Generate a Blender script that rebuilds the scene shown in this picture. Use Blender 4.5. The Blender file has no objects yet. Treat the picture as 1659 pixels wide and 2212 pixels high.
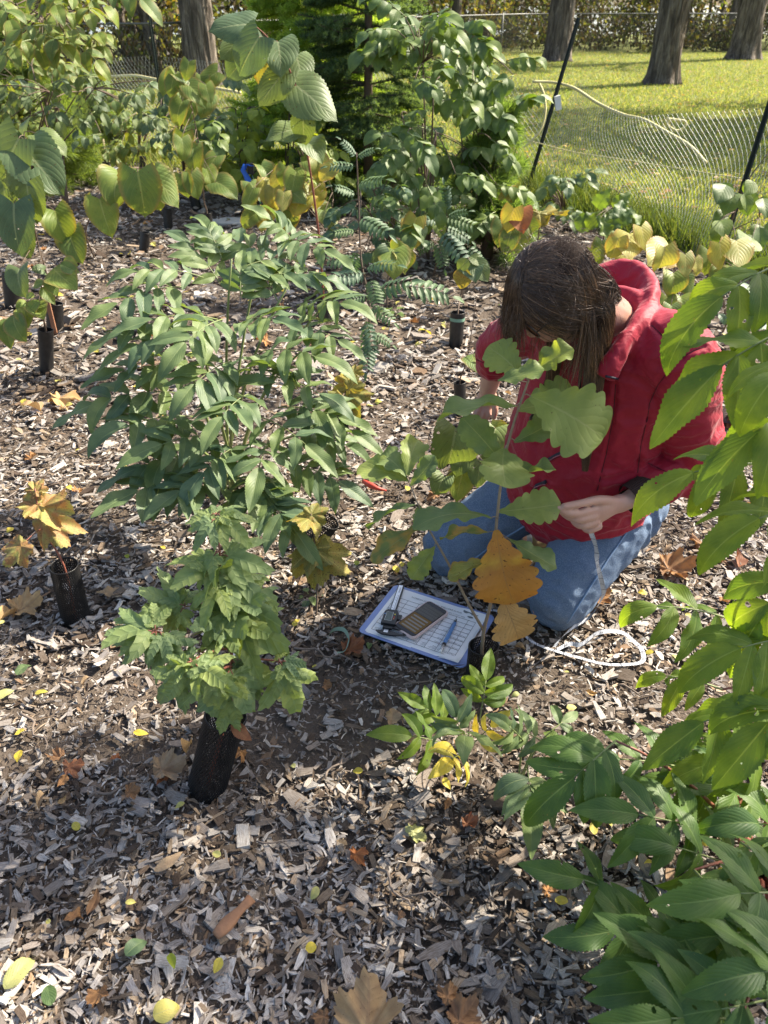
import bpy, math, random
import numpy as np
from mathutils import Vector, Matrix, noise as mn

random.seed(7); RNG = np.random.default_rng(7)
SC = bpy.context.scene
COL = SC.collection
R = math.radians

# ------------------------------------------------------------------ camera
CAM_H, PITCH = 1.5, R(33.7)
cam = bpy.data.cameras.new('camera')
cam.sensor_fit = 'VERTICAL'; cam.sensor_height = 9.8; cam.lens = 4.9 / 0.666
cam.clip_start = 0.05; cam.clip_end = 600
cam.dof.use_dof = True; cam.dof.focus_distance = 2.05; cam.dof.aperture_fstop = 1.9
cam_o = bpy.data.objects.new('camera', cam); COL.objects.link(cam_o)
cam_o.location = (0, 0, CAM_H); cam_o.rotation_euler = (math.pi / 2 - PITCH, 0, 0)
SC.camera = cam_o

# ------------------------------------------------------------------ sky and sun
SUN_AZ = math.atan2(0.89, 0.456)          # clockwise from +Y
SUN_EL = R(43)
SUN = Vector((math.sin(SUN_AZ) * math.cos(SUN_EL), math.cos(SUN_AZ) * math.cos(SUN_EL), math.sin(SUN_EL)))
w = bpy.data.worlds.new('World'); SC.world = w; w.use_nodes = True
nt = w.node_tree
sky = nt.nodes.new('ShaderNodeTexSky'); sky.sky_type = 'NISHITA'; sky.sun_disc = False
sky.sun_elevation = SUN_EL; sky.sun_rotation = SUN_AZ
sky.air_density = 1.0; sky.dust_density = 3.0; sky.ozone_density = 1.0
nt.nodes['Background'].inputs['Strength'].default_value = 0.11
nt.links.new(sky.outputs[0], nt.nodes['Background'].inputs[0])
sl = bpy.data.lights.new('sun', 'SUN'); sl.energy = 5.0; sl.angle = R(0.6); sl.color = (1.0, 0.90, 0.74)
so = bpy.data.objects.new('sun', sl); COL.objects.link(so)
so.rotation_euler = SUN.to_track_quat('Z', 'Y').to_euler()
so.location = (4, 5, 8)
SC.view_settings.view_transform = 'Standard'; SC.view_settings.look = 'None'
SC.view_settings.exposure = 1.48; SC.view_settings.gamma = 1.0
SC.view_settings.use_curve_mapping = False
SC.render.engine = 'CYCLES'
SC.cycles.max_bounces = 8; SC.cycles.diffuse_bounces = 4; SC.cycles.transmission_bounces = 6
SC.cycles.transparent_max_bounces = 16
SC.cycles.use_denoising = True

# ------------------------------------------------------------------ measuring helpers (site survey: picture point -> place)
FPX, CX, CY = 1661.0, 829.5, 1106.0
def ray(x, y):
    a, b = (x - CX) / FPX, (CY - y) / FPX
    return Vector((a, math.cos(PITCH) + b * math.sin(PITCH), -math.sin(PITCH) + b * math.cos(PITCH)))
def G(x, y, z=0.0):
    d = ray(x, y); t = (z - CAM_H) / d.z
    return Vector((d.x * t, d.y * t, z))
def P(x, y, Y):
    d = ray(x, y); t = Y / d.y
    return Vector((d.x * t, Y, CAM_H + d.z * t))

# ------------------------------------------------------------------ mesh helpers
class MB:
    def __init__(s): s.v = []; s.f = []; s.uv = []; s.m = []; s.n = 0
    def add(s, v, f, uv=None, mi=0):
        v = np.asarray(v, float).reshape(-1, 3); n = s.n
        s.v.append(v); s.f += [tuple(int(i) + n for i in q) for q in f]
        s.m += [mi] * len(f)
        s.uv.append(np.zeros((len(v), 2)) if uv is None else np.asarray(uv, float)); s.n += len(v)
    def box(s, c, sx, sy, sz, M=None, mi=0):
        v = np.array([[x, y, z] for z in (-.5, .5) for y in (-.5, .5) for x in (-.5, .5)]) * (sx, sy, sz)
        if M is not None: v = v @ np.array(M.to_3x3()).T
        s.add(v + np.array(c), [(0, 2, 3, 1), (4, 5, 7, 6), (0, 1, 5, 4), (2, 6, 7, 3), (0, 4, 6, 2), (1, 3, 7, 5)], mi=mi)
    def tube(s, pts, rad, sides=6, caps=True, mi=0, flat=None):
        pts = np.asarray([tuple(p) for p in pts], float); n = len(pts)
        rad = np.full(n, rad) if np.isscalar(rad) else np.asarray(rad, float)
        t = np.gradient(pts, axis=0); t /= np.linalg.norm(t, axis=1)[:, None] + 1e-12
        up = np.array((0, 0, 1.0)) if abs(t[0][2]) < .9 else np.array((1.0, 0, 0))
        a = np.cross(t[0], up); a /= np.linalg.norm(a)
        V = []; U = []
        L = np.concatenate([[0], np.cumsum(np.linalg.norm(np.diff(pts, axis=0), axis=1))])
        for i in range(n):
            a = a - t[i] * np.dot(a, t[i]); a /= np.linalg.norm(a) + 1e-12
            b = np.cross(t[i], a)
            for k in range(sides):
                th = 2 * math.pi * k / sides
                V.append(pts[i] + rad[i] * (math.cos(th) * a + math.sin(th) * b)); U.append((k / sides, L[i]))
        F = [(i * sides + k, i * sides + (k + 1) % sides, (i + 1) * sides + (k + 1) % sides, (i + 1) * sides + k)
             for i in range(n - 1) for k in range(sides)]
        if caps: F += [tuple(range(sides))[::-1], tuple((n - 1) * sides + k for k in range(sides))]
        s.add(V, F, U, mi)
    def ring_loft(s, rings, closed=True, cap=True, mi=0):
        n = len(rings[0]); F = []
        m = n if closed else n - 1
        for i in range(len(rings) - 1):
            for k in range(m):
                F.append((i * n + k, i * n + (k + 1) % n, (i + 1) * n + (k + 1) % n, (i + 1) * n + k))
        if cap: F += [tuple(range(n))[::-1], tuple((len(rings) - 1) * n + k for k in range(n))]
        s.add(np.concatenate([np.asarray(r, float) for r in rings]), F, mi=mi)
    def mesh(s, name, smooth=True):
        me = bpy.data.meshes.new(name)
        V = np.concatenate(s.v) if s.v else np.zeros((0, 3))
        me.from_pydata(V.tolist(), [], s.f)
        if s.n:
            lv = np.empty(len(me.loops), dtype=np.int32); me.loops.foreach_get('vertex_index', lv)
            ul = me.uv_layers.new(name='UVMap'); ul.data.foreach_set('uv', np.concatenate(s.uv)[lv].astype(np.float32).ravel())
            if smooth: me.polygons.foreach_set('use_smooth', [True] * len(me.polygons))
            if max(s.m) > 0: me.polygons.foreach_set('material_index', s.m)
        me.update(); return me

def obj(name, me, mats=None, parent=None, M=None):
    o = bpy.data.objects.new(name, me); COL.objects.link(o)
    if mats is not None and me is not None and len(me.materials) == 0:
        for m in (mats if isinstance(mats, (list, tuple)) else [mats]): me.materials.append(m)
    if parent is not None: o.parent = parent
    if M is not None: o.matrix_basis = M
    return o
def tag(o, label=None, cat=None, group=None, kind=None):
    if label: o['label'] = label
    if cat: o['category'] = cat
    if group: o['group'] = group
    if kind: o['kind'] = kind
    return o
def thing(name, loc, label, cat, group=None):
    o = bpy.data.objects.new(name, None); COL.objects.link(o); o.location = loc; o.empty_display_size = .05
    return tag(o, label, cat, group)
def bez(p0, p1, p2, n=8):
    p0, p1, p2 = Vector(p0), Vector(p1), Vector(p2)
    return [p0 * (1 - t) ** 2 + p1 * 2 * t * (1 - t) + p2 * t * t for t in [i / n for i in range(n + 1)]]
def spline(pts, n=6):
    pts = [Vector(p) for p in pts]; Q = [pts[0] * 2 - pts[1]] + pts + [pts[-1] * 2 - pts[-2]]; out = []
    for i in range(1, len(Q) - 2):
        for k in range(n):
            t = k / n; a, b, c, d = Q[i - 1], Q[i], Q[i + 1], Q[i + 2]
            out.append(.5 * (2 * b + (c - a) * t + (2 * a - 5 * b + 4 * c - d) * t * t + (3 * b - a - 3 * c + d) * t ** 3))
    return out + [pts[-1]]
def frame(origin, ydir, zhint, scale=1.0, sx=1.0, roll=0.0):
    y = Vector(ydir).normalized(); z = Vector(zhint); x = y.cross(z)
    if x.length < 1e-5: x = y.cross(Vector((1, .3, .2)))
    x.normalize(); z = x.cross(y)
    if roll:
        q = Matrix.Rotation(roll, 3, y); x = q @ x; z = q @ z
    M = Matrix((x * scale * sx, y * scale, z * scale)).transposed().to_4x4(); M.translation = Vector(origin); return M
def ss(a, b, x):
    t = np.clip((x - a) / (b - a), 0, 1); return t * t * (3 - 2 * t)
def ground_h(x, y):
    return .012 + .012 * mn.noise(Vector((x * 1.3, y * 1.3, 3.1))) + .006 * mn.noise(Vector((x * 5, y * 5, 1.7)))

# ------------------------------------------------------------------ material helpers
class NT:
    def __init__(s, name):
        s.mat = bpy.data.materials.new(name); s.mat.use_nodes = True; s.t = s.mat.node_tree; s.t.nodes.clear()
        s.out = s.t.nodes.new('ShaderNodeOutputMaterial')
    def n(s, typ, **kw):
        nd = s.t.nodes.new('ShaderNode' + typ)
        for k, v in kw.items():
            if k.startswith('i_'):
                key = k[2:]; key = int(key) if key.isdigit() else key.replace('_', ' ')
                s.put(nd.inputs[key], v)
            else: setattr(nd, k, v)
        return nd
    def put(s, sock, v):
        if isinstance(v, bpy.types.NodeSocket): s.t.links.new(v, sock)
        else:
            if isinstance(v, (tuple, list)) and len(v) == 3 and sock.type == 'RGBA': v = (*v, 1)
            sock.default_value = v
    def math(s, op, a, b=None, c=None, clamp=False):
        nd = s.t.nodes.new('ShaderNodeMath'); nd.operation = op; nd.use_clamp = clamp
        for i, v in enumerate((a, b, c)):
            if v is not None: s.put(nd.inputs[i], v)
        return nd.outputs[0]
    def mix(s, f, a, b, typ='MIX'):
        nd = s.t.nodes.new('ShaderNodeMix'); nd.data_type = 'RGBA'; nd.blend_type = typ
        s.put(nd.inputs[0], f); s.put(nd.inputs[6], a); s.put(nd.inputs[7], b); return nd.outputs[2]
    def ramp(s, f, stops):
        nd = s.t.nodes.new('ShaderNodeValToRGB'); e = nd.color_ramp.elements
        while len(e) < len(stops): e.new(.5)
        for i, (p, c) in enumerate(stops):
            e[i].position = p; e[i].color = (*c, 1) if len(c) == 3 else c
        s.put(nd.inputs[0], f); return nd.outputs[0]
    def noise(s, scale, detail=3, vec=None, rough=.55, dist=0.0, out=0):
        nd = s.n('TexNoise'); nd.inputs['Scale'].default_value = scale; nd.inputs['Detail'].default_value = detail
        nd.inputs['Roughness'].default_value = rough; nd.inputs['Distortion'].default_value = dist
        if vec is not None: s.put(nd.inputs['Vector'], vec)
        return nd.outputs[out]
    def bump(s, h, strength=.3, dist=.01, normal=None):
        nd = s.n('Bump'); nd.inputs['Strength'].default_value = strength; nd.inputs['Distance'].default_value = dist
        s.put(nd.inputs['Height'], h)
        if normal is not None: s.put(nd.inputs['Normal'], normal)
        return nd.outputs[0]
    def principled(s, color, rough=.6, normal=None, metallic=0.0, spec=.5, **kw):
        p = s.n('BsdfPrincipled'); s.put(p.inputs['Base Color'], color); s.put(p.inputs['Roughness'], rough)
        s.put(p.inputs['Metallic'], metallic); s.put(p.inputs['Specular IOR Level'], spec)
        if normal is not None: s.put(p.inputs['Normal'], normal)
        for k, v in kw.items(): s.put(p.inputs[k.replace('_', ' ')], v)
        return p.outputs[0]
    def done(s, shader):
        s.t.links.new(shader, s.out.inputs[0]); return s.mat
    def geo(s): return s.n('NewGeometry')
    def tc(s, k): return s.n('TexCoord').outputs[k]

_plain = {}
def plain(name, color, rough=.55, var=.12, scale=40, bump=.15, metallic=0.0, spec=.5):
    if name in _plain: return _plain[name]
    m = NT(name); ob = m.tc('Object'); nz = m.noise(scale, 4, ob)
    dark = tuple(c * (1 - var) for c in color); lite = tuple(min(1, c * (1 + var)) for c in color)
    col = m.mix(nz, dark, lite)
    _plain[name] = m.done(m.principled(col, rough, m.bump(nz, bump, .002), metallic, spec)); return _plain[name]

# glyph outlines for the writing on the form, the scale and the tape (made while the scene is still empty)
GLYPH = {}
for ch in sorted(set('ABCDEFGHIJKLMNOPQRSTUVWXYZabcdefghijklmnopqrstuvwxyz0123456789.-/?()')):
    cu = bpy.data.curves.new('g', 'FONT'); cu.body = ch; cu.size = 1.0; cu.resolution_u = 2; o = bpy.data.objects.new('g', cu); COL.objects.link(o)
    me = bpy.data.meshes.new_from_object(o.evaluated_get(bpy.context.evaluated_depsgraph_get())); co = np.empty(len(me.vertices) * 3, np.float32); me.vertices.foreach_get('co', co); co = co.reshape(-1, 3).astype(float)
    GLYPH[ch] = (co, [tuple(p.vertices) for p in me.polygons], co[:, 0].max() + .07 if len(co) else .3)
    bpy.data.objects.remove(o); bpy.data.curves.remove(cu); bpy.data.meshes.remove(me)
# ------------------------------------------------------------------ the setting: soil, mulch, lawn
def m_soil():
    m = NT('soil'); pos = m.geo().outputs['Position']
    n1 = m.noise(9, 6, pos); n2 = m.noise(120, 4, pos)
    c = m.mix(n1, (.06, .047, .037), (.12, .098, .08)); c = m.mix(m.math('MULTIPLY', n2, .6), c, (.13, .10, .075))
    return m.done(m.principled(c, .95, m.bump(n2, .8, .01), spec=.2))
def m_lawn():
    m = NT('lawn'); pos = m.geo().outputs['Position']
    big = m.noise(.35, 4, pos); mid = m.noise(3.2, 5, pos); fine = m.noise(45, 6, pos, .7)
    c = m.mix(big, (.19, .255, .065), (.31, .345, .11))
    c = m.mix(m.ramp(mid, [(.42, (0, 0, 0)), (.72, (1, 1, 1))]), c, (.32, .27, .11))
    c = m.mix(m.math('MULTIPLY', fine, .55), c, (.06, .08, .02))
    lit = m.noise(26, 2, pos); c = m.mix(m.ramp(lit, [(.68, (0, 0, 0)), (.72, (1, 1, 1))]), c, (.30, .22, .07))
    return m.done(m.principled(c, .9, m.bump(fine, 1.0, .06), spec=.15))
me = bpy.data.meshes.new('ground'); s = 260.0
me.from_pydata([(-s, -s, 0), (s, -s, 0), (s, s, 0), (-s, s, 0)], [], [(0, 1, 2, 3)])
GROUND = tag(obj('ground', me, m_soil()), 'dark soil under the wood chip mulch', kind='structure')
FENCE_LINE = [(6.2, 1.2), (3.55, 3.9), (2.42, 5.4), (1.32, 7.6), (-2.35, 9.3), (-7.0, 11.2), (-16, 14.5)]
me = bpy.data.meshes.new('lawn')
lv = [(x + .0, y + .15, .006) for x, y in FENCE_LINE] + [(-60, 15, .006), (-60, 70, .006), (80, 70, .006), (80, 1.2, .006)]
me.from_pydata(lv, [], [tuple(range(len(lv)))[::-1]])
for p in me.polygons:
    if p.normal.z < 0: p.flip()
tag(obj('lawn', me, m_lawn()), 'sunlit mown lawn scattered with fallen leaves beyond the net', kind='structure')
def fence_y(x):
    xs = [p[0] for p in FENCE_LINE][::-1]; ys = [p[1] for p in FENCE_LINE][::-1]
    return float(np.interp(x, xs, ys))

# wood chips: uv = (along in m, across in m + random offset); colour attribute holds the wood's own colour
def m_chip():
    m = NT('weathered_wood_chip'); uv = m.tc('UV')
    at = m.n('Attribute'); at.attribute_name = 'tint'
    mp = m.n('Mapping'); m.put(mp.inputs['Vector'], uv); mp.inputs['Scale'].default_value = (50, 900, 1)
    g = m.noise(1.0, 4, mp.outputs[0], .65)
    mp2 = m.n('Mapping'); m.put(mp2.inputs['Vector'], uv); mp2.inputs['Scale'].default_value = (90, 140, 1)
    st = m.noise(1.0, 3, mp2.outputs[0], .6)
    c = m.mix(m.ramp(g, [(.35, (0, 0, 0)), (.62, (1, 1, 1))]), m.mix(1, at.outputs[0], (.45, .40, .36), 'MULTIPLY'), at.outputs[0])
    c = m.mix(m.ramp(st, [(.56, (0, 0, 0)), (.75, (.75, .75, .75))]), c, m.mix(1, c, (.35, .30, .27), 'MULTIPLY'))
    return m.done(m.principled(c, .85, m.bump(g, .5, .0015), spec=.25))
CHIP = m_chip()
CHIP_COLS = np.array([(.34, .31, .28), (.44, .415, .385), (.26, .225, .195), (.16, .128, .10), (.105, .078, .058),
                      (.38, .30, .215), (.29, .20, .13), (.55, .525, .485), (.20, .152, .108), (.30, .275, .255), (.075, .054, .04)])
CHIP_W = np.array([.18, .18, .13, .11, .08, .06, .03, .09, .06, .14, .06]); CHIP_W /= CHIP_W.sum()
UNIT = np.array([[x, y, z] for z in (-1, 1) for y in (-1, 1) for x in (-1, 0, 1)], float)   # 12 verts, 2 segments along x
CF = np.array([(0, 3, 4, 1), (1, 4, 5, 2), (6, 7, 10, 9), (7, 8, 11, 10), (0, 1, 7, 6), (1, 2, 8, 7),
               (3, 9, 10, 4), (4, 10, 11, 5), (0, 6, 9, 3), (2, 5, 11, 8)])
def chip_arrays(n, lmin, lmax, rng, sliver=.35):
    L = rng.uniform(lmin, lmax, n) ** 1.0; L *= rng.choice([.45, .7, 1, 1.5, 2.1], n, p=[.30, .33, .29, .07, .01])
    asp = np.where(rng.random(n) < sliver, rng.uniform(.08, .18, n), rng.uniform(.24, .52, n))
    W = L * asp; T = W * rng.uniform(.12, .4, n)
    v = np.repeat(UNIT[None], n, 0) * .5
    v = v + rng.normal(0, .04, v.shape) * (1, 1, .6)
    endk = 1 - rng.uniform(0, .75, (n, 1)) * (v[:, :, 0] > .2) * (rng.random((n, 1)) < .7)
    v[:, :, 1] *= endk
    endk = 1 - rng.uniform(0, .6, (n, 1)) * (v[:, :, 0] < -.2) * (rng.random((n, 1)) < .5)
    v[:, :, 1] *= endk
    bend = rng.normal(0, .22, (n, 1)) * (asp < .25)[:, None] * 2.0 + rng.normal(0, .05, (n, 1)); v[:, :, 1] += bend * (1 - (2 * v[:, :, 0]) ** 2)
    v *= np.stack([L, W, T], 1)[:, None]
    v[:, :, 2] += rng.normal(0, .05, (n, 1)) * L[:, None] * (2 * v[:, :, 0] / L[:, None]) ** 2
    return v, L, W, T
def chips_mesh(name, xy, lmin, lmax, rng, lift, sliver=.35):
    n = len(xy); v, L, W, T = chip_arrays(n, lmin, lmax, rng, sliver)
    uv = np.stack([v[:, :, 0] + rng.uniform(0, 9, (n, 1)), v[:, :, 1] + rng.uniform(0, 9, (n, 1))], -1)
    az = rng.uniform(0, 2 * np.pi, n); tx = rng.normal(0, .26, n); ty = rng.normal(0, .22, n)
    ca, sa = np.cos(az), np.sin(az)
    Rx = np.zeros((n, 3, 3)); Rx[:, 0, 0] = 1; Rx[:, 1, 1] = np.cos(tx); Rx[:, 1, 2] = -np.sin(tx); Rx[:, 2, 1] = np.sin(tx); Rx[:, 2, 2] = np.cos(tx)
    Ry = np.zeros((n, 3, 3)); Ry[:, 1, 1] = 1; Ry[:, 0, 0] = np.cos(ty); Ry[:, 0, 2] = np.sin(ty); Ry[:, 2, 0] = -np.sin(ty); Ry[:, 2, 2] = np.cos(ty)
    Rz = np.zeros((n, 3, 3)); Rz[:, 2, 2] = 1; Rz[:, 0, 0] = ca; Rz[:, 0, 1] = -sa; Rz[:, 1, 0] = sa; Rz[:, 1, 1] = ca
    Rm = Rz @ Ry @ Rx
    v = np.einsum('nij,nkj->nki', Rm, v)
    gz = np.array([ground_h(x, y) for x, y in xy])
    v[:, :, 0] += xy[:, 0:1]; v[:, :, 1] += xy[:, 1:2]
    v[:, :, 2] += (gz + lift * rng.random(n) - .006)[:, None]
    me = bpy.data.meshes.new(name)
    F = (CF[None] + (np.arange(n) * 12)[:, None, None]).reshape(-1, 4)
    me.vertices.add(n * 12); me.vertices.foreach_set('co', v.astype(np.float32).ravel())
    me.loops.add(len(F) * 4); me.polygons.add(len(F))
    me.loops.foreach_set('vertex_index', F.astype(np.int32).ravel())
    me.polygons.foreach_set('loop_start', np.arange(0, len(F) * 4, 4, dtype=np.int32))
    ul = me.uv_layers.new(name='UVMap'); ul.data.foreach_set('uv', uv.reshape(-1, 2)[F.ravel()].astype(np.float32).ravel())
    col = CHIP_COLS[rng.choice(len(CHIP_COLS), n, p=CHIP_W)] * rng.uniform(.72, 1.28, (n, 1))
    pz = np.array([mn.noise(Vector((a * 2.3, b * 2.3, 8.0))) + .5 * mn.noise(Vector((a * 7, b * 7, 2.0))) for a, b in xy])[:, None]
    col = col * np.clip(.98 + .42 * pz, .5, 1.35) * (1 - np.clip(-pz, 0, 1) * np.array((.0, .06, .12)))
    ca_ = me.color_attributes.new('tint', 'FLOAT_COLOR', 'POINT')
    ca_.data.foreach_set('color', np.concatenate([np.repeat(col, 12, 0), np.ones((n * 12, 1))], 1).astype(np.float32).ravel())
    me.polygons.foreach_set('use_smooth', np.zeros(len(F), dtype=bool))
    me.update(calc_edges=True); me.validate(); return me
def scatter(n, ymin, ymax, rng, power=1.0):
    out = []
    while len(out) < n:
        m_ = n * 2
        y = ymin + (ymax - ymin) * rng.random(m_) ** power
        hw = .55 * (y * .832 + .86) + .35
        x = rng.uniform(-1, 1, m_) * hw
        ok = y < np.array([fence_y(a) for a in x]) + .1
        out += list(np.stack([x, y], 1)[ok])
    return np.array(out[:n])
rngc = np.random.default_rng(11)
parts = [(12000, .42, 1.15, .011, .038, .020, .34), (14000, .5, 2.0, .011, .036, .022, .38), (30000, 1.5, 3.6, .016, .042, .020, .42), (30000, 3.2, 10.5, .03, .075, .025, .45)]
for i, (n, y0, y1, a, b, lift, sl_) in enumerate(parts):
    o = obj('wood_chip_mulch', chips_mesh('mulch', scatter(n, y0, y1, rngc, 1.0 if i < 2 else .9), a, b, rngc, lift, sl_), CHIP, GROUND)
    o['kind'] = 'stuff'
# fine fibres and crumbs between the chips
o = obj('wood_crumbs', chips_mesh('crumbs', scatter(34000, .42, 2.8, rngc, 1.1), .006, .02, rngc, .018, .6), CHIP, GROUND); o['kind'] = 'stuff'
# the 300 chips that show largest, one object each, eight shared shapes
def big_chip_mesh(i):
    r = np.random.default_rng(100 + i)
    return chips_mesh('wood_chip', np.zeros((1, 2)), .030, .05, r, 0, .35)
BIG = []
for i in range(24):
    me = big_chip_mesh(i); me.materials.append(CHIP)
    co = np.empty(36, np.float32); me.vertices.foreach_get('co', co); co = co.reshape(-1, 3); co -= co.mean(0); co *= min(1.0, .036 / max(np.ptp(co[:, 0]), np.ptp(co[:, 1]))); me.vertices.foreach_set('co', co.ravel()); BIG.append(me)
xy = scatter(300, .48, 1.9, rngc, 1.5)
for k in range(300):
    x, y = xy[k]
    M = Matrix.Translation((x, y, ground_h(x, y) + .018)) @ Matrix.Rotation(rngc.uniform(0, 6.28), 4, 'Z') @ Matrix.Rotation(rngc.normal(0, .2), 4, 'X') @ Matrix.Scale(rngc.uniform(.5, .95), 4)
    obj('wood_chip', BIG[k % 24], None, GROUND, M)
# twigs lying in the mulch
TWIG = plain('grey_twig', (.16, .125, .10), .85, .3, 60)
def twig(p0, p1, r=.0022, fork=False, label='thin grey twig lying on the wood chips'):
    p0, p1 = Vector(p0), Vector(p1); mb = MB(); c = (p0 + p1) / 2
    n = 9; d = p1 - p0; side = Vector((-d.y, d.x, 0)).normalized()
    pts = [p0 + d * (i / n) + side * d.length * .06 * math.sin(i * 1.3 + p0.x * 9) + Vector((0, 0, ground_h(p0.x, p0.y) + .028 + .004 * math.sin(i * 2.1))) - c for i in range(n + 1)]
    mb.tube(pts, np.linspace(r * 1.3, r * .6, n + 1), 5)
    if fork:
        q = pts[5]; mb.tube([q, q + (d.normalized() * .5 + side) * .05 + Vector((0, 0, .004)), q + (d.normalized() + side * .7) * .10], [r * .9, r * .7, r * .4], 5)
    o = obj('fallen_twig', mb.mesh('fallen_twig'), TWIG); o.location = c
    return tag(o, label, 'twig', 'twigs lying on the mulch')
for a, b, f in [((30, 1195), (150, 1150), 0), ((850, 1490), (985, 1500), 1), ((200, 1745), (330, 1700), 0), ((560, 1830), (700, 1870), 0),
                ((640, 1420), (760, 1450), 0), ((1300, 1240), (1345, 1330), 0), ((400, 2000), (430, 2130), 0), ((820, 1900), (905, 2010), 1),
                ((170, 1480), (300, 1530), 0), ((1330, 1500), (1420, 1540), 1), ((880, 760), (980, 790), 0), ((520, 1960), (640, 1990), 0),
                ((700, 1700), (760, 1640), 0), ((60, 1560), (110, 1640), 0), ((250, 930), (330, 945), 0), ((1380, 1180), (1450, 1260), 0)]:
    twig(G(*a), G(*b), random.uniform(.0016, .0032), f, 'forked grey twig lying on the wood chips' if f else 'thin straight grey twig lying on the wood chips')
# ------------------------------------------------------------------ leaves
def leaf_mat(name, col, col2=None, vein=(.20, .28, .10), nv=8, slant=.45, trans=.38, tcol=None, spots=0.0, spotcol=(.10, .05, .02),
             patch=None, patch_amt=.5, rough=.42, palm=None, bump=.5, edge=None, holes=0.0):
    m = NT(name); uv = m.tc('UV'); sep = m.n('SeparateXYZ'); m.put(sep.inputs[0], uv)
    oi = m.n('ObjectInfo').outputs['Random']; pos = m.tc('Object')
    s = m.math('MULTIPLY', m.math('ABSOLUTE', m.math('SUBTRACT', sep.outputs[0], .5)), 2.0); t = sep.outputs[1]
    nz = m.noise(3.0, 4, m.n('VectorMath', operation='ADD', i_0=pos, i_1=m.n('CombineXYZ', i_0=m.math('MULTIPLY', oi, 37.0)).outputs[0]).outputs[0])
    if palm is None:
        k = m.math('FRACT', m.math('MULTIPLY', m.math('SUBTRACT', t, m.math('MULTIPLY', s, slant)), float(nv)))
        lat = m.math('ABSOLUTE', m.math('SUBTRACT', k, .5))              # .5 on the vein
        latm = m.math('SMOOTH_MIN', 1.0, m.math('MULTIPLY', m.math('SUBTRACT', lat, .455), 26.0), .1, clamp=True)
        mid = m.math('LESS_THAN', s, m.math('MULTIPLY', m.math('SUBTRACT', 1.25, t), .045))
        vm = m.math('MAXIMUM', m.math('MULTIPLY', latm, .38), mid)
        puff = m.math('SUBTRACT', m.math('SUBTRACT', .5, m.math('POWER', m.math('MULTIPLY', lat, 2.0), 2.5)), mid)
    else:
        x = m.math('SUBTRACT', sep.outputs[0], .5); y = m.math('SUBTRACT', t, .0)
        ang = m.math('ARCTAN2', x, y); r = m.math('SQRT', m.math('ADD', m.math('MULTIPLY', x, x), m.math('MULTIPLY', y, y)))
        kk = m.math('ADD', m.math('DIVIDE', ang, palm), .5); fr = m.math('SUBTRACT', m.math('FRACT', kk), .5)
        dist = m.math('MULTIPLY', m.math('ABSOLUTE', fr), m.math('MULTIPLY', r, palm))
        mid = m.math('LESS_THAN', dist, m.math('MULTIPLY', m.math('SUBTRACT', 1.1, r), .012))
        along = m.math('FRACT', m.math('MULTIPLY', m.math('SUBTRACT', r, m.math('MULTIPLY', dist, .9)), 9.0))
        lat = m.math('ABSOLUTE', m.math('SUBTRACT', along, .5))
        latm = m.math('MULTIPLY', m.math('SUBTRACT', lat, .455), 22.0, clamp=True)
        vm = m.math('MAXIMUM', m.math('MULTIPLY', latm, .32), mid)
        puff = m.math('SUBTRACT', m.math('SUBTRACT', .5, m.math('POWER', m.math('MULTIPLY', lat, 2.0), 2.5)), mid)
    col2 = col2 or tuple(c * .62 for c in col)
    c = m.mix(m.ramp(nz, [(.3, (0, 0, 0)), (.7, (1, 1, 1))]), col2, col)
    c = m.mix(m.math('MULTIPLY', oi, .8), m.mix(1.0, c, (.82, .86, .95), 'MULTIPLY'), m.mix(1.0, c, (1.5, 1.3, .8), 'MULTIPLY'))
    if patch is not None:
        pn = m.noise(2.6, 3, m.n('VectorMath', operation='ADD', i_0=pos, i_1=m.n('CombineXYZ', i_1=m.math('MULTIPLY', oi, 91.0)).outputs[0]).outputs[0])
        lo = .78 - patch_amt * .55
        c = m.mix(m.ramp(pn, [(lo, (0, 0, 0)), (min(1, lo + .18), (1, 1, 1))]), c, patch)
    c = m.mix(m.math('MULTIPLY', vm, .55), c, vein)
    if edge is not None:
        c = m.mix(m.ramp(s, [(.72, (0, 0, 0)), (1.0, (.8, .8, .8))]), c, edge)
    if spots:
        sp = m.noise(26, 2, pos); c = m.mix(m.ramp(sp, [(.74 - spots * .16, (0, 0, 0)), (.78 - spots * .16, (1, 1, 1))]), c, spotcol)
    fine = m.noise(60, 3, pos)
    hgt = m.math('ADD', m.math('MULTIPLY', puff, .8), m.math('MULTIPLY', fine, .25))
    nrm = m.bump(hgt, bump * .5, .0018)
    pr = m.principled(c, rough + .06, nrm, spec=.36)
    tc_ = m.mix(1.0, c, tcol or (1.9, 1.75, .55), 'MULTIPLY')
    tr = m.n('BsdfTranslucent'); m.put(tr.inputs[0], tc_); m.put(tr.inputs['Normal'], nrm)
    mx = m.n('MixShader'); mx.inputs[0].default_value = trans; m.t.links.new(pr, mx.inputs[1]); m.t.links.new(tr.outputs[0], mx.inputs[2])
    if holes:
        hn = m.noise(7.0, 1, m.n('VectorMath', operation='ADD', i_0=pos, i_1=m.n('CombineXYZ', i_2=m.math('MULTIPLY', oi, 53.0)).outputs[0]).outputs[0])
        msk = m.math('GREATER_THAN', hn, 1.0 - holes); tb = m.n('BsdfTransparent'); m2 = m.n('MixShader'); m.put(m2.inputs[0], msk); m.t.links.new(mx.outputs[0], m2.inputs[1]); m.t.links.new(tb.outputs[0], m2.inputs[2]); return m.done(m2.outputs[0])
    return m.done(mx.outputs[0])

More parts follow.
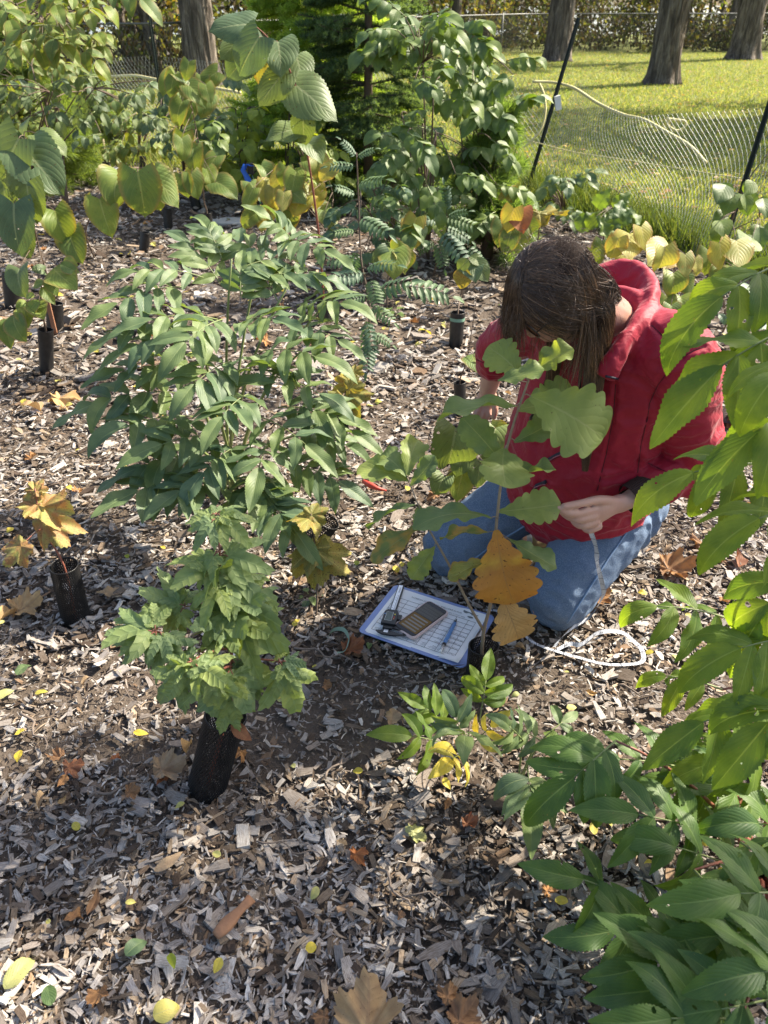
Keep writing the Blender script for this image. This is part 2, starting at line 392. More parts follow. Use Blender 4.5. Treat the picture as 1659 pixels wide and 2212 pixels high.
COLS = np.array([-1, -.72, -.4, -.14, 0, .14, .4, .72, 1])
def leaf_mesh(name, wf, n=26, teeth=0, tamp=.06, bend=.5, fold=.25, wave=.0, wk=2.0, cord=0.0, curl=0.0, lobe=None, seed=0, side=0.0, tw=0.0):
    r = random.Random(seed); ph = r.uniform(0, 6); V = []; U = []
    cols = COLS; nc = len(cols); y = z = 0.0; th0 = -bend * .35; ph2 = r.uniform(0, 6)
    for i in range(n + 1):
        u = i / n; th = th0 + bend * 1.5 * u ** 1.2
        if i: y += math.cos(th) / n; z -= math.sin(th) / n
        wd = max(.004, wf(u))
        for c in cols:
            e = abs(c); k = 1.0
            if teeth:
                sw = (u * teeth + .5) % 1.0; k += tamp * (sw - .5) * 2 * (e > .9)
            if lobe: k *= 1 + (lobe(u, 1 if c > 0 else -1) - 1) * min(1, e * 1.15) ** 2
            x = c * wd * k + side * math.sin(math.pi * u)
            off = fold * e * wd + wave * math.sin(wk * 6.283 * u + ph + (1.9 if c > 0 else 0) + .5 * math.sin(ph2 + 5 * u)) * e ** 1.6 * min(1, wd * 5) - curl * e ** 2.5 * wd
            dy = -cord * e ** .8 * (1 - u) ** 3
            tx = tw * u; xx = x * math.cos(tx) - off * math.sin(tx); oz = x * math.sin(tx) + off * math.cos(tx)
            V.append((xx, y + dy * math.cos(th) + oz * math.sin(th), z - dy * math.sin(th) + oz * math.cos(th)))
            U.append((.5 + .5 * c, u))
    F = [(i * nc + k, i * nc + k + 1, (i + 1) * nc + k + 1, (i + 1) * nc + k) for i in range(n) for k in range(nc - 1)]
    mb = MB(); mb.add(V, F, U); return mb.mesh(name)
def palm_mesh(name, lobes, na=90, nr=6, teeth=0, tamp=.05, droop=.35, wave=.05, fold=.1, seed=0, pw=1.6, base=.10):
    """lobed leaf about its petiole: lobes = (angle deg, length, half width deg)"""
    r = random.Random(seed); V = [(0, 0, 0)]; U = [(.5, 0)]; phs = [r.uniform(0, 6) for _ in range(3)]
    jl = {a: r.uniform(.9, 1.1) for a, _, _ in lobes}
    for j in range(1, nr + 1):
        for i in range(na):
            a = -180 + 360 * i / na; rr = base
            for la, ll, lw in lobes:
                d = abs(a - la); d = min(d, 360 - d)
                if d < lw: rr = max(rr, ll * jl[la] * (1 - (d / lw) ** 1.15) ** (1 / pw) * .999 + base * (d / lw))
            if teeth: rr *= 1 + tamp * (((i * teeth / na) % 1.0) - .5) * 2
            f = j / nr; rad = rr * f; th = R(a)
            x, y = rad * math.sin(th), rad * math.cos(th)
            z = -droop * rad * rad + wave * rad * math.sin(3 * th + phs[0]) + .6 * wave * f * math.sin(9 * th + phs[1]) * rad + fold * abs(x) * .8
            V.append((x, y, z)); U.append((.5 + x * .7, y * .7))
    F = [(0, 1 + (i + 1) % na, 1 + i) for i in range(na)]
    for j in range(nr - 1):
        for i in range(na):
            a, b = 1 + j * na + i, 1 + j * na + (i + 1) % na
            F.append((a, b, b + na, a + na))
    mb = MB(); mb.add(V, [tuple(reversed(f)) for f in F], U); return mb.mesh(name)

def W_elder(u): return .215 * max(0, math.sin(math.pi * u ** .82)) ** .85 * (1 - .22 * u) + .002
def W_lind(u): return .45 * max(0, math.sin(math.pi * min(1, .17 + .83 * u))) ** .75 * (1.14 - .55 * u) * (1 if u < .85 else max(0, (1 - u) / .15) ** .6 * 1)
def W_ovate(u): return .27 * max(0, math.sin(math.pi * u ** .75)) ** .9
def W_oak(u): return .30 * max(0, math.sin(math.pi * min(1, u ** 1.45 * .97 + .02))) ** .62 * (.35 + .65 * u ** .5)
def W_round(u): return .36 * max(0, math.sin(math.pi * u)) ** .6
def W_sorb(u): return .17 * max(0, math.sin(math.pi * u ** .8)) ** .6
def oak_lobe(seed):
    r = random.Random(seed); n = r.choice((6, 7)); p1 = r.uniform(0, .4); p2 = r.uniform(0, .4); a = r.uniform(.10, .15)
    return lambda u, s: 1 + a * (2 * abs(math.sin(math.pi * (n * (u ** .92) + (p1 if s > 0 else p2)))) ** .75 - 1.1) * (1 if u < .93 else .4)
ELDER = [leaf_mesh('leaflet', W_elder, 40, 20, .10, b, f, w_, 1.6, 0, c, seed=i, side=sd, tw=tw_) for i, (b, f, w_, c, sd, tw_) in enumerate(
    [(.35, .30, .02, .1, .02, 0), (.65, .35, .03, .2, -.03, .2), (.9, .22, .03, .25, .03, -.25), (.2, .4, .04, 0, 0, .15), (1.25, .3, .03, .2, .02, .3), (.5, .15, .05, .1, -.04, -.35), (.8, .5, .02, 0, .03, .1)])]
LIND = [leaf_mesh('leaf', W_lind, 34, 17, .055, b, f, w_, 1.3, .20, c, seed=20 + i, side=sd, tw=tw_) for i, (b, f, w_, c, sd, tw_) in enumerate(
    [(.35, .12, .03, .1, .02, 0), (.6, .22, .05, .15, -.03, .15), (.95, .30, .06, .1, .03, -.2), (.25, .05, .05, .2, .0, .2), (1.3, .4, .08, 0, .03, .3)])]
OAK = [leaf_mesh('leaf', W_oak, 48, 0, 0, b, f, w_, 2.2, 0, 0, oak_lobe(i), 40 + i, sd, tw_) for i, (b, f, w_, sd, tw_) in enumerate(
    [(.35, .15, .05, .02, .1), (.6, .3, .06, -.03, -.3), (.15, .25, .07, .03, .3), (.8, .1, .05, 0, .1), (.45, .45, .09, -.02, .5)])]
OVATE = [leaf_mesh('leaf', W_ovate, 18, 0, 0, b, f, w_, 1.2, 0, .05, seed=60 + i, side=sd, tw=tw_) for i, (b, f, w_, sd, tw_) in enumerate(
    [(.4, .25, .03, .02, .1), (.8, .3, .03, -.03, -.2), (1.1, .2, .04, .02, .2), (.2, .4, .04, 0, .2)])]
ROUND = [leaf_mesh('leaf', W_round, 14, 0, 0, b, f, w_, 1.2, 0, c, seed=70 + i) for i, (b, f, w_, c) in enumerate([(.2, .1, .03, .0), (.7, .3, .05, .2), (-.5, .3, .04, .1)])]
VIB = [palm_mesh('leaf', [(0, 1.0, 30), (44, .86, 27), (-44, .86, 27), (88, .42, 40), (-88, .42, 40)], 108, 6, 36, .07, d, w_, f, 80 + i, 1.35, .16) for i, (d, w_, f) in enumerate(
    [(.35, .14, .2), (.6, .2, .1), (.2, .18, .4), (.8, .12, .3)])]
MAPLE = [palm_mesh('leaf', [(0, 1.0, 42), (52, .92, 40), (-52, .92, 40), (104, .6, 42), (-104, .6, 42), (17, .78, 12), (-17, .78, 12), (36, .74, 12), (-36, .74, 12), (68, .74, 12), (-68, .74, 12)], 120, 6, 48, .05, d, w_, f, 90 + i, 1.2, .3) for i, (d, w_, f) in enumerate(
    [(.3, .14, .1), (.7, .2, .2), (.15, .25, .3)])]
# dry curled leaves
DRYO = [leaf_mesh('leaf', W_oak, 40, 0, 0, b, f, w_, 1.8, 0, c, oak_lobe(200 + i), 110 + i, .03, tw_) for i, (b, f, w_, c, tw_) in enumerate([(.9, .9, .10, 0, .5), (-.6, .7, .12, 0, -.6), (.3, .3, .08, .1, .2)])]
DRYE = [leaf_mesh('leaf', W_elder, 24, 12, .08, b, f, w_, 1.8, 0, c, None, 120 + i, .04, tw_) for i, (b, f, w_, c, tw_) in enumerate([(1.2, 1.6, .06, 0, .9), (-.8, 1.0, .05, 0, -.8), (.3, .3, .04, .1, .2)])]
DRYM = [palm_mesh('leaf', [(0, 1.0, 40), (52, .9, 38), (-52, .9, 38), (104, .6, 40), (-104, .6, 40)], 90, 5, 30, .08, d, w_, f, 130 + i, 1.3, .36) for i, (d, w_, f) in enumerate([(-.45, .35, .4), (.4, .4, .2), (-.2, .25, .5)])]

L_ELDER = leaf_mat('elder_leaf', (.14, .205, .10), (.078, .132, .068), (.27, .33, .15), 9, .5, .30, (1.7, 1.7, .5))
L_ELDER2 = leaf_mat('elder_leaf_bright', (.15, .235, .05), (.075, .145, .035), (.27, .36, .12), 9, .5, .50, (2.2, 2.0, .4), .18, (.20, .16, .05), holes=.235)
L_ELDER3 = leaf_mat('elder_leaf_shaded', (.088, .165, .045), (.048, .105, .032), (.21, .30, .10), 9, .5, .40, (2.2, 2.1, .4), .18, (.18, .15, .05), holes=.235)  # the low right shrub's shade is put into this deeper green
L_LIND = leaf_mat('linden_leaf', (.125, .185, .085), (.08, .125, .06), (.29, .33, .18), 7, .62, .28, (1.8, 1.7, .5), .4, bump=1.1, holes=.27)
L_LINDG = leaf_mat('linden_leaf_yellow_green', (.165, .23, .06), (.10, .17, .045), (.29, .34, .12), 7, .62, .36, (1.8, 1.5, .5), .35, patch=(.27, .25, .06), patch_amt=.3, bump=1.0, edge=(.24, .19, .06))
L_LINDY = leaf_mat('linden_leaf_yellow', (.37, .36, .10), (.25, .29, .08), (.50, .46, .18), 7, .62, .40, (1.5, 1.3, .5), .3, patch=(.36, .25, .07), patch_amt=.35, bump=1.0, edge=(.36, .22, .07))
L_OAK = leaf_mat('oak_leaf', (.22, .29, .11), (.14, .21, .08), (.33, .36, .16), 7, .5, .40, (1.8, 1.7, .4), .1)
L_OAKO = leaf_mat('oak_leaf_orange', (.50, .24, .045), (.36, .17, .045), (.36, .19, .06), 9, .5, .30, (1.4, 1.1, .6), .45, (.14, .06, .02), (.58, .36, .06), .5, .6, bump=.9)
L_OAKT = leaf_mat('oak_leaf_tan', (.44, .29, .14), (.33, .21, .10), (.28, .17, .08), 9, .5, .22, (1.3, 1.1, .7), .35, (.16, .09, .04), rough=.75, bump=1.0)
L_OAKY = leaf_mat('oak_leaf_turning', (.19, .24, .07), (.13, .18, .06), (.32, .30, .12), 7, .5, .34, (1.7, 1.5, .5), .2, patch=(.42, .27, .06), patch_amt=.6)
L_VIB = leaf_mat('viburnum_leaf', (.22, .29, .12), (.135, .205, .085), (.24, .32, .13), palm=R(46), trans=.26, tcol=(1.8, 1.8, .45), bump=1.6, rough=.5)
L_MAPLE = leaf_mat('maple_leaf_orange', (.34, .17, .07), (.27, .19, .07), (.42, .25, .07), palm=R(50), trans=.2, tcol=(1.4, 1.1, .6), spots=.8, patch=(.30, .29, .08), patch_amt=.6, rough=.55)
L_MAPLEY = leaf_mat('maple_leaf_yellow', (.30, .26, .065), (.17, .19, .05), (.45, .40, .12), palm=R(50), trans=.33, tcol=(1.5, 1.3, .5), spots=.8, patch=(.32, .18, .05), patch_amt=.4, rough=.55)
L_SORB = leaf_mat('rowan_leaf', (.11, .18, .105), (.065, .12, .07), (.16, .25, .15), 8, .5, .25, (1.6, 1.7, .6))
L_BUSH = leaf_mat('bush_leaf', (.13, .195, .065), (.075, .13, .045), (.16, .23, .09), 6, .5, .32, (1.9, 1.9, .4), rough=.45)
L_LIME = leaf_mat('lime_leaf', (.23, .31, .055), (.15, .23, .04), (.32, .36, .10), 6, .5, .45, (1.7, 1.5, .4))
L_YEL = leaf_mat('yellow_leaf', (.60, .50, .08), (.45, .42, .08), (.52, .44, .15), 8, .5, .35, (1.5, 1.3, .5), .3, (.25, .14, .03), bump=.4)
L_PALE = leaf_mat('pale_fallen_leaf', (.48, .46, .17), (.34, .36, .14), (.42, .42, .18), 8, .5, .25, (1.5, 1.3, .5), .4, (.10, .09, .05))
L_BROWN = leaf_mat('brown_dry_leaf', (.34, .19, .09), (.20, .11, .06), (.30, .17, .09), 8, .5, .18, (1.3, 1.0, .6), .3, (.08, .04, .02), rough=.75, bump=.8)
L_TAN = leaf_mat('tan_dry_leaf', (.42, .31, .19), (.28, .19, .12), (.30, .20, .12), 8, .5, .18, (1.3, 1.1, .7), .3, (.10, .06, .03), rough=.75, bump=.8)
L_RUST = leaf_mat('rust_leaf', (.30, .14, .065), (.20, .07, .035), (.30, .12, .05), 8, .5, .25, (1.4, .9, .5), .3, rough=.6)
L_DARK = leaf_mat('dark_purple_leaf', (.075, .035, .03), (.045, .03, .025), (.10, .05, .04), 8, .5, .15, (1.6, .8, .5))
STEM_G = plain('green_stem', (.17, .21, .07), .5, .2, 30)
STEM_R = plain('red_stem', (.22, .075, .05), .5, .25, 40)
STEM_B = plain('brown_stem', (.115, .08, .055), .75, .3, 60)
STEM_T = plain('tan_stem', (.27, .21, .14), .75, .3, 60)

_mcache = {}
def withmat(me, mat):
    k = (me.name, mat.name)
    if k not in _mcache:
        c = me.copy(); c.materials.clear(); c.materials.append(mat); _mcache[k] = c
    return _mcache[k]
def put_leaf(root, base, tip, shapes, mat, up=(0, 0, 1), sx=1.0, name='leaf', parent=None, roll=0.0, k=None):
    """a leaf from base to tip (world), upper face towards up"""
    me = withmat(shapes[random.randrange(len(shapes)) if k is None else k % len(shapes)], mat)
    base, tip = Vector(base), Vector(tip); d = tip - base
    M = frame(base - root.location, d, up, d.length, sx, roll)
    return obj(name, me, None, parent or root, M)

def compound(root, p0, p2, nl=7, ll=.11, shapes=ELDER, mat=L_ELDER, droop=.25, up=(0, 0, 1), rach=.0016, sag=.35, fan=62, smat=None, seed=None, start=.35, sx=1.0, name='compound_leaf', lname='leaflet'):
    """pinnate leaf: rachis part with nl leaflets as sub-parts, world points p0 (base) to p2 (where the end leaflet starts)"""
    rr = random.Random(seed if seed is not None else random.random())
    p0, p2 = Vector(p0), Vector(p2); up = Vector(up).normalized(); L = (p2 - p0).length
    p1 = (p0 + p2) / 2 + up * L * droop
    pts = bez(p0, p1, p2, 10); mb = MB(); loc = root.location
    mb.tube([p - loc for p in pts], np.linspace(rach * 1.3, rach * .7, len(pts)), 5)
    part = obj(name, mb.mesh(name), smat or STEM_G, root)
    npair = (nl - 1) // 2
    def at(t):
        a = p0 * (1 - t) ** 2 + p1 * 2 * t * (1 - t) + p2 * t * t
        d = ((p1 - p0) * (1 - t) + (p2 - p1) * t).normalized(); return a, d
    a, d = at(1.0); n = up - d * up.dot(d); n.normalize()
    dd = (d * 1 - Vector((0, 0, 1)) * sag * .6).normalized()
    me = withmat(shapes[rr.randrange(len(shapes))], mat)
    obj(lname, me, None, part, frame(a - loc, dd, n, ll * rr.uniform(1.0, 1.2), sx))
    for i in range(npair):
        t = start + (1 - start) * (i + .15) / max(1, npair - .1) if npair > 1 else .75
        a, d = at(min(t, .97)); n = up - d * up.dot(d); n.normalize(); s_ = d.cross(n)
        k = 1.0 - .28 * abs((i + .5) / npair - .55)
        for sd in (-1, 1):
            an = R(fan + rr.uniform(-9, 9)) * (1.05 - .35 * (i / max(1, npair)))
            ld = (d * math.cos(an) + s_ * sd * math.sin(an) - Vector((0, 0, 1)) * sag * rr.uniform(.2, 1.4)).normalized()
            nn = (n + s_ * sd * rr.uniform(.1, .4)).normalized()
            me = withmat(shapes[rr.randrange(len(shapes))], mat)
            obj(lname, me, None, part, frame(a - loc, ld, nn, ll * k * rr.uniform(.85, 1.15), sx, rr.uniform(-.25, .25)))
    return part
def stem_part(root, paths, mat, name='stem', sides=7):
    """paths: list of (points, r0, r1) in world"""
    mb = MB()
    for pts, r0, r1 in paths: mb.tube([Vector(p) - root.location for p in pts], np.linspace(r0, r1, len(pts)), sides)
    return obj(name, mb.mesh(name), mat, root)

# ------------------------------------------------------------------ black mesh tree guards
def m_guard():
    m = NT('black_plastic_mesh'); nz = m.noise(35, 4, m.tc('Object'))
    c = m.mix(m.ramp(nz, [(.45, (0, 0, 0)), (.8, (1, 1, 1))]), (.009, .009, .010), (.026, .025, .024))
    return m.done(m.principled(c, .42, m.bump(nz, .25, .002), spec=.5))
GUARD = m_guard()
def guard_mesh(rad, h, net=True, seed=0):
    """tube of diagonal strands; far ones are solid sheet"""
    r = random.Random(seed); mb = MB(); n = 44 if net else 18
    def pt(a, z, rr=rad):
        w_ = 1 + .05 * math.sin(2 * a + z * 9 + seed)
        return (rr * w_ * math.cos(a), rr * w_ * math.sin(a), z)
    if net:
        rows = int(h / (2 * math.pi * rad / n) / 1.35); t = .62
        dz = h / rows; da = 2 * math.pi / n; sw = .0016
        for sg in (-1, 1):
            for i in range(n):
                pts = [pt(i * da + sg * da * .5 * j, j * dz, rad + sg * .0003) for j in range(rows + 1)]
                mb.tube(pts, sw, 3, False)
        mb.tube([pt(2 * math.pi * i / 24, h) for i in range(25)], .0015, 4, False)
        mb.tube([pt(2 * math.pi * i / 24, 0) for i in range(25)], .0015, 4, False)
    else:
        rings = [[pt(2 * math.pi * k / n, h * j / 8, rad) for k in range(n)] for j in range(9)]
        mb.ring_loft(rings, cap=False)
        mb.ring_loft([[pt(2 * math.pi * k / n, h * j / 8, rad * .93) for k in range(n)][::-1] for j in range(9)], cap=False)
        mb.tube([pt(2 * math.pi * i / 18, h, rad * .965) for i in range(19)], rad * .05, 5, False)
    return mb.mesh('tree_guard')
_gcache = {}
def guard(bx, by, tx, ty, wpx, label, net=False, name='tree_guard', band=None):
    """picture points of the tube's foot and top centre -> a tube standing there"""
    b = G(bx, by); dep = b.y * math.cos(PITCH) + CAM_H * math.sin(PITCH)
    t = P(tx, ty, b.y + .01); rad = wpx / 2 / FPX * dep; h = (t - b).length
    key = (net, round(h / rad, 1) if net else round(h / rad))
    if net: me = guard_mesh(rad, h, True, int(bx)); sc = (1, 1, 1)
    else:
        if key not in _gcache: _gcache[key] = guard_mesh(.04, .04 * key[1], False, key[1])
        me = _gcache[key]; sc = (rad / .04, rad / .04, h / (.04 * key[1]))
    o = thing(name, b, label, 'tree guard', 'black tree guards around the saplings')
    q = (t - b).to_track_quat('Z', 'Y').to_matrix().to_4x4()
    obj('mesh_sleeve', me, GUARD, o, q @ Matrix.Diagonal((*sc, 1)))
    if not net or band:
        if band:
            mb = MB(); zz = h * band
            mb.ring_loft([[(rad * 1.06 * math.cos(6.283 * k / 20), rad * 1.06 * math.sin(6.283 * k / 20), z) for k in range(20)] for z in (zz - .008, zz + .008)], cap=False)
            obj('tape_band', mb.mesh('tape_band'), plain('green_tape', (.16, .30, .22), .5), o, q)
    return o, b, t, rad
# ------------------------------------------------------------------ near plants
def root_thing(name, loc, label, cat='plant', group=None):
    return thing(name, Vector(loc), label, cat, group)

# --- big elderberry on the left
ELDF = [ELDER[i] for i in (0, 1, 3, 5, 6, 0, 3)]
def elder_left():
    b = G(500, 1060); r = root_thing('elderberry_shrub', b, 'large green elderberry shrub with many drooping compound leaves between the guards', 'shrub')
    rr = random.Random(3); paths = []
    tops = []
    # canes: picture point of the top and how far away it stands
    for x, y, Y in [(585, 470, 2.62), (500, 560, 2.35), (720, 640, 2.45), (620, 620, 2.3), (330, 640, 2.35), (430, 720, 2.15), (650, 760, 2.2), (530, 800, 2.1), (290, 900, 2.2), (700, 930, 2.2), (440, 940, 2.0), (600, 980, 2.02)]:
        t = P(x, y, Y); tops.append(t); m_ = b.lerp(t, .5) + Vector((0, 0, .10)); m_.x = b.x + (t.x - b.x) * .3
        paths.append((bez(b + Vector((rr.uniform(-.03, .03), rr.uniform(-.03, .03), 0)), m_, t, 9), .0065, .003))
    stem_part(r, paths, STEM_G, 'cane')
    # compound leaves: base pixel, end pixel, base distance, end distance, leaflet length
    LV = [(640, 530, 590, 478, 2.6, 2.58, .085), (600, 520, 700, 540, 2.6, 2.5, .10), (585, 560, 480, 520, 2.55, 2.6, .10), (480, 620, 410, 530, 2.45, 2.5, .10),
          (440, 600, 300, 585, 2.4, 2.35, .10), (400, 620, 255, 655, 2.4, 2.25, .11), (500, 590, 600, 560, 2.4, 2.5, .10), (560, 600, 690, 600, 2.4, 2.45, .11),
          (640, 660, 735, 655, 2.4, 2.3, .11), (620, 700, 730, 735, 2.3, 2.2, .11), (600, 650, 560, 590, 2.35, 2.45, .10), (470, 690, 330, 690, 2.3, 2.2, .11),
          (480, 690, 400, 740, 2.2, 2.05, .11), (430, 720, 300, 745, 2.2, 2.15, .12), (520, 700, 590, 690, 2.25, 2.15, .11), (560, 760, 680, 770, 2.2, 2.1, .11),
          (500, 780, 420, 830, 2.15, 2.0, .11), (440, 800, 270, 800, 2.2, 2.15, .12), (400, 850, 210, 870, 2.2, 2.1, .12), (420, 900, 280, 920, 2.15, 2.0, .12),
          (560, 810, 690, 850, 2.15, 2.05, .11), (600, 880, 730, 900, 2.1, 2.05, .11), (640, 930, 745, 960, 2.1, 2.05, .11), (540, 850, 480, 900, 2.05, 1.9, .11),
          (480, 940, 350, 960, 2.05, 1.92, .12), (450, 990, 300, 1010, 2.05, 1.95, .12), (520, 960, 440, 1020, 1.98, 1.86, .12), (580, 950, 560, 1010, 2.0, 1.86, .11),
          (560, 900, 660, 960, 2.05, 1.92, .12), (620, 1000, 730, 1040, 2.02, 1.95, .11), (600, 1030, 540, 1080, 1.96, 1.85, .12), (480, 1030, 390, 1060, 1.96, 1.84, .12),
          (520, 1040, 600, 1110, 1.95, 1.80, .12), (440, 860, 500, 830, 2.15, 2.1, .10), (640, 840, 600, 800, 2.2, 2.15, .10), (520, 640, 520, 590, 2.35, 2.4, .10), (480, 560, 450, 500, 2.5, 2.55, .09), (560, 1060, 640, 1150, 1.9, 1.74, .11), (420, 1040, 300, 1060, 1.98, 1.86, .12), (640, 880, 760, 930, 2.1, 2.02, .10), (380, 700, 260, 720, 2.3, 2.2, .11)]
    for x0, y0, x1, y1, Y0, Y1, ll in LV:
        compound(r, P(x0, y0, Y0), P(x1, y1, Y1), rr.choice((7, 9, 9)), ll * rr.uniform(.95, 1.2) * (1.0 if y0 < 620 else 1.06), ELDF, L_ELDER, .15, (rr.uniform(-.2, .2), rr.uniform(-.45, -.05), 1), .0016, .12, 64, seed=rr.random(), start=.18, sx=.98)
elder_left()

# --- elderberry on the right, close to the camera
def elder_right():
    b = G(1700, 1560); r = root_thing('elderberry_shrub', b, 'bright green backlit elderberry shrub reaching over the red jacket', 'shrub')
    rr = random.Random(5)
    LV = [  # base, end of rachis, distances, leaflet length, leaflets
        (1730, 560, 1560, 640, 1.35, 1.28, .135, 7), (1740, 700, 1560, 790, 1.22, 1.18, .14, 7), (1760, 760, 1690, 800, 1.12, 1.05, .13, 5),
        (1700, 1010, 1500, 1020, 1.22, 1.18, .135, 7), (1750, 1100, 1640, 1120, 1.1, 1.05, .13, 5), (1720, 1220, 1640, 1340, 1.05, 1.02, .13, 5),
        (1600, 1350, 1420, 1310, 1.24, 1.22, .11, 7), (1720, 1380, 1600, 1400, 1.02, .98, .13, 7), (1700, 1500, 1520, 1560, 1.04, .96, .13, 7),
        (1560, 1490, 1440, 1460, 1.18, 1.2, .085, 5), (1740, 1480, 1660, 1560, .92, .88, .13, 5), (1740, 880, 1640, 930, 1.2, 1.15, .13, 5), (1700, 1640, 1560, 1640, .98, .94, .12, 7)]
    paths = []
    for x0, y0, x1, y1, Y0, Y1, ll, nl in LV:
        p0, p2 = P(x0, y0, Y0), P(x1, y1, Y1)
        compound(r, p0, p2, nl, ll * rr.uniform(.95, 1.12), ELDER, L_ELDER2, .18, (rr.uniform(-.2, .1), -.35, 1), .0019, .85, 60, seed=rr.random(), start=.30)
        m_ = b.lerp(p0, .55) + Vector((.10, .02, .10)); paths.append((bez(b, m_, p0, 9), .006, .0025))
    stem_part(r, paths, STEM_R, 'cane')
    # the lower shrub in the corner
    b2 = G(1640, 1900); q = root_thing('elderberry_shrub', b2, 'low elderberry shrub with broad overlapping green leaves in front of the leaning canes', 'shrub')
    LV2 = [(1330, 1600, 1240, 1680, .96, .90, .105, 7), (1480, 1660, 1340, 1640, 1.0, .98, .10, 5), (1540, 1800, 1380, 1760, .86, .84, .125, 7),
           (1620, 1890, 1460, 1830, .82, .80, .125, 5), (1500, 2010, 1330, 2010, .72, .70, .115, 7), (1400, 1960, 1260, 1900, .78, .77, .10, 3),
           (1700, 2000, 1560, 2020, .66, .63, .125, 7), (1720, 1930, 1600, 1930, .70, .66, .12, 5), (1640, 2120, 1490, 2130, .60, .57, .12, 7), (1730, 2080, 1650, 2100, .58, .55, .12, 5),
           (1650, 1740, 1560, 1700, .98, .96, .10, 5), (1700, 1790, 1640, 1780, .88, .85, .10, 5), (1600, 1820, 1640, 1850, .80, .76, .11, 5), (1500, 1880, 1540, 1930, .76, .71, .115, 5),
           (1560, 2060, 1420, 2080, .65, .62, .11, 7), (1700, 2150, 1560, 2180, .55, .52, .11, 5), (1600, 1690, 1480, 1690, 1.0, .98, .105, 7), (1600, 2200, 1450, 2200, .54, .51, .11, 7)]
    paths = []
    for x0, y0, x1, y1, Y0, Y1, ll, nl in LV2:
        p0, p2 = P(x0, y0, Y0), P(x1, y1, Y1)
        if p0.z < .06: p0.z = .06
        if p2.z < .08: p2.z = .08
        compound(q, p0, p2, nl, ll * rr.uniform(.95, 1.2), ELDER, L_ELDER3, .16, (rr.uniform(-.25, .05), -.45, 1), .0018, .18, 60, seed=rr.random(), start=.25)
        m_ = b2.lerp(p0, .5) + Vector((.06, .03, .05)); paths.append((bez(b2, m_, p0, 9), .0055, .0022))
    stem_part(q, paths, STEM_R, 'cane')
elder_right()

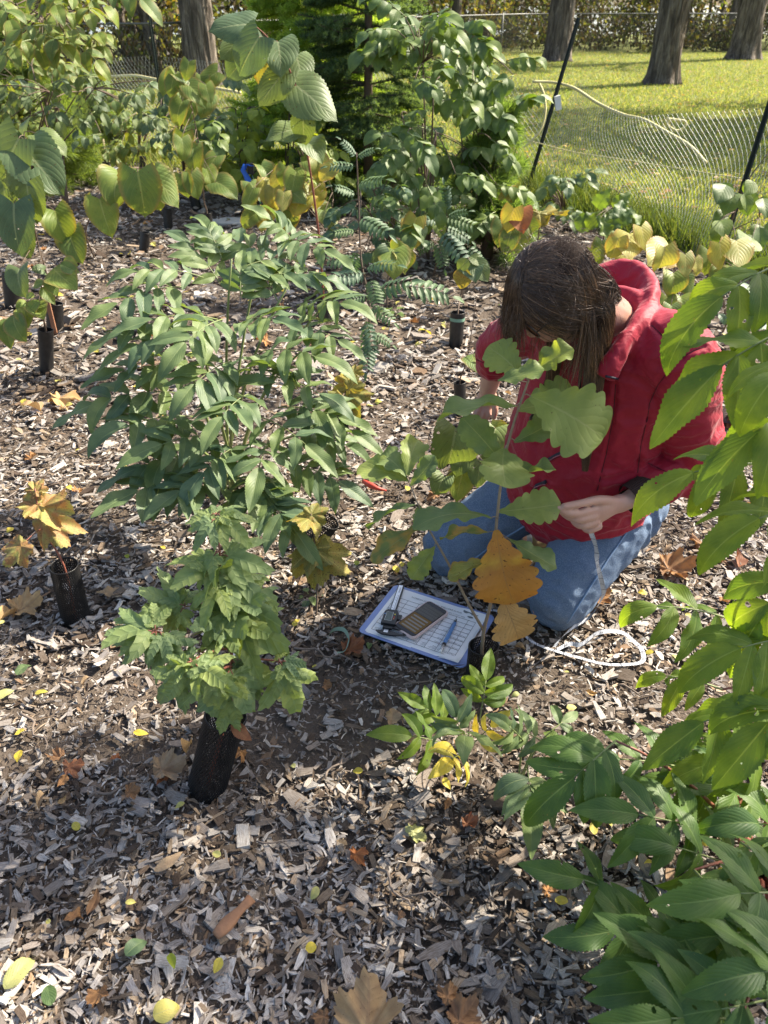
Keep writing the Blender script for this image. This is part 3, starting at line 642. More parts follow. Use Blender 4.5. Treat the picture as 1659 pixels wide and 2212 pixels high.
# --- oak sapling held by the person
def oak():
    g, b, t, rad = guard(1035, 1475, 1045, 1395, 62, 'black mesh tree guard around the oak sapling at the clipboard corner', True)
    r = root_thing('oak_sapling', b, 'oak sapling with lobed green leaves and two hanging orange leaves', 'sapling')
    S = lambda x, y, Y: P(x, y, Y)
    fork = S(1045, 1362, 1.47)
    main = spline([b, S(1040, 1420, 1.455), fork, S(1062, 1290, 1.49), S(1068, 1180, 1.5), S(1085, 1020, 1.5), S(1105, 930, 1.5), S(1135, 840, 1.5), S(1142, 822, 1.5)], 5)
    side = spline([fork, S(1015, 1310, 1.48), S(970, 1220, 1.50), S(925, 1140, 1.53), S(905, 1095, 1.55), S(880, 1030, 1.6)], 5)
    # base, tip, up, material, shape
    LV = [((1128, 815, 1.50), (1055, 745, 1.53), (-.2, -.7, .8), L_OAK, 0, 1.5), ((1150, 805, 1.50), (1235, 752, 1.47), (.2, -.7, .8), L_OAK, 4, 1.1), ((1075, 822, 1.46), (1175, 795, 1.44), (0, -.5, 1), L_OAK, 2, 1.1),
          ((1108, 800, 1.53), (1092, 752, 1.55), (0, -.6, .9), L_OAK, 1, 1.0),
          ((1145, 856, 1.49), (1318, 940, 1.38), (-.25, -.75, .7), L_OAK, 3, 1.5), ((1118, 885, 1.5), (1262, 850, 1.56), (.1, -.6, .9), L_OAK, 0, 1.3), ((1118, 878, 1.49), (938, 880, 1.46), (0, -.15, 1), L_OAK, 1, .8),
          ((1085, 1000, 1.5), (1000, 905, 1.5), (-.3, -.8, .6), L_OAK, 0, .9), ((1110, 955, 1.5), (1225, 890, 1.55), (.1, -.7, .7), L_OAK, 2, 1.0),
          ((1090, 968, 1.49), (1095, 1050, 1.38), (0, -.8, .6), L_OAK, 2, 1.9), ((1085, 1045, 1.5), (1195, 1002, 1.46), (.1, -.3, 1), L_OAK, 4, .8),
          ((1078, 1105, 1.5), (1216, 1085, 1.50), (0, -.75, .8), L_OAK, 0, 1.1), ((1062, 1120, 1.49), (885, 1105, 1.46), (0, -.1, 1), L_OAK, 3, .62),
          ((1055, 1150, 1.50), (945, 1150, 1.53), (0, -.2, 1), L_OAKY, 1, .8), ((1055, 1210, 1.47), (965, 1245, 1.44), (0, -.2, 1), L_LINDY, 4, .7),
          ((1072, 1145, 1.47), (1112, 1315, 1.40), (-.1, -1, .35), L_OAKO, 0, 1.45), ((1085, 1290, 1.45), (1128, 1395, 1.38), (.1, -1, .3), L_OAKT, 3, 1.65),
          ((1100, 1165, 1.50), (1205, 1225, 1.45), (.2, -.5, .9), L_OAK, 2, .9),
          ((900, 1090, 1.55), (782, 1128, 1.55), (0, -.1, 1), L_OAK, 1, .6), ((925, 1130, 1.53), (800, 1210, 1.47), (-.2, -.2, 1), L_OAKY, 2, .62), ((940, 1180, 1.51), (885, 1248, 1.45), (-.3, -.5, .7), L_OAK, 4, 1.0),
          ((905, 1090, 1.56), (915, 1140, 1.49), (0, -.6, .8), L_OAK, 0, 1.1), ((885, 1040, 1.6), (770, 1000, 1.66), (-.1, -.3, 1), L_OAK, 0, 1.0), ((880, 1030, 1.6), (905, 935, 1.7), (-.1, -.6, .8), L_OAK, 1, 1.0), ((885, 1050, 1.58), (940, 985, 1.6), (.3, -.6, .8), L_OAK, 2, .9),
          ((880, 1030, 1.6), (810, 960, 1.7), (-.1, -.4, .9), L_OAK, 3, 1.0)]
    pet = []
    for (x0, y0, Y0), (x1, y1, Y1), up, mat, k, sx in LV:
        a, c = P(x0, y0, Y0), P(x1, y1, Y1); put_leaf(r, a, c, OAK, mat, up, sx, k=k)
        near = min(main + side, key=lambda p: (p - a).length); pet.append(([near, near.lerp(a, .5) + Vector((0, 0, .004)), a + (c - a) * .03], .0014, .0010))
    stem_part(r, [(main, .0058, .0020), (side, .0042, .0014)] + pet, STEM_T)
oak()

# --- viburnum in its guard, front left
def viburnum():
    g, b, t, rad = guard(447, 1700, 488, 1545, 84, 'tall black mesh tree guard around the lobed-leaf viburnum', True)
    r = root_thing('viburnum_sapling', b, 'bushy viburnum sapling with toothed three-lobed leaves and reddish twigs', 'sapling')
    top = P(468, 1110, 1.30); mid = P(500, 1400, 1.17)
    main = spline([b, t, mid, P(480, 1250, 1.24), top], 6)
    br = [(P(490, 1440, 1.17), P(330, 1360, 1.10)), (P(495, 1430, 1.17), P(610, 1430, 1.12)), (P(500, 1400, 1.18), P(410, 1430, 1.02)), (P(492, 1330, 1.2), P(400, 1310, 1.2)), (P(500, 1380, 1.18), P(560, 1300, 1.2)), (P(500, 1440, 1.15), P(470, 1460, 1.00))]
    twigs_ = ([(main, .005, .002)] + [(bez(a, a.lerp(c, .5) + Vector((0, 0, .015)), c, 6), .003, .0015) for a, c in br])
    rr = random.Random(8); pet = []
    # tip-of-leaf fan: attachment, tip, distances, width
    LV = [((468, 1110), (385, 1135), 1.30, 1.27), ((470, 1108), (530, 1095), 1.30, 1.28), ((468, 1112), (455, 1085), 1.31, 1.34), ((470, 1115), (548, 1165), 1.29, 1.22), ((466, 1120), (405, 1180), 1.28, 1.20), ((470, 1110), (500, 1135), 1.29, 1.24),
          ((475, 1190), (390, 1260), 1.26, 1.18), ((478, 1200), (575, 1215), 1.26, 1.20), ((478, 1195), (540, 1185), 1.28, 1.30), ((482, 1240), (430, 1225), 1.24, 1.16), ((485, 1245), (590, 1275), 1.24, 1.18), ((482, 1260), (410, 1330), 1.22, 1.12),
          ((490, 1290), (575, 1330), 1.22, 1.14), ((488, 1300), (620, 1305), 1.21, 1.20), ((488, 1310), (505, 1395), 1.2, 1.08), ((490, 1320), (400, 1370), 1.2, 1.10), ((495, 1340), (600, 1375), 1.19, 1.12), ((495, 1350), (430, 1440), 1.18, 1.06),
          ((400, 1310), (320, 1285), 1.2, 1.2), ((398, 1312), (345, 1385), 1.2, 1.12), ((400, 1310), (395, 1265), 1.2, 1.26), ((335, 1365), (195, 1360), 1.1, 1.08), ((335, 1362), (270, 1310), 1.12, 1.16), ((335, 1365), (255, 1430), 1.1, 1.04), ((338, 1365), (330, 1430), 1.1, 1.04), ((345, 1365), (375, 1420), 1.1, 1.03), ((336, 1362), (330, 1290), 1.1, 1.17),
          ((412, 1430), (350, 1525), 1.02, .98), ((412, 1432), (430, 1545), 1.02, .97), ((414, 1430), (330, 1460), 1.02, 1.0), ((414, 1428), (495, 1500), 1.02, .98), ((412, 1428), (390, 1395), 1.03, 1.08), ((440, 1440), (475, 1550), 1.02, .99),
          ((495, 1440), (545, 1560), 1.12, 1.05), ((495, 1445), (580, 1500), 1.14, 1.08), ((495, 1450), (455, 1520), 1.1, 1.02), ((498, 1430), (560, 1440), 1.16, 1.12), ((608, 1430), (668, 1425), 1.12, 1.10), ((606, 1432), (655, 1535), 1.12, 1.06), ((604, 1430), (640, 1480), 1.12, 1.08), ((603, 1428), (598, 1400), 1.12, 1.17), ((500, 1520), (462, 1600), 1.1, 1.06), ((500, 1500), (520, 1590), 1.1, 1.05)]
    LV += [((x0 + rr.uniform(-12, 12), y0 + rr.uniform(-10, 14)), (x1 + rr.uniform(-45, 45), y1 + rr.uniform(-35, 30)), Y0 + .02, Y1 + rr.uniform(-.02, .06)) for (x0, y0), (x1, y1), Y0, Y1 in LV[6:40]]
    for (x0, y0), (x1, y1), Y0, Y1 in LV:
        a, c = P(x0, y0, Y0), P(x1, y1, Y1 + rr.uniform(-.01, .01)); a2 = a.lerp(c, .16); c = a2.lerp(c, .78)
        up = Vector((rr.uniform(-.55, .55), rr.uniform(-.8, -.1), 1))
        put_leaf(r, a2, c, VIB, L_VIB, up, 1.12 * rr.uniform(.95, 1.15), k=rr.randrange(4)); pet.append(([a, a.lerp(a2, .6) + Vector((0, 0, .003)), a2], .0013, .0010))
    stem_part(r, twigs_ + pet, STEM_R)
    put_leaf(r, P(500, 1560, 1.09), P(545, 1600, 1.07), DRYE, L_RUST, (0, -.5, 1), 1.3)
viburnum()

# --- orange maple, left edge
def maple_plant(gd, base, stempts, leaves, label, mat, net=True, smat=STEM_R, size=.85, shapes=MAPLE):
    r = root_thing('maple_sapling', base, label, 'sapling')
    stem = spline(stempts, 5); pet = []
    for (x0, y0, Y0), (x1, y1, Y1), up in leaves:
        a, c = P(x0, y0, Y0), P(x1, y1, Y1); near = min(stem, key=lambda p: (p - a).length)
        pet.append((bez(near, near.lerp(a, .5) + Vector((0, 0, .008)), a, 4), .0012, .0009))
        put_leaf(r, a, a.lerp(c, .72), shapes, mat, up, size)
    stem_part(r, [(stem, .0035, .0016)] + pet, smat); return r
g, b, t, rad = guard(165, 1340, 138, 1222, 58, 'black mesh tree guard around the orange maple sapling', True)
maple_plant(g, b, [b, t, P(92, 1140, 1.72), P(75, 1055, 1.74)],
            [((78, 1065, 1.74), (60, 1030, 1.76), (.1, -.7, .7)), ((75, 1060, 1.74), (100, 1022, 1.78), (.1, -.7, .7)), ((80, 1090, 1.73), (10, 1098, 1.70), (-.2, -.6, .8)), ((92, 1095, 1.73), (185, 1100, 1.72), (.2, -.5, .9)),
             ((100, 1125, 1.72), (135, 1195, 1.62), (.1, -.8, .6)), ((45, 1180, 1.60), (-10, 1240, 1.55), (-.1, -.8, .6))], 'small maple sapling with orange and yellow leaves in a guard', L_MAPLE)
# --- spotted yellow maples behind the viburnum
g, b, t, rad = guard(655, 1190, 705, 1122, 62, 'black mesh tree guard leaning under the elderberry leaves', True)
b2 = G(683, 1340)
maple_plant(g, b2, [b2, P(685, 1265, 1.72), P(680, 1180, 1.74), P(672, 1110, 1.76)],
            [((670, 1120, 1.76), (640, 1140, 1.66), (0, -.6, .8)), ((672, 1112, 1.76), (725, 1090, 1.78), (.1, -.6, .8)), ((678, 1185, 1.73), (665, 1265, 1.62), (0, -.9, .5)), ((690, 1195, 1.73), (775, 1255, 1.64), (.3, -.7, .6)), ((680, 1190, 1.74), (600, 1245, 1.66), (-.3, -.6, .7))],
            'slender maple sapling with spotted yellow leaves beside the clipboard', L_MAPLEY, smat=STEM_B)
g, b, t, rad = guard(738, 938, 733, 872, 30, 'black mesh tree guard beside the drooping brown-yellow maple', True)
maple_plant(g, b, [b, t, P(750, 840, 2.95), P(765, 800, 3.0)],
            [((758, 830, 2.95), (715, 800, 2.95), (-.1, -.6, .8)), ((765, 805, 2.98), (790, 780, 3.0), (.1, -.6, .8)), ((752, 850, 2.92), (790, 920, 2.75), (0, -.9, .5)), ((755, 840, 2.92), (800, 830, 2.88), (.2, -.8, .5)), ((745, 860, 2.9), (735, 900, 2.8), (0, -.9, .5))],
            'wilting maple sapling with brown-yellow leaves behind the elderberry', L_MAPLEY, smat=STEM_B)

# --- little ash-like plant with green and yellow leaflets, and sprigs around it
def small_plants():
    rr = random.Random(21)
    b = G(1010, 1690); r = root_thing('ash_seedling', b, 'small seedling with glossy green leaflets above yellow lower leaves', 'seedling')
    paths = [([b, P(1010, 1620, 1.13), P(1015, 1560, 1.16)], .003, .002)]
    LV = [(1035, 1560, 1050, 1470, 1.2, 1.26, .075, 7, L_ELDER2), (985, 1585, 920, 1530, 1.18, 1.2, .068, 7, L_ELDER2), (1000, 1600, 985, 1550, 1.14, 1.16, .07, 5, L_ELDER), (970, 1610, 890, 1590, 1.12, 1.1, .085, 5, L_ELDER2), (1000, 1580, 1005, 1590, 1.1, 1.02, .085, 5, L_ELDER),
          (1010, 1620, 1060, 1570, 1.13, 1.12, .055, 5, L_YEL), (1000, 1630, 975, 1640, 1.08, 1.03, .07, 5, L_YEL)]
    for x0, y0, x1, y1, Y0, Y1, ll, nl, mat in LV:
        p0 = P(x0, y0, Y0); compound(r, p0, P(x1, y1, Y1), nl, ll, ELDER, mat, .15, (0, -.45, 1), .0013, .2, 58, seed=rr.random(), start=.45)
        paths.append((bez(P(1012, 1610, 1.13), p0.lerp(P(1012, 1610, 1.13), .5) + Vector((0, 0, .01)), p0, 4), .0018, .0013))
    stem_part(r, paths, STEM_B)
    b = G(1120, 1700); r = root_thing('elder_seedling', b, 'dark green elder seedling with five broad leaflets beside the yellow-leaved seedling', 'seedling')
    paths = []
    for x0, y0, x1, y1, Y0, Y1, ll, nl in [(1140, 1665, 1145, 1720, 1.02, .96, .10, 7), (1170, 1600, 1130, 1580, 1.12, 1.12, .07, 5), (1190, 1580, 1215, 1560, 1.15, 1.17, .06, 3), (1130, 1600, 1100, 1570, 1.1, 1.09, .065, 5)]:
        p0 = P(x0, y0, Y0); compound(r, p0, P(x1, y1, Y1), nl, ll, ELDER, L_ELDER, .12, (0, -.5, 1), .0014, .15, 58, seed=rr.random(), start=.3)
        paths.append((bez(b, b.lerp(p0, .5) + Vector((0, .02, .03)), p0, 5), .0028, .0014))
    stem_part(r, paths, STEM_G)
    for k, (x, y, n, s, lab) in enumerate([(1215, 1640, 5, .045, 'tiny green weed sprig in bare mulch between the seedlings'), (670, 1300, 6, .035, 'tiny green weed sprouting at the foot of the yellow maple'), (1560, 1790, 7, .06, 'small green sprig under the low elderberry shrub'), (800, 1395, 4, .03, 'tiny grass-green weed below the clipboard edge'), (850, 690, 6, .06, 'low weed beside the rowan sapling')]):
        b = G(x, y); r = root_thing('weed_sprig', b, lab, 'weed'); paths = []
        for i in range(n):
            a = 6.283 * i / n + rr.uniform(-.3, .3); h = s * rr.uniform(.4, 1.0); p = b + Vector((math.cos(a) * s * .5, math.sin(a) * s * .5, h))
            put_leaf(r, p, p + Vector((math.cos(a), math.sin(a), -.1)) * s * rr.uniform(.7, 1.1), OVATE, L_BUSH if k != 1 else L_ELDER, (0, 0, 1), 1.2); paths.append(([b, b.lerp(p, .5) + Vector((0, 0, .005)), p], .0012, .0009))
        stem_part(r, paths, STEM_G, sides=5)
small_plants()
# ------------------------------------------------------------------ the kneeling person
from mathutils.bvhtree import BVHTree
def loft_pts(stations, n=20, wdir=None, sub=4, pw=2.0):
    """stations: (centre, a, b[, wdir]); rings perpendicular to the centre line, a along wdir"""
    C = [Vector(s[0]) for s in stations]; A = [s[1] for s in stations]; B = [s[2] for s in stations]
    Wd = [Vector(s[3]) if len(s) > 3 else Vector(wdir or (1, 0, 0)) for s in stations]
    def cr(v, i, t):
        p = lambda k: v[max(0, min(len(v) - 1, k))]
        a, b, c, d = p(i - 1), p(i), p(i + 1), p(i + 2)
        return .5 * (2 * b + (c - a) * t + (2 * a - 5 * b + 4 * c - d) * t * t + (3 * b - a - 3 * c + d) * t ** 3)
    cs = []
    for i in range(len(C) - 1):
        for k in range(sub): cs.append((cr(C, i, k / sub), cr(A, i, k / sub), cr(B, i, k / sub), cr(Wd, i, k / sub)))
    cs.append((C[-1], A[-1], B[-1], Wd[-1]))
    rings = []
    for j, (c, a, b, w_) in enumerate(cs):
        t = (cs[min(j + 1, len(cs) - 1)][0] - cs[max(j - 1, 0)][0]).normalized()
        w_ = (w_ - t * w_.dot(t)).normalized(); d = t.cross(w_)
        ring = []
        for k in range(n):
            th = 2 * math.pi * k / n; cc, sn = math.cos(th), math.sin(th)
            if pw != 2: cc, sn = math.copysign(abs(cc) ** (2 / pw), cc), math.copysign(abs(sn) ** (2 / pw), sn)
            ring.append(c + w_ * a * cc + d * b * sn)
        rings.append(ring)
    return rings
def round_end(st):
    """add small end rings so ends are domed"""
    c0, c1 = Vector(st[0][0]), Vector(st[1][0]); e0 = (c0 - c1).normalized(); ce, cf = Vector(st[-1][0]), Vector(st[-2][0]); e1 = (ce - cf).normalized()
    r0, r1 = min(st[0][1], st[0][2]), min(st[-1][1], st[-1][2])
    f = lambda s, e, q, k: (Vector(s[0]) + e * q, s[1] * k, s[2] * k) + tuple(s[3:])
    return [f(st[0], e0, r0 * .62, .28), f(st[0], e0, r0 * .4, .7)] + list(st) + [f(st[-1], e1, r1 * .4, .7), f(st[-1], e1, r1 * .62, .28)]
def fuse(name, lofts, voxel, smooth=6, fac=.5):
    mb = MB()
    for rings in lofts: mb.ring_loft(rings)
    o = bpy.data.objects.new('tmp', mb.mesh('tmp')); COL.objects.link(o)
    m = o.modifiers.new('r', 'REMESH'); m.mode = 'VOXEL'; m.voxel_size = voxel; m.use_smooth_shade = True
    if smooth:
        k = o.modifiers.new('s', 'SMOOTH'); k.iterations = smooth; k.factor = fac
    dg = bpy.context.evaluated_depsgraph_get(); me = bpy.data.meshes.new_from_object(o.evaluated_get(dg)); me.name = name
    me.materials.clear(); old = o.data; bpy.data.objects.remove(o); bpy.data.meshes.remove(old)
    me.polygons.foreach_set('use_smooth', [True] * len(me.polygons)); return me
def get_co(me):
    co = np.empty(len(me.vertices) * 3, np.float32); me.vertices.foreach_get('co', co); no = np.empty_like(co); me.vertices.foreach_get('normal', no)
    return co.reshape(-1, 3).astype(float), no.reshape(-1, 3).astype(float)
def set_co(me, co): me.vertices.foreach_set('co', co.astype(np.float32).ravel()); me.update()
def seg_dist(co, pts):
    best = np.full(len(co), 1e9)
    for a, b in zip(pts[:-1], pts[1:]):
        a, b = np.array(a), np.array(b); d = b - a; t = np.clip(((co - a) @ d) / (d @ d + 1e-12), 0, 1)
        best = np.minimum(best, np.linalg.norm(co - (a + t[:, None] * d), axis=1))
    return best
def nz3(co, sc, off=0.0):
    return np.array([mn.noise(Vector((p[0] * sc[0] + off, p[1] * sc[1], p[2] * sc[2] - off))) for p in co])

PF = Vector((-.71, -.71, 0)); PL = Vector((.71, -.71, 0)); UZ = Vector((0, 0, 1))
HC = Vector((.360, 1.61, .985))
PH_ = Vector((-.91, -.42, 0)); hf = (PH_ * .72 - UZ * .69).normalized(); hc = (PH_ * .69 + UZ * .72).normalized(); hl = Vector((.42, -.91, 0)).normalized()
HS = .90
def HP(l, f, c): return HC + (hl * l + hf * f + hc * c) * HS
NECK0 = Vector((.525, 1.73, .885))
SH_L, SH_R = Vector((.665, 1.64, .825)), Vector((.405, 1.87, .84))
EL_L, WR_L = P(1500, 1000, 1.69), P(1348, 1086, 1.60)
EL_R, WR_R = P(1078, 748, 2.0), P(1053, 850, 2.10)
HIP_L, HIP_R = Vector((.66, 1.82, .28)), Vector((.48, 1.97, .29))
KN_L, KN_R = Vector((.462, 1.64, .088)), Vector((.185, 1.90, .085))
AN_L, AN_R = Vector((.66, 1.94, .06)), Vector((.425, 2.0, .062))

def finger(pts, r0, r1):
    pts = [Vector(p) for p in pts]; n = len(pts)
    return loft_pts(round_end([(p, r0 + (r1 - r0) * i / (n - 1), r0 + (r1 - r0) * i / (n - 1)) for i, p in enumerate(pts)]), 10, (.3, .9, .3), 3)
def make_body():
    L = []
    # head
    L.append(loft_pts([(HP(0, .060, -.122), .018, .016, hl), (HP(0, .052, -.112), .034, .030, hl), (HP(0, .036, -.085), .050, .050, hl), (HP(0, .016, -.055), .060, .072, hl), (HP(0, .004, -.015), .068, .087, hl), (HP(0, 0, .025), .073, .093, hl),
                       (HP(0, -.004, .06), .069, .087, hl), (HP(0, -.004, .09), .053, .066, hl), (HP(0, -.002, .108), .028, .034, hl), (HP(0, -.002, .113), .01, .012, hl)], 28, hl, 4))
    # nose, brow, lips, ears
    L.append(loft_pts(round_end([(HP(0, .082, .012), .008, .007, hl), (HP(0, .092, -.012), .010, .010, hl), (HP(0, .100, -.034), .014, .012, hl)]), 12, hl, 3))
    L.append(finger([HP(-.034, .078, .022), HP(0, .087, .020), HP(.034, .078, .022)], .010, .010))
    L.append(finger([HP(-.020, .080, -.066), HP(0, .088, -.064), HP(.020, .080, -.066)], .0065, .0065))
    L.append(finger([HP(-.017, .077, -.077), HP(0, .085, -.076), HP(.017, .077, -.077)], .0065, .0065))
    for s in (-1, 1):
        L.append(finger([HP(s * .072, -.012, .018), HP(s * .079, -.020, .002), HP(s * .073, -.010, -.026)], .011, .008))
    L.append(loft_pts(round_end([(NECK0 + Vector((.02, .02, -.05)), .062, .058), (NECK0, .055, .052), (HP(0, -.030, -.055), .052, .055), (HP(0, -.02, -.02), .05, .055)]), 18, PL, 4))
    # trunk, slim under the clothes
    L.append(loft_pts(round_end([(Vector((.56, 1.885, .24)), .15, .11), (Vector((.555, 1.87, .38)), .145, .11), (Vector((.55, 1.83, .55)), .14, .105), (Vector((.55, 1.79, .70)), .15, .105), (Vector((.54, 1.755, .80)), .14, .085), (NECK0, .06, .055)]), 22, PL, 4))
    for sh, el, wr in ((SH_L, EL_L, WR_L), (SH_R, EL_R, WR_R)):
        L.append(loft_pts(round_end([(Vector((.54, 1.755, .80)), .06, .06), (sh, .048, .048), (sh.lerp(el, .5), .043, .043), (el, .037, .037), (el.lerp(wr, .4), .036, .034), (wr, .027, .021)]), 16, PF, 4))
    for hp, kn, an, toe in ((HIP_L, KN_L, AN_L, AN_L + Vector((.13, .11, -.035))), (HIP_R, KN_R, AN_R, AN_R + Vector((.14, .06, -.03)))):
        L.append(loft_pts(round_end([(hp, .082, .082), (hp.lerp(kn, .5), .075, .075), (kn, .055, .055)]), 16, PL, 4))
        L.append(loft_pts(round_end([(kn, .052, .052), (kn.lerp(an, .4), .05, .05), (an, .034, .034), (toe, .032, .025)]), 16, PL, 4))
    # left hand: pinches the leaf
    Q = P
    L.append(loft_pts(round_end([(WR_L, .027, .020), (Q(1325, 1092, 1.585), .030, .020), (Q(1298, 1106, 1.565), .037, .020), (Q(1278, 1114, 1.553), .036, .018)]), 16, (.0, -.35, 1), 4))
    L.append(finger([Q(1325, 1083, 1.575), Q(1292, 1080, 1.545), Q(1258, 1087, 1.522), Q(1218, 1094, 1.507)], .0135, .0085))       # thumb
    L.append(finger([Q(1285, 1100, 1.545), Q(1252, 1108, 1.520), Q(1226, 1108, 1.508), Q(1203, 1097, 1.508)], .0115, .0080))     # index
    L.append(finger([Q(1284, 1114, 1.540), Q(1250, 1122, 1.518), Q(1228, 1116, 1.522), Q(1214, 1106, 1.535)], .0112, .0082))
    L.append(finger([Q(1288, 1127, 1.543), Q(1258, 1136, 1.525), Q(1240, 1126, 1.540), Q(1240, 1112, 1.560)], .0108, .0080))
    L.append(finger([Q(1296, 1136, 1.550), Q(1272, 1146, 1.538), Q(1260, 1136, 1.555), Q(1264, 1122, 1.572)], .0098, .0072))
    # right hand: fingers down at the stem
    L.append(loft_pts(round_end([(WR_R, .026, .020), (Q(1052, 862, 2.105), .033, .018), (Q(1046, 876, 2.11), .036, .017)]), 16, (1, 0, -.1), 4))
    L.append(finger([Q(1033, 872, 2.10), Q(1014, 876, 2.10), Q(1000, 882, 2.10), Q(990, 888, 2.10)], .0105, .0075))
    L.append(finger([Q(1036, 880, 2.10), Q(1028, 895, 2.09), Q(1022, 908, 2.10), Q(1020, 918, 2.115)], .0108, .0078))
    L.append(finger([Q(1046, 882, 2.10), Q(1042, 899, 2.09), Q(1037, 911, 2.10), Q(1035, 920, 2.12)], .0108, .0078))
    L.append(finger([Q(1056, 880, 2.10), Q(1055, 895, 2.09), Q(1050, 906, 2.10), Q(1047, 913, 2.115)], .0100, .0074))
    L.append(finger([Q(1062, 862, 2.09), Q(1069, 876, 2.075), Q(1069, 890, 2.07), Q(1066, 903, 2.075)], .0120, .0085))
    return fuse('person', L, .0036, 4, .5)
def m_skin():
    m = NT('skin'); pos = m.tc('Object'); n1 = m.noise(16, 4, pos); n2 = m.noise(220, 3, pos)
    c = m.mix(n1, (.43, .24, .18), (.52, .32, .245))
    return m.done(m.principled(c, .5, m.bump(n2, .25, .0012), spec=.4, Subsurface_Weight=.12, Subsurface_Scale=.02))
SKIN = m_skin()
PERSON = tag(obj('person', make_body(), SKIN), 'kneeling person with long brown hair in red jacket and blue jeans bending over a sapling', 'person')

# ---- jacket
def m_jacket():
    m = NT('red_nylon'); pos = m.tc('Object')
    n1 = m.noise(7, 4, pos); n2 = m.noise(34, 5, pos, .6, 1.2); n3 = m.noise(600, 2, pos)
    c = m.mix(n1, (.27, .006, .022), (.35, .010, .032))
    mpw = m.n('Mapping'); m.put(mpw.inputs['Vector'], pos); mpw.inputs['Rotation'].default_value = (.4, .6, .3); mpw.inputs['Scale'].default_value = (9, 26, 16)
    n4 = m.noise(1.0, 3, mpw.outputs[0], .5, .9); rid = m.math('SUBTRACT', 1.0, m.math('MULTIPLY', m.math('ABSOLUTE', m.math('SUBTRACT', n4, .5)), 4.0), clamp=True)
    h = m.math('ADD', m.math('ADD', m.math('MULTIPLY', n2, .5), m.math('MULTIPLY', n3, .05)), m.math('MULTIPLY', rid, .55))
    return m.done(m.principled(c, .6, m.bump(h, .40, .009), spec=.35, Sheen_Weight=.15, Sheen_Roughness=.4))
JACKET = m_jacket()
def make_jacket():
    L = [loft_pts([(Vector((.57, 1.885, .255)), .17, .15), (Vector((.565, 1.88, .275)), .20, .172), (Vector((.557, 1.868, .35)), .213, .182), (Vector((.545, 1.85, .45)), .215, .182), (Vector((.548, 1.82, .57)), .205, .168), (Vector((.552, 1.79, .69)), .20, .152),
                   (Vector((.552, 1.765, .78)), .186, .132), (Vector((.545, 1.745, .85)), .150, .108), (Vector((.535, 1.735, .895)), .10, .085), (Vector((.53, 1.73, .905)), .06, .05)], 30, PL, 4, 2.3)]
    L.append(loft_pts(round_end([(SH_L + Vector((-.06, .07, -.01)), .095, .10), (SH_L, .088, .090), (SH_L.lerp(EL_L, .5), .080, .078), (EL_L, .071, .070), (EL_L.lerp(WR_L, .35), .064, .062), (EL_L.lerp(WR_L, .64), .056, .053)]), 22, PF, 4))
    L.append(loft_pts(round_end([(SH_R + Vector((.06, -.06, -.01)), .09, .095), (SH_R, .082, .085), (SH_R.lerp(EL_R, .5), .070, .070), (EL_R, .062, .060), (EL_R.lerp(WR_R, .25), .056, .054), (EL_R.lerp(WR_R, .42), .053, .051)]), 22, PF, 4))
    # padded hood and collar round the neck
    path = [P(1306, 815, 1.585), P(1335, 765, 1.60), P(1372, 712, 1.645), P(1402, 660, 1.725), P(1392, 618, 1.81), P(1345, 597, 1.875), P(1280, 610, 1.90), P(1225, 655, 1.875), P(1190, 720, 1.80), P(1205, 790, 1.70)]
    wd = [.020, .023, .026, .029, .032, .033, .032, .029, .025, .020]
    L.append(loft_pts([(p, a * 1.25, .016 + .22 * a) for p, a in zip(path, wd)], 16, (.2, .2, 1), 4))
    return fuse('jacket', L, .0050, 6, .5)
jm = make_jacket(); co, no = get_co(jm)
bvh = BVHTree.FromObject(obj('tmpj', jm), bpy.context.evaluated_depsgraph_get()); bpy.data.objects.remove(bpy.data.objects['tmpj'])
CAMP = Vector((0, 0, CAM_H))
def on_jacket(x, y, tree=None):
    h = (tree or bvh).ray_cast(CAMP, ray(x, y).normalized())
    return h[0] if h[0] is not None else P(x, y, 1.7)
seams = [[(1408, 703), (1445, 738), (1477, 770)], [(1520, 750), (1500, 757), (1477, 770), (1445, 800), (1421, 832), (1403, 872), (1398, 910)], [(1330, 830), (1325, 900), (1310, 980), (1290, 1060)], [(1150, 1058), (1240, 1098), (1320, 1085)], [(1400, 1000), (1440, 1020), (1480, 1020)], [(1398, 905), (1385, 960), (1375, 1040)], [(1025, 775), (1060, 790), (1095, 810)]]
S3 = [[on_jacket(*p) for p in [tuple(q) for q in [Vector((*a, 0)).lerp(Vector((*b, 0)), k / 6).to_2d() for a, b in zip(s[:-1], s[1:]) for k in range(6)] + [Vector(s[-1])]]] for s in seams]
# folds: broad soft folds, sharper creases at elbow, armhole and waist
arm = np.exp(-(np.minimum(seg_dist(co, [SH_L, EL_L, WR_L]), seg_dist(co, [SH_R, EL_R, WR_R])) / .1) ** 2)
elb = np.exp(-((co - np.array(EL_L)) ** 2).sum(1) / .09 ** 2); arp = np.exp(-((co - np.array(P(1400, 930, 1.70))) ** 2).sum(1) / .10 ** 2)
waist = np.exp(-((co[:, 2] - .36) / .10) ** 2)
d1 = nz3(co, (11, 11, 8), 3.0); d2 = 1 - np.abs(nz3(co, (17, 17, 26), 9.0)) * 2; d3 = 1 - np.abs(nz3(co, (30, 30, 14), 5.0)) * 2
disp = .007 * d1 + (.0045 + .011 * elb + .011 * arp + .007 * waist) * (d2 - .6) + .0022 * (d3 - .6)
for s in S3:
    d = seg_dist(co, s); disp += -.0060 * np.exp(-(d / .0055) ** 2) + .0020 * np.exp(-(d / .022) ** 2) * (1 + 1.1 * nz3(co, (55, 55, 55), 1.0))
set_co(jm, co + no * disp[:, None])
JK = obj('jacket', jm, JACKET, PERSON); JK['label'] = 'crimson padded jacket with hood'
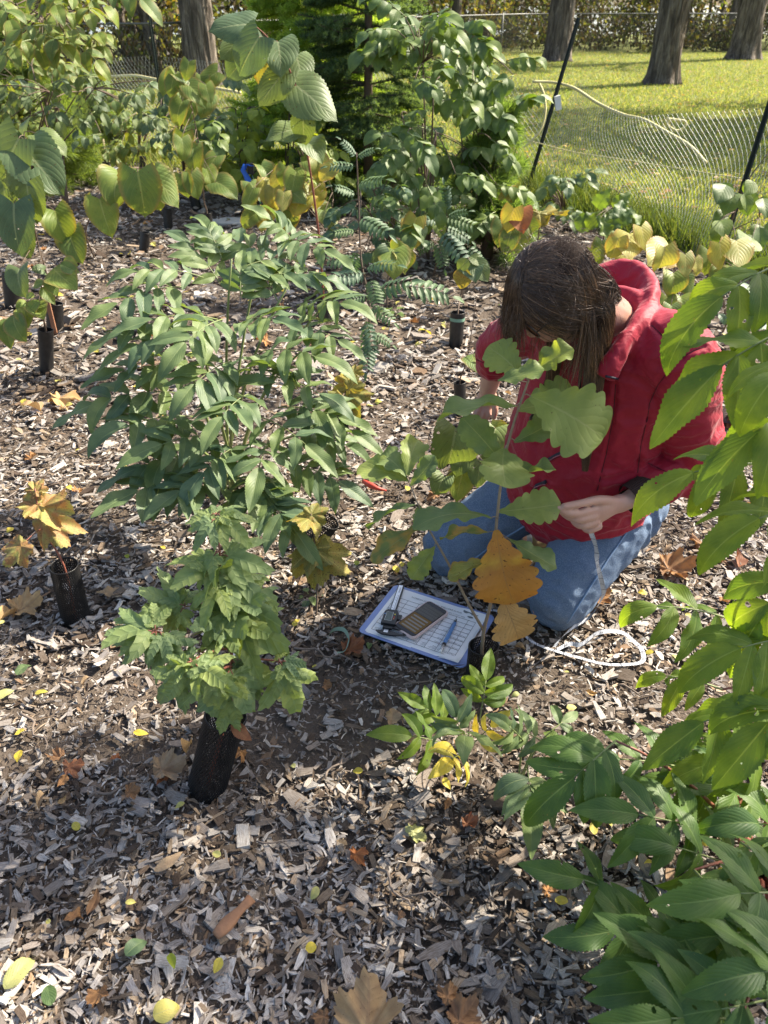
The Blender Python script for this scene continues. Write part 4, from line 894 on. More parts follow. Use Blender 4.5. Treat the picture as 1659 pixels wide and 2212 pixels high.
bvh = BVHTree.FromObject(JK, bpy.context.evaluated_depsgraph_get())
SEAM = plain('dark_red_thread', (.06, .004, .010), .8); NAVY = plain('navy_zip_tape', (.012, .013, .03), .6); SILV = plain('zip_metal', (.35, .12, .16), .35, metallic=.6)
def strip_on(tree, pts, r, mat, name, parent, lift=.001, n=5):
    q = [Vector((*a, 0)).lerp(Vector((*b, 0)), k / n).to_2d() for a, b in zip(pts[:-1], pts[1:]) for k in range(n)] + [Vector(pts[-1])]
    w3 = []
    for p in q:
        h = tree.ray_cast(CAMP, ray(*p).normalized())
        if h[0] is not None: w3.append(h[0] + h[1] * lift)
    if len(w3) < 3: return None
    mb = MB(); mb.tube(w3, r, 6); return obj(name, mb.mesh(name), mat, parent)
for z in ([(1172, 1000), (1200, 985), (1229, 970), (1235, 940)], [(1153, 1060), (1160, 1048), (1180, 1040)]):
    strip_on(bvh, z, .0052, NAVY, 'zip', JK, .002); strip_on(bvh, [(a, b + 2.5) for a, b in z], .0018, SILV, 'zip', JK, .0065)
for sm_ in seams: strip_on(bvh, sm_, .0013, SEAM, 'seam', JK, -.0004, 8)
strip_on(bvh, [(1308, 812), (1335, 818)], .0028, NAVY, 'collar_trim', JK)
strip_on(bvh, [(1262, 745), (1252, 830), (1246, 900)], .004, NAVY, 'zip', JK)

# ---- jeans
def m_denim():
    m = NT('blue_denim'); pos = m.tc('Object')
    n1 = m.noise(6, 3, pos); n2 = m.noise(420, 3, pos); n3 = m.noise(90, 4, pos)
    c = m.mix(m.ramp(n1, [(.3, (0, 0, 0)), (.75, (1, 1, 1))]), (.065, .115, .205), (.15, .22, .34)); c = m.mix(m.ramp(n2, [(.38, (0, 0, 0)), (.68, (.75, .75, .75))]), c, (.25, .32, .42)); c = m.mix(m.math('MULTIPLY', n3, .35), c, (.015, .03, .07))
    return m.done(m.principled(c, .85, m.bump(m.math('ADD', n2, m.math('MULTIPLY', n3, .5)), .5, .002), spec=.25))
DENIM = m_denim(); STITCH = plain('denim_seam', (.16, .25, .40), .8)
Lj = [loft_pts(round_end([(HIP_L + Vector((.07, .10, .0)), .11, .105), (HIP_L, .112, .108), (HIP_L.lerp(KN_L, .5) + Vector((0, 0, .012)), .104, .102), (KN_L + Vector((.01, .01, .01)), .083, .083)]), 24, PL, 4),
      loft_pts(round_end([(HIP_R + Vector((.08, .06, .0)), .11, .105), (HIP_R, .112, .108), (HIP_R.lerp(KN_R, .5) + Vector((0, 0, .005)), .098, .096), (KN_R, .080, .080)]), 24, PL, 4),
      loft_pts(round_end([(KN_L + Vector((.01, .01, -.012)), .072, .072), (KN_L.lerp(AN_L, .35) + Vector((.02, -.02, .012)), .076, .072), (AN_L.lerp(KN_L, .1), .058, .055)]), 20, PL, 4),
      loft_pts(round_end([(KN_R + Vector((0, 0, -.008)), .070, .070), (KN_R.lerp(AN_R, .4) + Vector((0, -.02, .0)), .066, .062), (AN_R.lerp(KN_R, .28), .057, .055)]), 20, PL, 4),
      loft_pts(round_end([(Vector((.52, 1.96, .24)), .13, .12), (Vector((.64, 1.86, .24)), .13, .12)]), 20, PF, 4)]
nm = fuse('jeans', Lj, .0062, 5, .5); co, no = get_co(nm)
kn = np.exp(-((co - np.array(KN_R)) ** 2).sum(1) / .12 ** 2) + np.exp(-((co - np.array(KN_L)) ** 2).sum(1) / .10 ** 2)
hipf = np.exp(-((co - np.array(HIP_L + Vector((.06, -.04, 0)))) ** 2).sum(1) / .10 ** 2) + np.exp(-((co - np.array(HIP_R)) ** 2).sum(1) / .11 ** 2)
disp = .005 * nz3(co, (9, 9, 9), 2.0) + (.0028 + .012 * hipf + .005 * kn) * (1 - 2 * np.abs(nz3(co, (22, 22, 22), 7.0))) + .0008 * nz3(co, (60, 60, 60), 4.)
co2 = co + no * disp[:, None]; co2[:, 2] = np.maximum(co2[:, 2], .012); set_co(nm, co2)
JN = obj('jeans', nm, DENIM, PERSON); JN['label'] = 'blue denim jeans with rolled hem'
jb = BVHTree.FromObject(JN, bpy.context.evaluated_depsgraph_get())
strip_on(jb, [(1360, 1140), (1315, 1205), (1270, 1275), (1225, 1345)], .0032, STITCH, 'seam', JN); strip_on(jb, [(1013, 1215), (1060, 1180), (1110, 1150), (1160, 1120)], .0030, STITCH, 'seam', JN)
mb = MB(); ax = (AN_R - KN_R).normalized(); rings = loft_pts([(AN_R - ax * .050, .061, .057), (AN_R - ax * .046, .065, .061), (AN_R - ax * .018, .065, .061), (AN_R - ax * .014, .060, .056)], 24, PL, 3); mb.ring_loft(rings, cap=False)
obj('rolled_hem', mb.mesh('rolled_hem'), plain('denim_inside', (.14, .21, .31), .9, .2, 200), JN)
# knit cuff
KNIT = NT('brown_knit'); wv = KNIT.n('TexWave', wave_type='BANDS', bands_direction='X'); uvk = KNIT.tc('UV'); KNIT.put(wv.inputs['Vector'], uvk); wv.inputs['Scale'].default_value = 14
KNIT = KNIT.done(KNIT.principled((.055, .035, .028), .9, KNIT.bump(wv.outputs['Fac'], .8, .003), spec=.2))
mb = MB(); a, b_ = EL_L.lerp(WR_L, .60), EL_L.lerp(WR_L, .93); mb.tube([a.lerp(b_, i / 8) for i in range(9)], [.046, .046, .045, .044, .043, .042, .041, .041, .039], 28, False)
mb.tube([b_.lerp(a, i / 4) for i in range(5)], [.0385, .039, .039, .04, .04], 28, False)
obj('knit_cuff', mb.mesh('knit_cuff'), KNIT, PERSON)
# shoes
def shoe(an, d, lab):
    d = Vector(d).normalized(); L = [loft_pts(round_end([(an - d * .035 + UZ * -.005, .036, .036), (an + d * .03 - UZ * .012, .040, .038), (an + d * .10 - UZ * .018, .040, .030), (an + d * .155 - UZ * .022, .034, .022)]), 18, d.cross(UZ), 4)]
    return obj('shoe', fuse('shoe', L, .006, 3), plain('canvas_shoe', (.22, .17, .08), .8), PERSON)
shoe(AN_L + Vector((.05, .04, -.01)), (.75, .62, 0), ''); shoe(AN_R + Vector((.05, .02, -.005)), (.9, .35, 0), '')
mb = MB(); mb.tube([AN_R + Vector((.012, -.004, 0)), AN_R + Vector((.03, .0, -.004))], [.042, .043], 18, False); obj('sock', mb.mesh('sock'), plain('white_sock', (.7, .7, .68), .9), PERSON)

# ---- glasses
DKF = plain('dark_frame', (.03, .018, .014), .3)
gmb = MB()
for s in (-1, 1):
    c = HP(s * .034, .104, .004); gmb.tube([c + hl * .025 * math.cos(t) + hc * .021 * math.sin(t) for t in np.linspace(0, 2 * math.pi, 25)], .0016, 6, False)
    gmb.tube([c + hl * s * .025 + hc * .006, HP(s * .074, .06, .012), HP(s * .081, -.012, .016), HP(s * .080, -.03, .002)], .0014, 6)
gmb.tube([HP(-.010, .105, .006), HP(0, .108, .010), HP(.010, .105, .006)], .0014, 6)
GL = obj('glasses', gmb.mesh('glasses'), DKF, PERSON)
glm = NT('tinted_lens'); tr_ = glm.n('BsdfTransparent'); tr_.inputs[0].default_value = (.62, .5, .45, 1); gg = glm.n('BsdfGlossy'); gg.inputs['Roughness'].default_value = .05; mx_ = glm.n('MixShader'); mx_.inputs[0].default_value = .12
glm.t.links.new(tr_.outputs[0], mx_.inputs[1]); glm.t.links.new(gg.outputs[0], mx_.inputs[2]); LENS = glm.done(mx_.outputs[0])
for s in (-1, 1):
    c = HP(s * .034, .104, .004); mb = MB(); mb.ring_loft([[c + hf * o_ + hl * .0245 * math.cos(t) + hc * .0205 * math.sin(t) for t in np.linspace(0, 2 * math.pi, 24, False)] for o_ in (-.0006, .0006)])
    obj('lens', mb.mesh('lens'), LENS, GL)
for s in (-1, 1):
    mb = MB(); mb.ring_loft(loft_pts([(HP(s * .032, .070 + q, .004), r_, r_ * .8, hl) for q, r_ in ((0, .012), (.006, .011), (.0105, .007), (.012, .002))], 14, hl, 2)); obj('eye', mb.mesh('eye'), plain('eye_white', (.6, .57, .54), .25), PERSON)
mb = MB(); mb.tube([HP(.083, -.015, -.020) + hl * .004 + (hf * math.cos(t) + hc * math.sin(t)) * .006 for t in np.linspace(0, 6.283, 13)], .001, 5, False); obj('earring', mb.mesh('earring'), plain('gold', (.75, .55, .2), .25, metallic=1.0), PERSON)

# ---- hair
def m_hair():
    m = NT('brown_hair'); at = m.n('Attribute'); at.attribute_name = 'tint'
    return m.done(m.principled(at.outputs[0], .30, spec=.6, Anisotropic=.5))
HAIR = m_hair()
def make_hair():
    rr = np.random.default_rng(4); V = []; F = []; C = []; nv = 0
    def head_r(d):   # radius of the scalp in direction d (head frame)
        return 1 / math.sqrt((d[0] / .083) ** 2 + (d[1] / .103) ** 2 + (d[2] / .124) ** 2)
    GL_ = Vector((.80, -.28, -.62)).normalized(); GR_ = Vector((-.80, -.28, -.62)).normalized()
    def front(x, y, d=.035): q = on_jacket(x, y); return q + (CAMP - q).normalized() * d
    tails = {1: [HP(.066, -.035, -.085), front(1290, 770, .03), front(1280, 840), front(1272, 920), front(1264, 1015, .022)],
             -1: [HP(-.070, -.02, -.085), P(1195, 800, 1.70), P(1185, 845, 1.72), P(1175, 880, 1.735), P(1160, 905, 1.745)]}
    tailr = {1: [.034, .026, .024, .020, .008], -1: [.028, .016, .018, .022, .020]}
    def strand(pts, w0, col, taper=.35):
        nonlocal nv
        pts = [Vector(p) for p in pts]; n = len(pts); a = Vector((.3, .5, .8))
        for i, p in enumerate(pts):
            t = (pts[min(i + 1, n - 1)] - pts[max(i - 1, 0)]).normalized(); x = t.cross(a).normalized(); y = t.cross(x)
            r_ = w0 * (1 - (1 - taper) * i / (n - 1))
            for k in range(3):
                th = 2.094 * k; V.append(p + x * r_ * math.cos(th) + y * r_ * math.sin(th)); C.append(col)
        for i in range(n - 1):
            for k in range(3): F.append((nv + i * 3 + k, nv + i * 3 + (k + 1) % 3, nv + (i + 1) * 3 + (k + 1) % 3, nv + (i + 1) * 3 + k))
        nv += 3 * n
    def color():
        k = rr.random(); base = np.array((.030, .018, .011)) * (1 - k) + np.array((.11, .062, .034)) * k
        if rr.random() < .22: base = np.array((.24, .14, .075)) * rr.uniform(.7, 1.2)  # lighter strands, more of them to stand in for sun on the hair
        return (*base, 1)
    N = 6800
    for i in range(N):
        sd = 1 if rr.random() < .66 else -1
        # root on the scalp: from the middle parting outwards
        lat = abs(rr.normal(0, .42)) * sd * (rr.random() ** .4); fore = rr.uniform(-1.1, .80)
        d = Vector((lat + sd * .02, fore, math.sqrt(max(.02, 1 - min(.95, lat * lat * .6 + fore * fore * .75))))).normalized()
        g = (GL_ if sd > 0 else GR_) + Vector((rr.normal(0, .18), rr.normal(0, .22), rr.normal(0, .16))); g.normalize()
        if fore > .45 and (sd < 0 or rr.random() < .25): g = (g + Vector((0, .9 * rr.uniform(.3, 1.0), 0))).normalized()
        lock = mn.noise(d * 5.5); lay = 1.03 + .09 * rr.random() ** 1.3 + .10 * max(-.25, lock); pts = []; wv = rr.normal(0, .03) + .10 * mn.noise(d * 4 + Vector((9, 2, 4))); n1 = 9
        ang = d.angle(g)
        for k in range(n1 + 1):
            t = k / n1; s_ = math.sin(ang) + 1e-6
            v = (d * math.sin((1 - t) * ang) + g * math.sin(t * ang)) / s_; v = v + Vector((0, wv * math.sin(math.pi * t), 0)); v.normalize()
            rad = head_r(v) * (1.0 + (lay - 1.0) * min(1, .35 + t * 1.6)); pts.append(HP(v.x * rad, v.y * rad, v.z * rad))
        free = rr.random()
        if free < .13:       # loose ends hanging straight down
            e = pts[-1]; ln = rr.uniform(.05, .16); q = Vector((rr.normal(0, .02), rr.normal(0, .02), -ln)); pts += [e + q * .35 + (pts[-1] - pts[-2]) * .8, e + q * .7 + (pts[-1] - pts[-2]), e + q + (pts[-1] - pts[-2])]
        else:
            tl, tr__ = tails[sd], tailr[sd]; a_ = rr.uniform(0, 6.283); q_ = math.sqrt(rr.random()); ph = rr.uniform(0, 6.28)
            end = len(tl) if rr.random() < .75 else 3
            for k in range(end):
                tw = a_ + k * .9
                pts.append(tl[k] + Vector((math.cos(tw), math.sin(tw) * .8, .25 * math.sin(tw + ph))) * tr__[k] * q_)
            pts = spline(pts[::1][:n1 + 1], 1)[:-1] + spline(pts[n1:], 4)
        strand(pts, rr.uniform(.0005, .00095), color())
    # fringe combed forward over the forehead, then falling free
    CR = Vector((0, .05, 1)).normalized()
    for i in range(1100):
        lat = rr.uniform(-.85, .42); d = Vector((lat * .62, .74 + rr.uniform(-.2, .12), .52 + rr.uniform(-.2, .25))).normalized()
        c0 = (CR + Vector((lat * .10, rr.uniform(-.3, .2), 0))).normalized(); ang = c0.angle(d); lay = 1.03 + .09 * rr.random(); pts = []
        for k in range(6):
            t = k / 5; v = (c0 * math.sin((1 - t) * ang) + d * math.sin(t * ang)) / (math.sin(ang) + 1e-6); v.normalize(); r_ = head_r(v) * (1 + (lay - 1) * (.4 + .6 * t)); pts.append(HP(*(v * r_)))
        e = pts[-1]; dr = (pts[-1] - pts[-2]).normalized(); ln = rr.uniform(.03, .10) * (.6 + .4 * rr.random()); q = Vector((rr.normal(0, .007), rr.normal(0, .007), 0))
        pts += [e + dr * .014 - UZ * ln * .18, e + dr * .020 - UZ * ln * .5 + q * .5, e + dr * .020 - UZ * ln + q]
        strand(spline(pts, 2), rr.uniform(.0006, .0011), color(), .2)
    # crown hair combed back over the head, ending in the tails
    for i in range(2200):
        lat = rr.uniform(-.9, .95); sd = 1 if lat > -.25 else -1
        c0 = Vector((rr.normal(0, .16), rr.uniform(-.45, .45), 1)).normalized(); d = Vector((lat, rr.uniform(-1.1, -.35), rr.uniform(-.25, .25))).normalized()
        ang = c0.angle(d); lay = 1.035 + .07 * rr.random() + .06 * max(-.3, mn.noise(d * 5)); pts = []
        for k in range(8):
            t = k / 7; v = (c0 * math.sin((1 - t) * ang) + d * math.sin(t * ang)) / (math.sin(ang) + 1e-6); v.normalize(); r_ = head_r(v) * (1 + (lay - 1) * (.55 + .45 * t)); pts.append(HP(*(v * r_)))
        tl, tr__ = tails[sd], tailr[sd]; a_ = rr.uniform(0, 6.283); q_ = math.sqrt(rr.random())
        pts = pts + [tl[k] + Vector((math.cos(a_ + k * .9), math.sin(a_ + k * .9) * .8, 0)) * tr__[k] * q_ for k in range(3)]
        strand(spline(pts, 2), rr.uniform(.0005, .00095), color(), .4)
    # hair of the nape swept across the neck into the near tail
    for i in range(900):
        d = Vector((rr.uniform(-.5, .8), rr.uniform(-1.0, -.45), rr.uniform(-.45, .25))).normalized(); p0 = HP(*(d * head_r(d) * rr.uniform(1.0, 1.06)))
        n1 = HP(rr.uniform(.045, .078), rr.uniform(-.100, -.050), rr.uniform(-.110, -.050)); tl = tails[1]; a_ = rr.uniform(0, 6.283)
        q1 = tl[0] + Vector((math.cos(a_), math.sin(a_), 0)) * .02; q2 = tl[1] + Vector((math.cos(a_ + 1), math.sin(a_ + 1), 0)) * .02; q3 = tl[2] + Vector((math.cos(a_ + 2), math.sin(a_ + 2), 0)) * .018
        strand(spline([p0, p0.lerp(n1, .5) + (p0 - HC).normalized() * .004, n1, q1, q2, q3], 4), rr.uniform(.0007, .0012), color(), .4)
    # flyaway hairs
    for i in range(320):
        v = Vector((rr.normal(0, .6), rr.normal(-.2, .6), abs(rr.normal(.5, .5)))).normalized(); r0 = head_r(v); p0 = HP(*(v * r0))
        o_ = (p0 - HC).normalized(); sd = o_.cross(Vector((rr.normal(), rr.normal(), rr.normal()))).normalized(); ln = rr.uniform(.03, .09)
        strand(spline([p0, p0 + o_ * ln * .35 + sd * ln * .3, p0 + o_ * ln * .42 + sd * ln * .8 - UZ * ln * .1, p0 + o_ * ln * .3 + sd * ln * 1.3 - UZ * ln * .4], 4), .00035, (.10, .06, .035, 1), .3)
    me = bpy.data.meshes.new('hair'); me.from_pydata([tuple(v) for v in V], [], F)
    ca_ = me.color_attributes.new('tint', 'FLOAT_COLOR', 'POINT'); ca_.data.foreach_set('color', np.array(C, np.float32).ravel())
    me.polygons.foreach_set('use_smooth', [True] * len(me.polygons)); me.update(); return me
HR = obj('hair', make_hair(), HAIR, PERSON); HR['label'] = 'long dark brown hair gathered in two tails'
# hair mass under the strands
cap = fuse('hair_mass', [loft_pts([(HP(0, -.030, -.085), .045, .040, hl), (HP(0, -.028, -.06), .060, .056, hl), (HP(0, -.022, -.02), .074, .074, hl), (HP(0, -.010, .03), .077, .090, hl), (HP(0, -.006, .07), .071, .085, hl), (HP(0, -.004, .10), .050, .060, hl), (HP(0, -.002, .114), .024, .03, hl), (HP(0, -.002, .117), .008, .01, hl)], 26, hl, 4),
                         loft_pts(round_end([(HP(.045, -.05, -.06), .03, .03), (HP(.066, -.03, -.085), .028, .026), (on_jacket(1290, 770) + (CAMP - on_jacket(1290, 770)).normalized() * .03, .016, .016), (on_jacket(1276, 880) + (CAMP - on_jacket(1276, 880)).normalized() * .035, .015, .015), (on_jacket(1270, 950) + (CAMP - on_jacket(1270, 950)).normalized() * .03, .010, .010)]), 12, hl, 4)], .005, 5)
ca_ = cap.color_attributes.new('tint', 'FLOAT_COLOR', 'POINT'); ca_.data.foreach_set('color', np.tile((.022, .013, .009, 1), len(cap.vertices)).astype(np.float32))
mh = NT('under_hair'); obj('hair_mass', cap, mh.done(mh.principled((.022, .013, .009), .85, mh.bump(mh.noise(160, 3, mh.tc('Object')), .6, .004), spec=.15)), HR)
mb = MB(); t0 = P(1187, 838, 1.717); mb.tube([t0, t0 + Vector((-.004, .006, -.014))], .017, 12); obj('hair_tie', mb.mesh('hair_tie'), plain('black_tie', (.01, .01, .012), .7), HR)
# ------------------------------------------------------------------ plants further back
def lin_plant(name, base, stems, leaves, shapes, mat, label, cat='sapling', smat=STEM_B, jit=.05, sx=1.0, r0=.006, up=(0, -.8, .75), seed=1, group=None, mats=None):
    """stems: lists of (x, y, Y); leaves: (x0, y0, x1, y1, Y)"""
    rr = random.Random(seed); r = root_thing(name, base, label, cat, group); paths = []; allp = []
    for k, st in enumerate(stems):
        pts = spline([P(*p) if not isinstance(p, Vector) else p for p in st], 5); allp += pts; paths.append((pts, r0 if k == 0 else r0 * .6, r0 * .35))
    for q in leaves:
        x0, y0, x1, y1, Y = q[:5]; mt = q[5] if len(q) > 5 else (rr.choice(mats) if mats else mat)
        a = P(x0, y0, Y + rr.uniform(-jit, jit)); c = P(x1, y1, Y + rr.uniform(-jit, jit) - .08)
        if allp:
            near = min(allp, key=lambda p: (p - a).length)
            if (near - a).length < .5: paths.append((bez(near, near.lerp(a, .5) + Vector((0, 0, .015)), a, 4), .0022, .0015))
        u = Vector(up) + Vector((rr.uniform(-.35, .35), rr.uniform(-.1, .3), rr.uniform(-.2, .2))); put_leaf(r, a, a.lerp(c, .93), shapes, mt, u, sx * rr.uniform(.92, 1.08), roll=rr.uniform(-.3, .3))
    if paths: stem_part(r, paths, smat, sides=6)
    return r
# linden beside the left guards
g, b, t, rad = guard(120, 718, 117, 655, 34, 'black tree guard with a rust-brown stake behind the solitary front guard')
mb = MB(); mb.box((0, 0, .10), .022, .010, .22); o = obj('wooden_stake', mb.mesh('wooden_stake', False), plain('reddish_wood', (.24, .11, .06), .8)); o.location = b + Vector((.022, -.055, 0)); tag(o, 'rust-brown wooden stake leaning on a black guard', 'stake')
lin_plant('linden_sapling', b, [[b, t, (97, 580, 4.0), (80, 520, 3.95), (62, 420, 3.9), (55, 330, 3.9), (52, 285, 3.9)]],
          [(40, 300, -15, 420, 3.85), (55, 325, 145, 415, 3.8), (85, 292, 152, 332, 3.9), (40, 300, 12, 275, 3.95), (45, 310, 60, 245, 4.0), (58, 395, 78, 497, 3.75), (30, 440, 42, 568, 3.7), (48, 500, 62, 562, 3.9), (118, 455, 158, 540, 3.85, L_LINDG), (150, 500, 178, 575, 3.8, L_LINDG),
           (42, 580, 45, 648, 3.7), (95, 585, 65, 580, 3.8), (10, 290, -25, 340, 3.9), (70, 300, 100, 380, 4.0), (20, 380, 5, 470, 3.95), (60, 420, 85, 380, 4.0)], LIND, L_LIND, 'tall linden sapling with big dark heart-shaped leaves behind the left guard pair', sx=1.05)
g, b, t, rad = guard(101, 810, 98, 712, 31, 'solitary black tree guard holding a yellowing elm sapling')
lin_plant('elm_sapling', b, [[b, t, (88, 665, 3.42), (92, 610, 3.4), (130, 568, 3.4)], [(85, 665, 3.42), (60, 650, 3.4), (20, 690, 3.38)]],
          [(130, 570, 175, 590, 3.38), (115, 580, 165, 620, 3.36), (100, 600, 130, 640, 3.36), (90, 620, 120, 660, 3.36), (135, 568, 165, 570, 3.42), (95, 610, 65, 620, 3.4), (85, 650, 50, 690, 3.38), (70, 650, 95, 690, 3.36), (60, 655, 30, 660, 3.4), (50, 660, 60, 710, 3.36), (30, 680, 45, 740, 3.34), (20, 690, 0, 720, 3.36), (15, 695, 20, 760, 3.34), (75, 640, 45, 640, 3.42)], OVATE, L_LINDG, 'yellow-green elm sapling arching out of its black guard', sx=1.35)
g, b, t, rad = guard(30, 665, 22, 590, 34, 'black tree guard half hidden under drooping dark linden leaf')
g, b, t, rad = guard(160, 572, 157, 532, 26, 'black tree guard under a curled yellow-green leaf')
lin_plant('linden_sapling', G(205, 560), [[G(205, 560), (185, 500, 4.6), (215, 440, 4.2), (260, 380, 3.9), (300, 362, 3.8)]],
          [(297, 372, 312, 488, 3.55), (265, 378, 235, 450, 3.65), (215, 430, 245, 522, 3.6), (330, 372, 392, 455, 3.6), (280, 370, 260, 430, 3.75), (200, 430, 185, 470, 3.7), (320, 375, 350, 470, 3.75)], LIND, L_LINDG, 'linden sapling with broad yellow-green leaves arching over the mulch', sx=1.1)
# tall linden in the middle
g, b, t, rad = guard(703, 694, 699, 650, 30, 'black tree guard at the foot of the tall middle linden')
lin_plant('linden_sapling', b, [[b, t, (690, 520, 4.1), (676, 410, 4.05), (662, 320, 4.0), (648, 230, 3.95), (625, 150, 3.9), (590, 95, 3.88)]],
          [(560, 80, 500, 172, 3.75), (600, 90, 605, 165, 3.8), (545, 52, 440, 62, 3.8), (610, 160, 552, 235, 3.75), (640, 185, 738, 265, 3.78), (655, 255, 660, 322, 3.8), (648, 280, 560, 292, 3.85), (640, 120, 660, 190, 3.95), (520, 85, 470, 130, 3.9), (665, 310, 705, 345, 3.9), (590, 100, 575, 210, 4.0, L_LINDY), (540, 110, 480, 175, 4.0)],
          LIND, L_LIND, 'tall linden sapling with large grey-green leaves and dark red stem', smat=STEM_R, sx=1.1, r0=.008)
# yellowing linden left of it
g, b, t, rad = guard(455, 532, 447, 460, 20, 'black tree guard under the yellowing linden')
rr = random.Random(31)
def fill(n, x0, x1, y0, y1, Y, ln, rr, dy=1.0):
    out = []
    for _ in range(n):
        x, y = rr.uniform(x0, x1), rr.uniform(y0, y1); a = rr.uniform(-1.0, 1.0); l = ln * rr.uniform(.75, 1.2)
        out.append((x, y, x + l * math.sin(a), y + l * math.cos(a) * dy, Y + rr.uniform(-.25, .25)))
    return out
lin_plant('linden_sapling', b, [[b, t, (440, 430, 5.7), (435, 350, 5.6), (420, 260, 5.5), (400, 160, 5.4)]], fill(24, 375, 470, 130, 400, 5.4, 54, rr), LIND, L_LINDG, 'yellowing linden sapling between the net post and blue flag', sx=1.05)
g, b, t, rad = guard(712, 548, 708, 502, 17, 'black tree guard with a green band behind the rowan leaves', band=.7)
lin_plant('linden_sapling', b, [[b, t, (640, 420, 5.5), (600, 360, 5.5)], [t, (720, 430, 5.5), (700, 360, 5.5)]], fill(28, 540, 720, 340, 480, 5.3, 56, rr), LIND, L_LINDG, 'bushy lime and yellow linden behind the blue flag', sx=1.0, mats=[L_LINDG, L_LINDG, L_LINDY])
lin_plant('linden_sapling', G(835, 680), [[G(835, 680), (838, 600, 4.3), (845, 545, 4.2)]], [(842, 545, 815, 600, 4.0, L_LIND), (850, 540, 850, 605, 3.95), (865, 545, 890, 600, 4.0), (830, 545, 800, 570, 4.1, L_LIND), (845, 540, 880, 530, 4.1)], LIND, L_LINDG, 'low linden with broad pale leaves behind the rowan fronds', sx=1.15)
# yellow lindens right of the person
lin_plant('linden_sapling', G(1465, 760), [[G(1465, 760), (1465, 650, 3.7), (1455, 560, 3.7), (1440, 530, 3.7)], [(1465, 650, 3.7), (1500, 570, 3.7)]],
          [(1435, 535, 1425, 605, 3.5), (1450, 540, 1400, 570, 3.6), (1480, 550, 1485, 605, 3.5), (1500, 560, 1510, 600, 3.6), (1455, 590, 1455, 655, 3.5, L_LINDG), (1480, 600, 1500, 640, 3.6, L_LINDG), (1440, 640, 1430, 690, 3.5, L_LINDG), (1470, 640, 1480, 690, 3.5, L_LINDG), (1450, 660, 1455, 710, 3.4, L_LINDG), (1420, 640, 1415, 680, 3.6, L_LINDG)], LIND, L_LINDY, 'bright yellow linden with heart-shaped leaves behind the red hood', sx=1.15)
lin_plant('linden_sapling', G(1370, 700), [[G(1370, 700), (1360, 560, 4.0), (1370, 500, 4.0)]], [(1335, 515, 1320, 572, 3.8), (1360, 505, 1358, 562, 3.8), (1385, 490, 1400, 548, 3.8), (1300, 520, 1290, 570, 3.9, L_LINDG), (1345, 550, 1365, 585, 3.9), (1280, 540, 1275, 600, 3.8, L_LINDG)], LIND, L_LINDY, 'golden linden with blushed leaf edges just behind the brown hair', sx=1.15)
lin_plant('linden_sapling', G(1570, 700), [[G(1570, 700), (1560, 600, 4.0), (1575, 520, 4.0)]], [(1555, 525, 1560, 592, 3.8), (1590, 520, 1605, 585, 3.8), (1550, 580, 1545, 625, 3.8, L_LINDG), (1580, 575, 1595, 620, 3.85, L_LINDG), (1530, 540, 1525, 600, 3.9, L_LINDG)], LIND, L_LINDY, 'yellow linden beside the right net post', sx=1.15)
lin_plant('linden_sapling', G(1100, 560), [[G(1100, 560), (1105, 500, 4.6), (1110, 450, 4.6)]], [(1110, 450, 1095, 510, 4.4, L_LINDY), (1120, 455, 1135, 500, 4.4, L_RUST), (1105, 500, 1090, 560, 4.4), (1125, 500, 1120, 560, 4.4), (1085, 480, 1075, 540, 4.5), (1140, 480, 1160, 520, 4.5), (900, 470, 880, 530, 4.6, L_LINDY), (890, 480, 900, 540, 4.6, L_LINDY)], LIND, L_LINDG, 'limp yellow-green linden with a browned leaf behind the person', sx=1.1)
# linden at the person's knee
lin_plant('linden_sapling', G(1000, 1090), [[G(1000, 1090), (1010, 1000, 2.12), (1030, 930, 2.12), (1045, 895, 2.12)]],
          [(985, 925, 968, 1045, 1.98), (1070, 925, 1055, 1010, 2.16), (1000, 960, 985, 1040, 2.1, L_LIND), (1060, 925, 1110, 960, 2.2, L_LINDG), (1000, 1020, 985, 1090, 2.1, L_LINDG), (960, 1030, 940, 1080, 2.1, L_LIND), (1040, 1000, 1030, 1060, 2.12)], LIND, L_LIND, 'dark linden sapling gripped at its stem beside the blue denim knee', sx=1.1, jit=.02)

# rowan saplings with ferny fronds
FRONDS = []
for s_ in range(4):
    rr_ = random.Random(400 + s_); mb = MB(); nl = 7; bd = rr_.uniform(.25, .7)
    mid = [Vector((0, u, .18 * u - bd * u * u * .6)) for u in np.linspace(0, 1, 9)]; mb.tube(mid, np.linspace(.008, .004, 9), 4)
    def lf(o_, d, n, L):
        M = frame(o_, d, n, L); me = leaf_mesh('x', W_sorb, 8, 0, 0, .5, .25, .03, seed=rr_.randrange(999)); co = np.empty(len(me.vertices) * 3, np.float32); me.vertices.foreach_get('co', co); co = co.reshape(-1, 3)
        U_ = np.array([(.5 + .5 * c, i / 8) for i in range(9) for c in COLS]); nc = len(COLS)
        mb.add(co @ np.array(M.to_3x3()).T + np.array(M.translation), [(i * nc + k, i * nc + k + 1, (i + 1) * nc + k + 1, (i + 1) * nc + k) for i in range(8) for k in range(nc - 1)], U_); bpy.data.meshes.remove(me)
    for i in range(nl):
        u = .14 + .82 * i / nl; o_ = Vector((0, u, .18 * u - bd * u * u * .6)); L = .34 * (1 - .35 * abs(u - .5) * 2)
        for sd in (-1, 1): lf(o_, Vector((sd, .42, -.18 + rr_.uniform(-.1, .1))), Vector((0, 0, 1)), L * rr_.uniform(.9, 1.1))
    lf(Vector((0, 1, .18 - bd * .6)), Vector((0, 1, -.4)), Vector((0, 0, 1)), .3)
    FRONDS.append(mb.mesh('frond'))
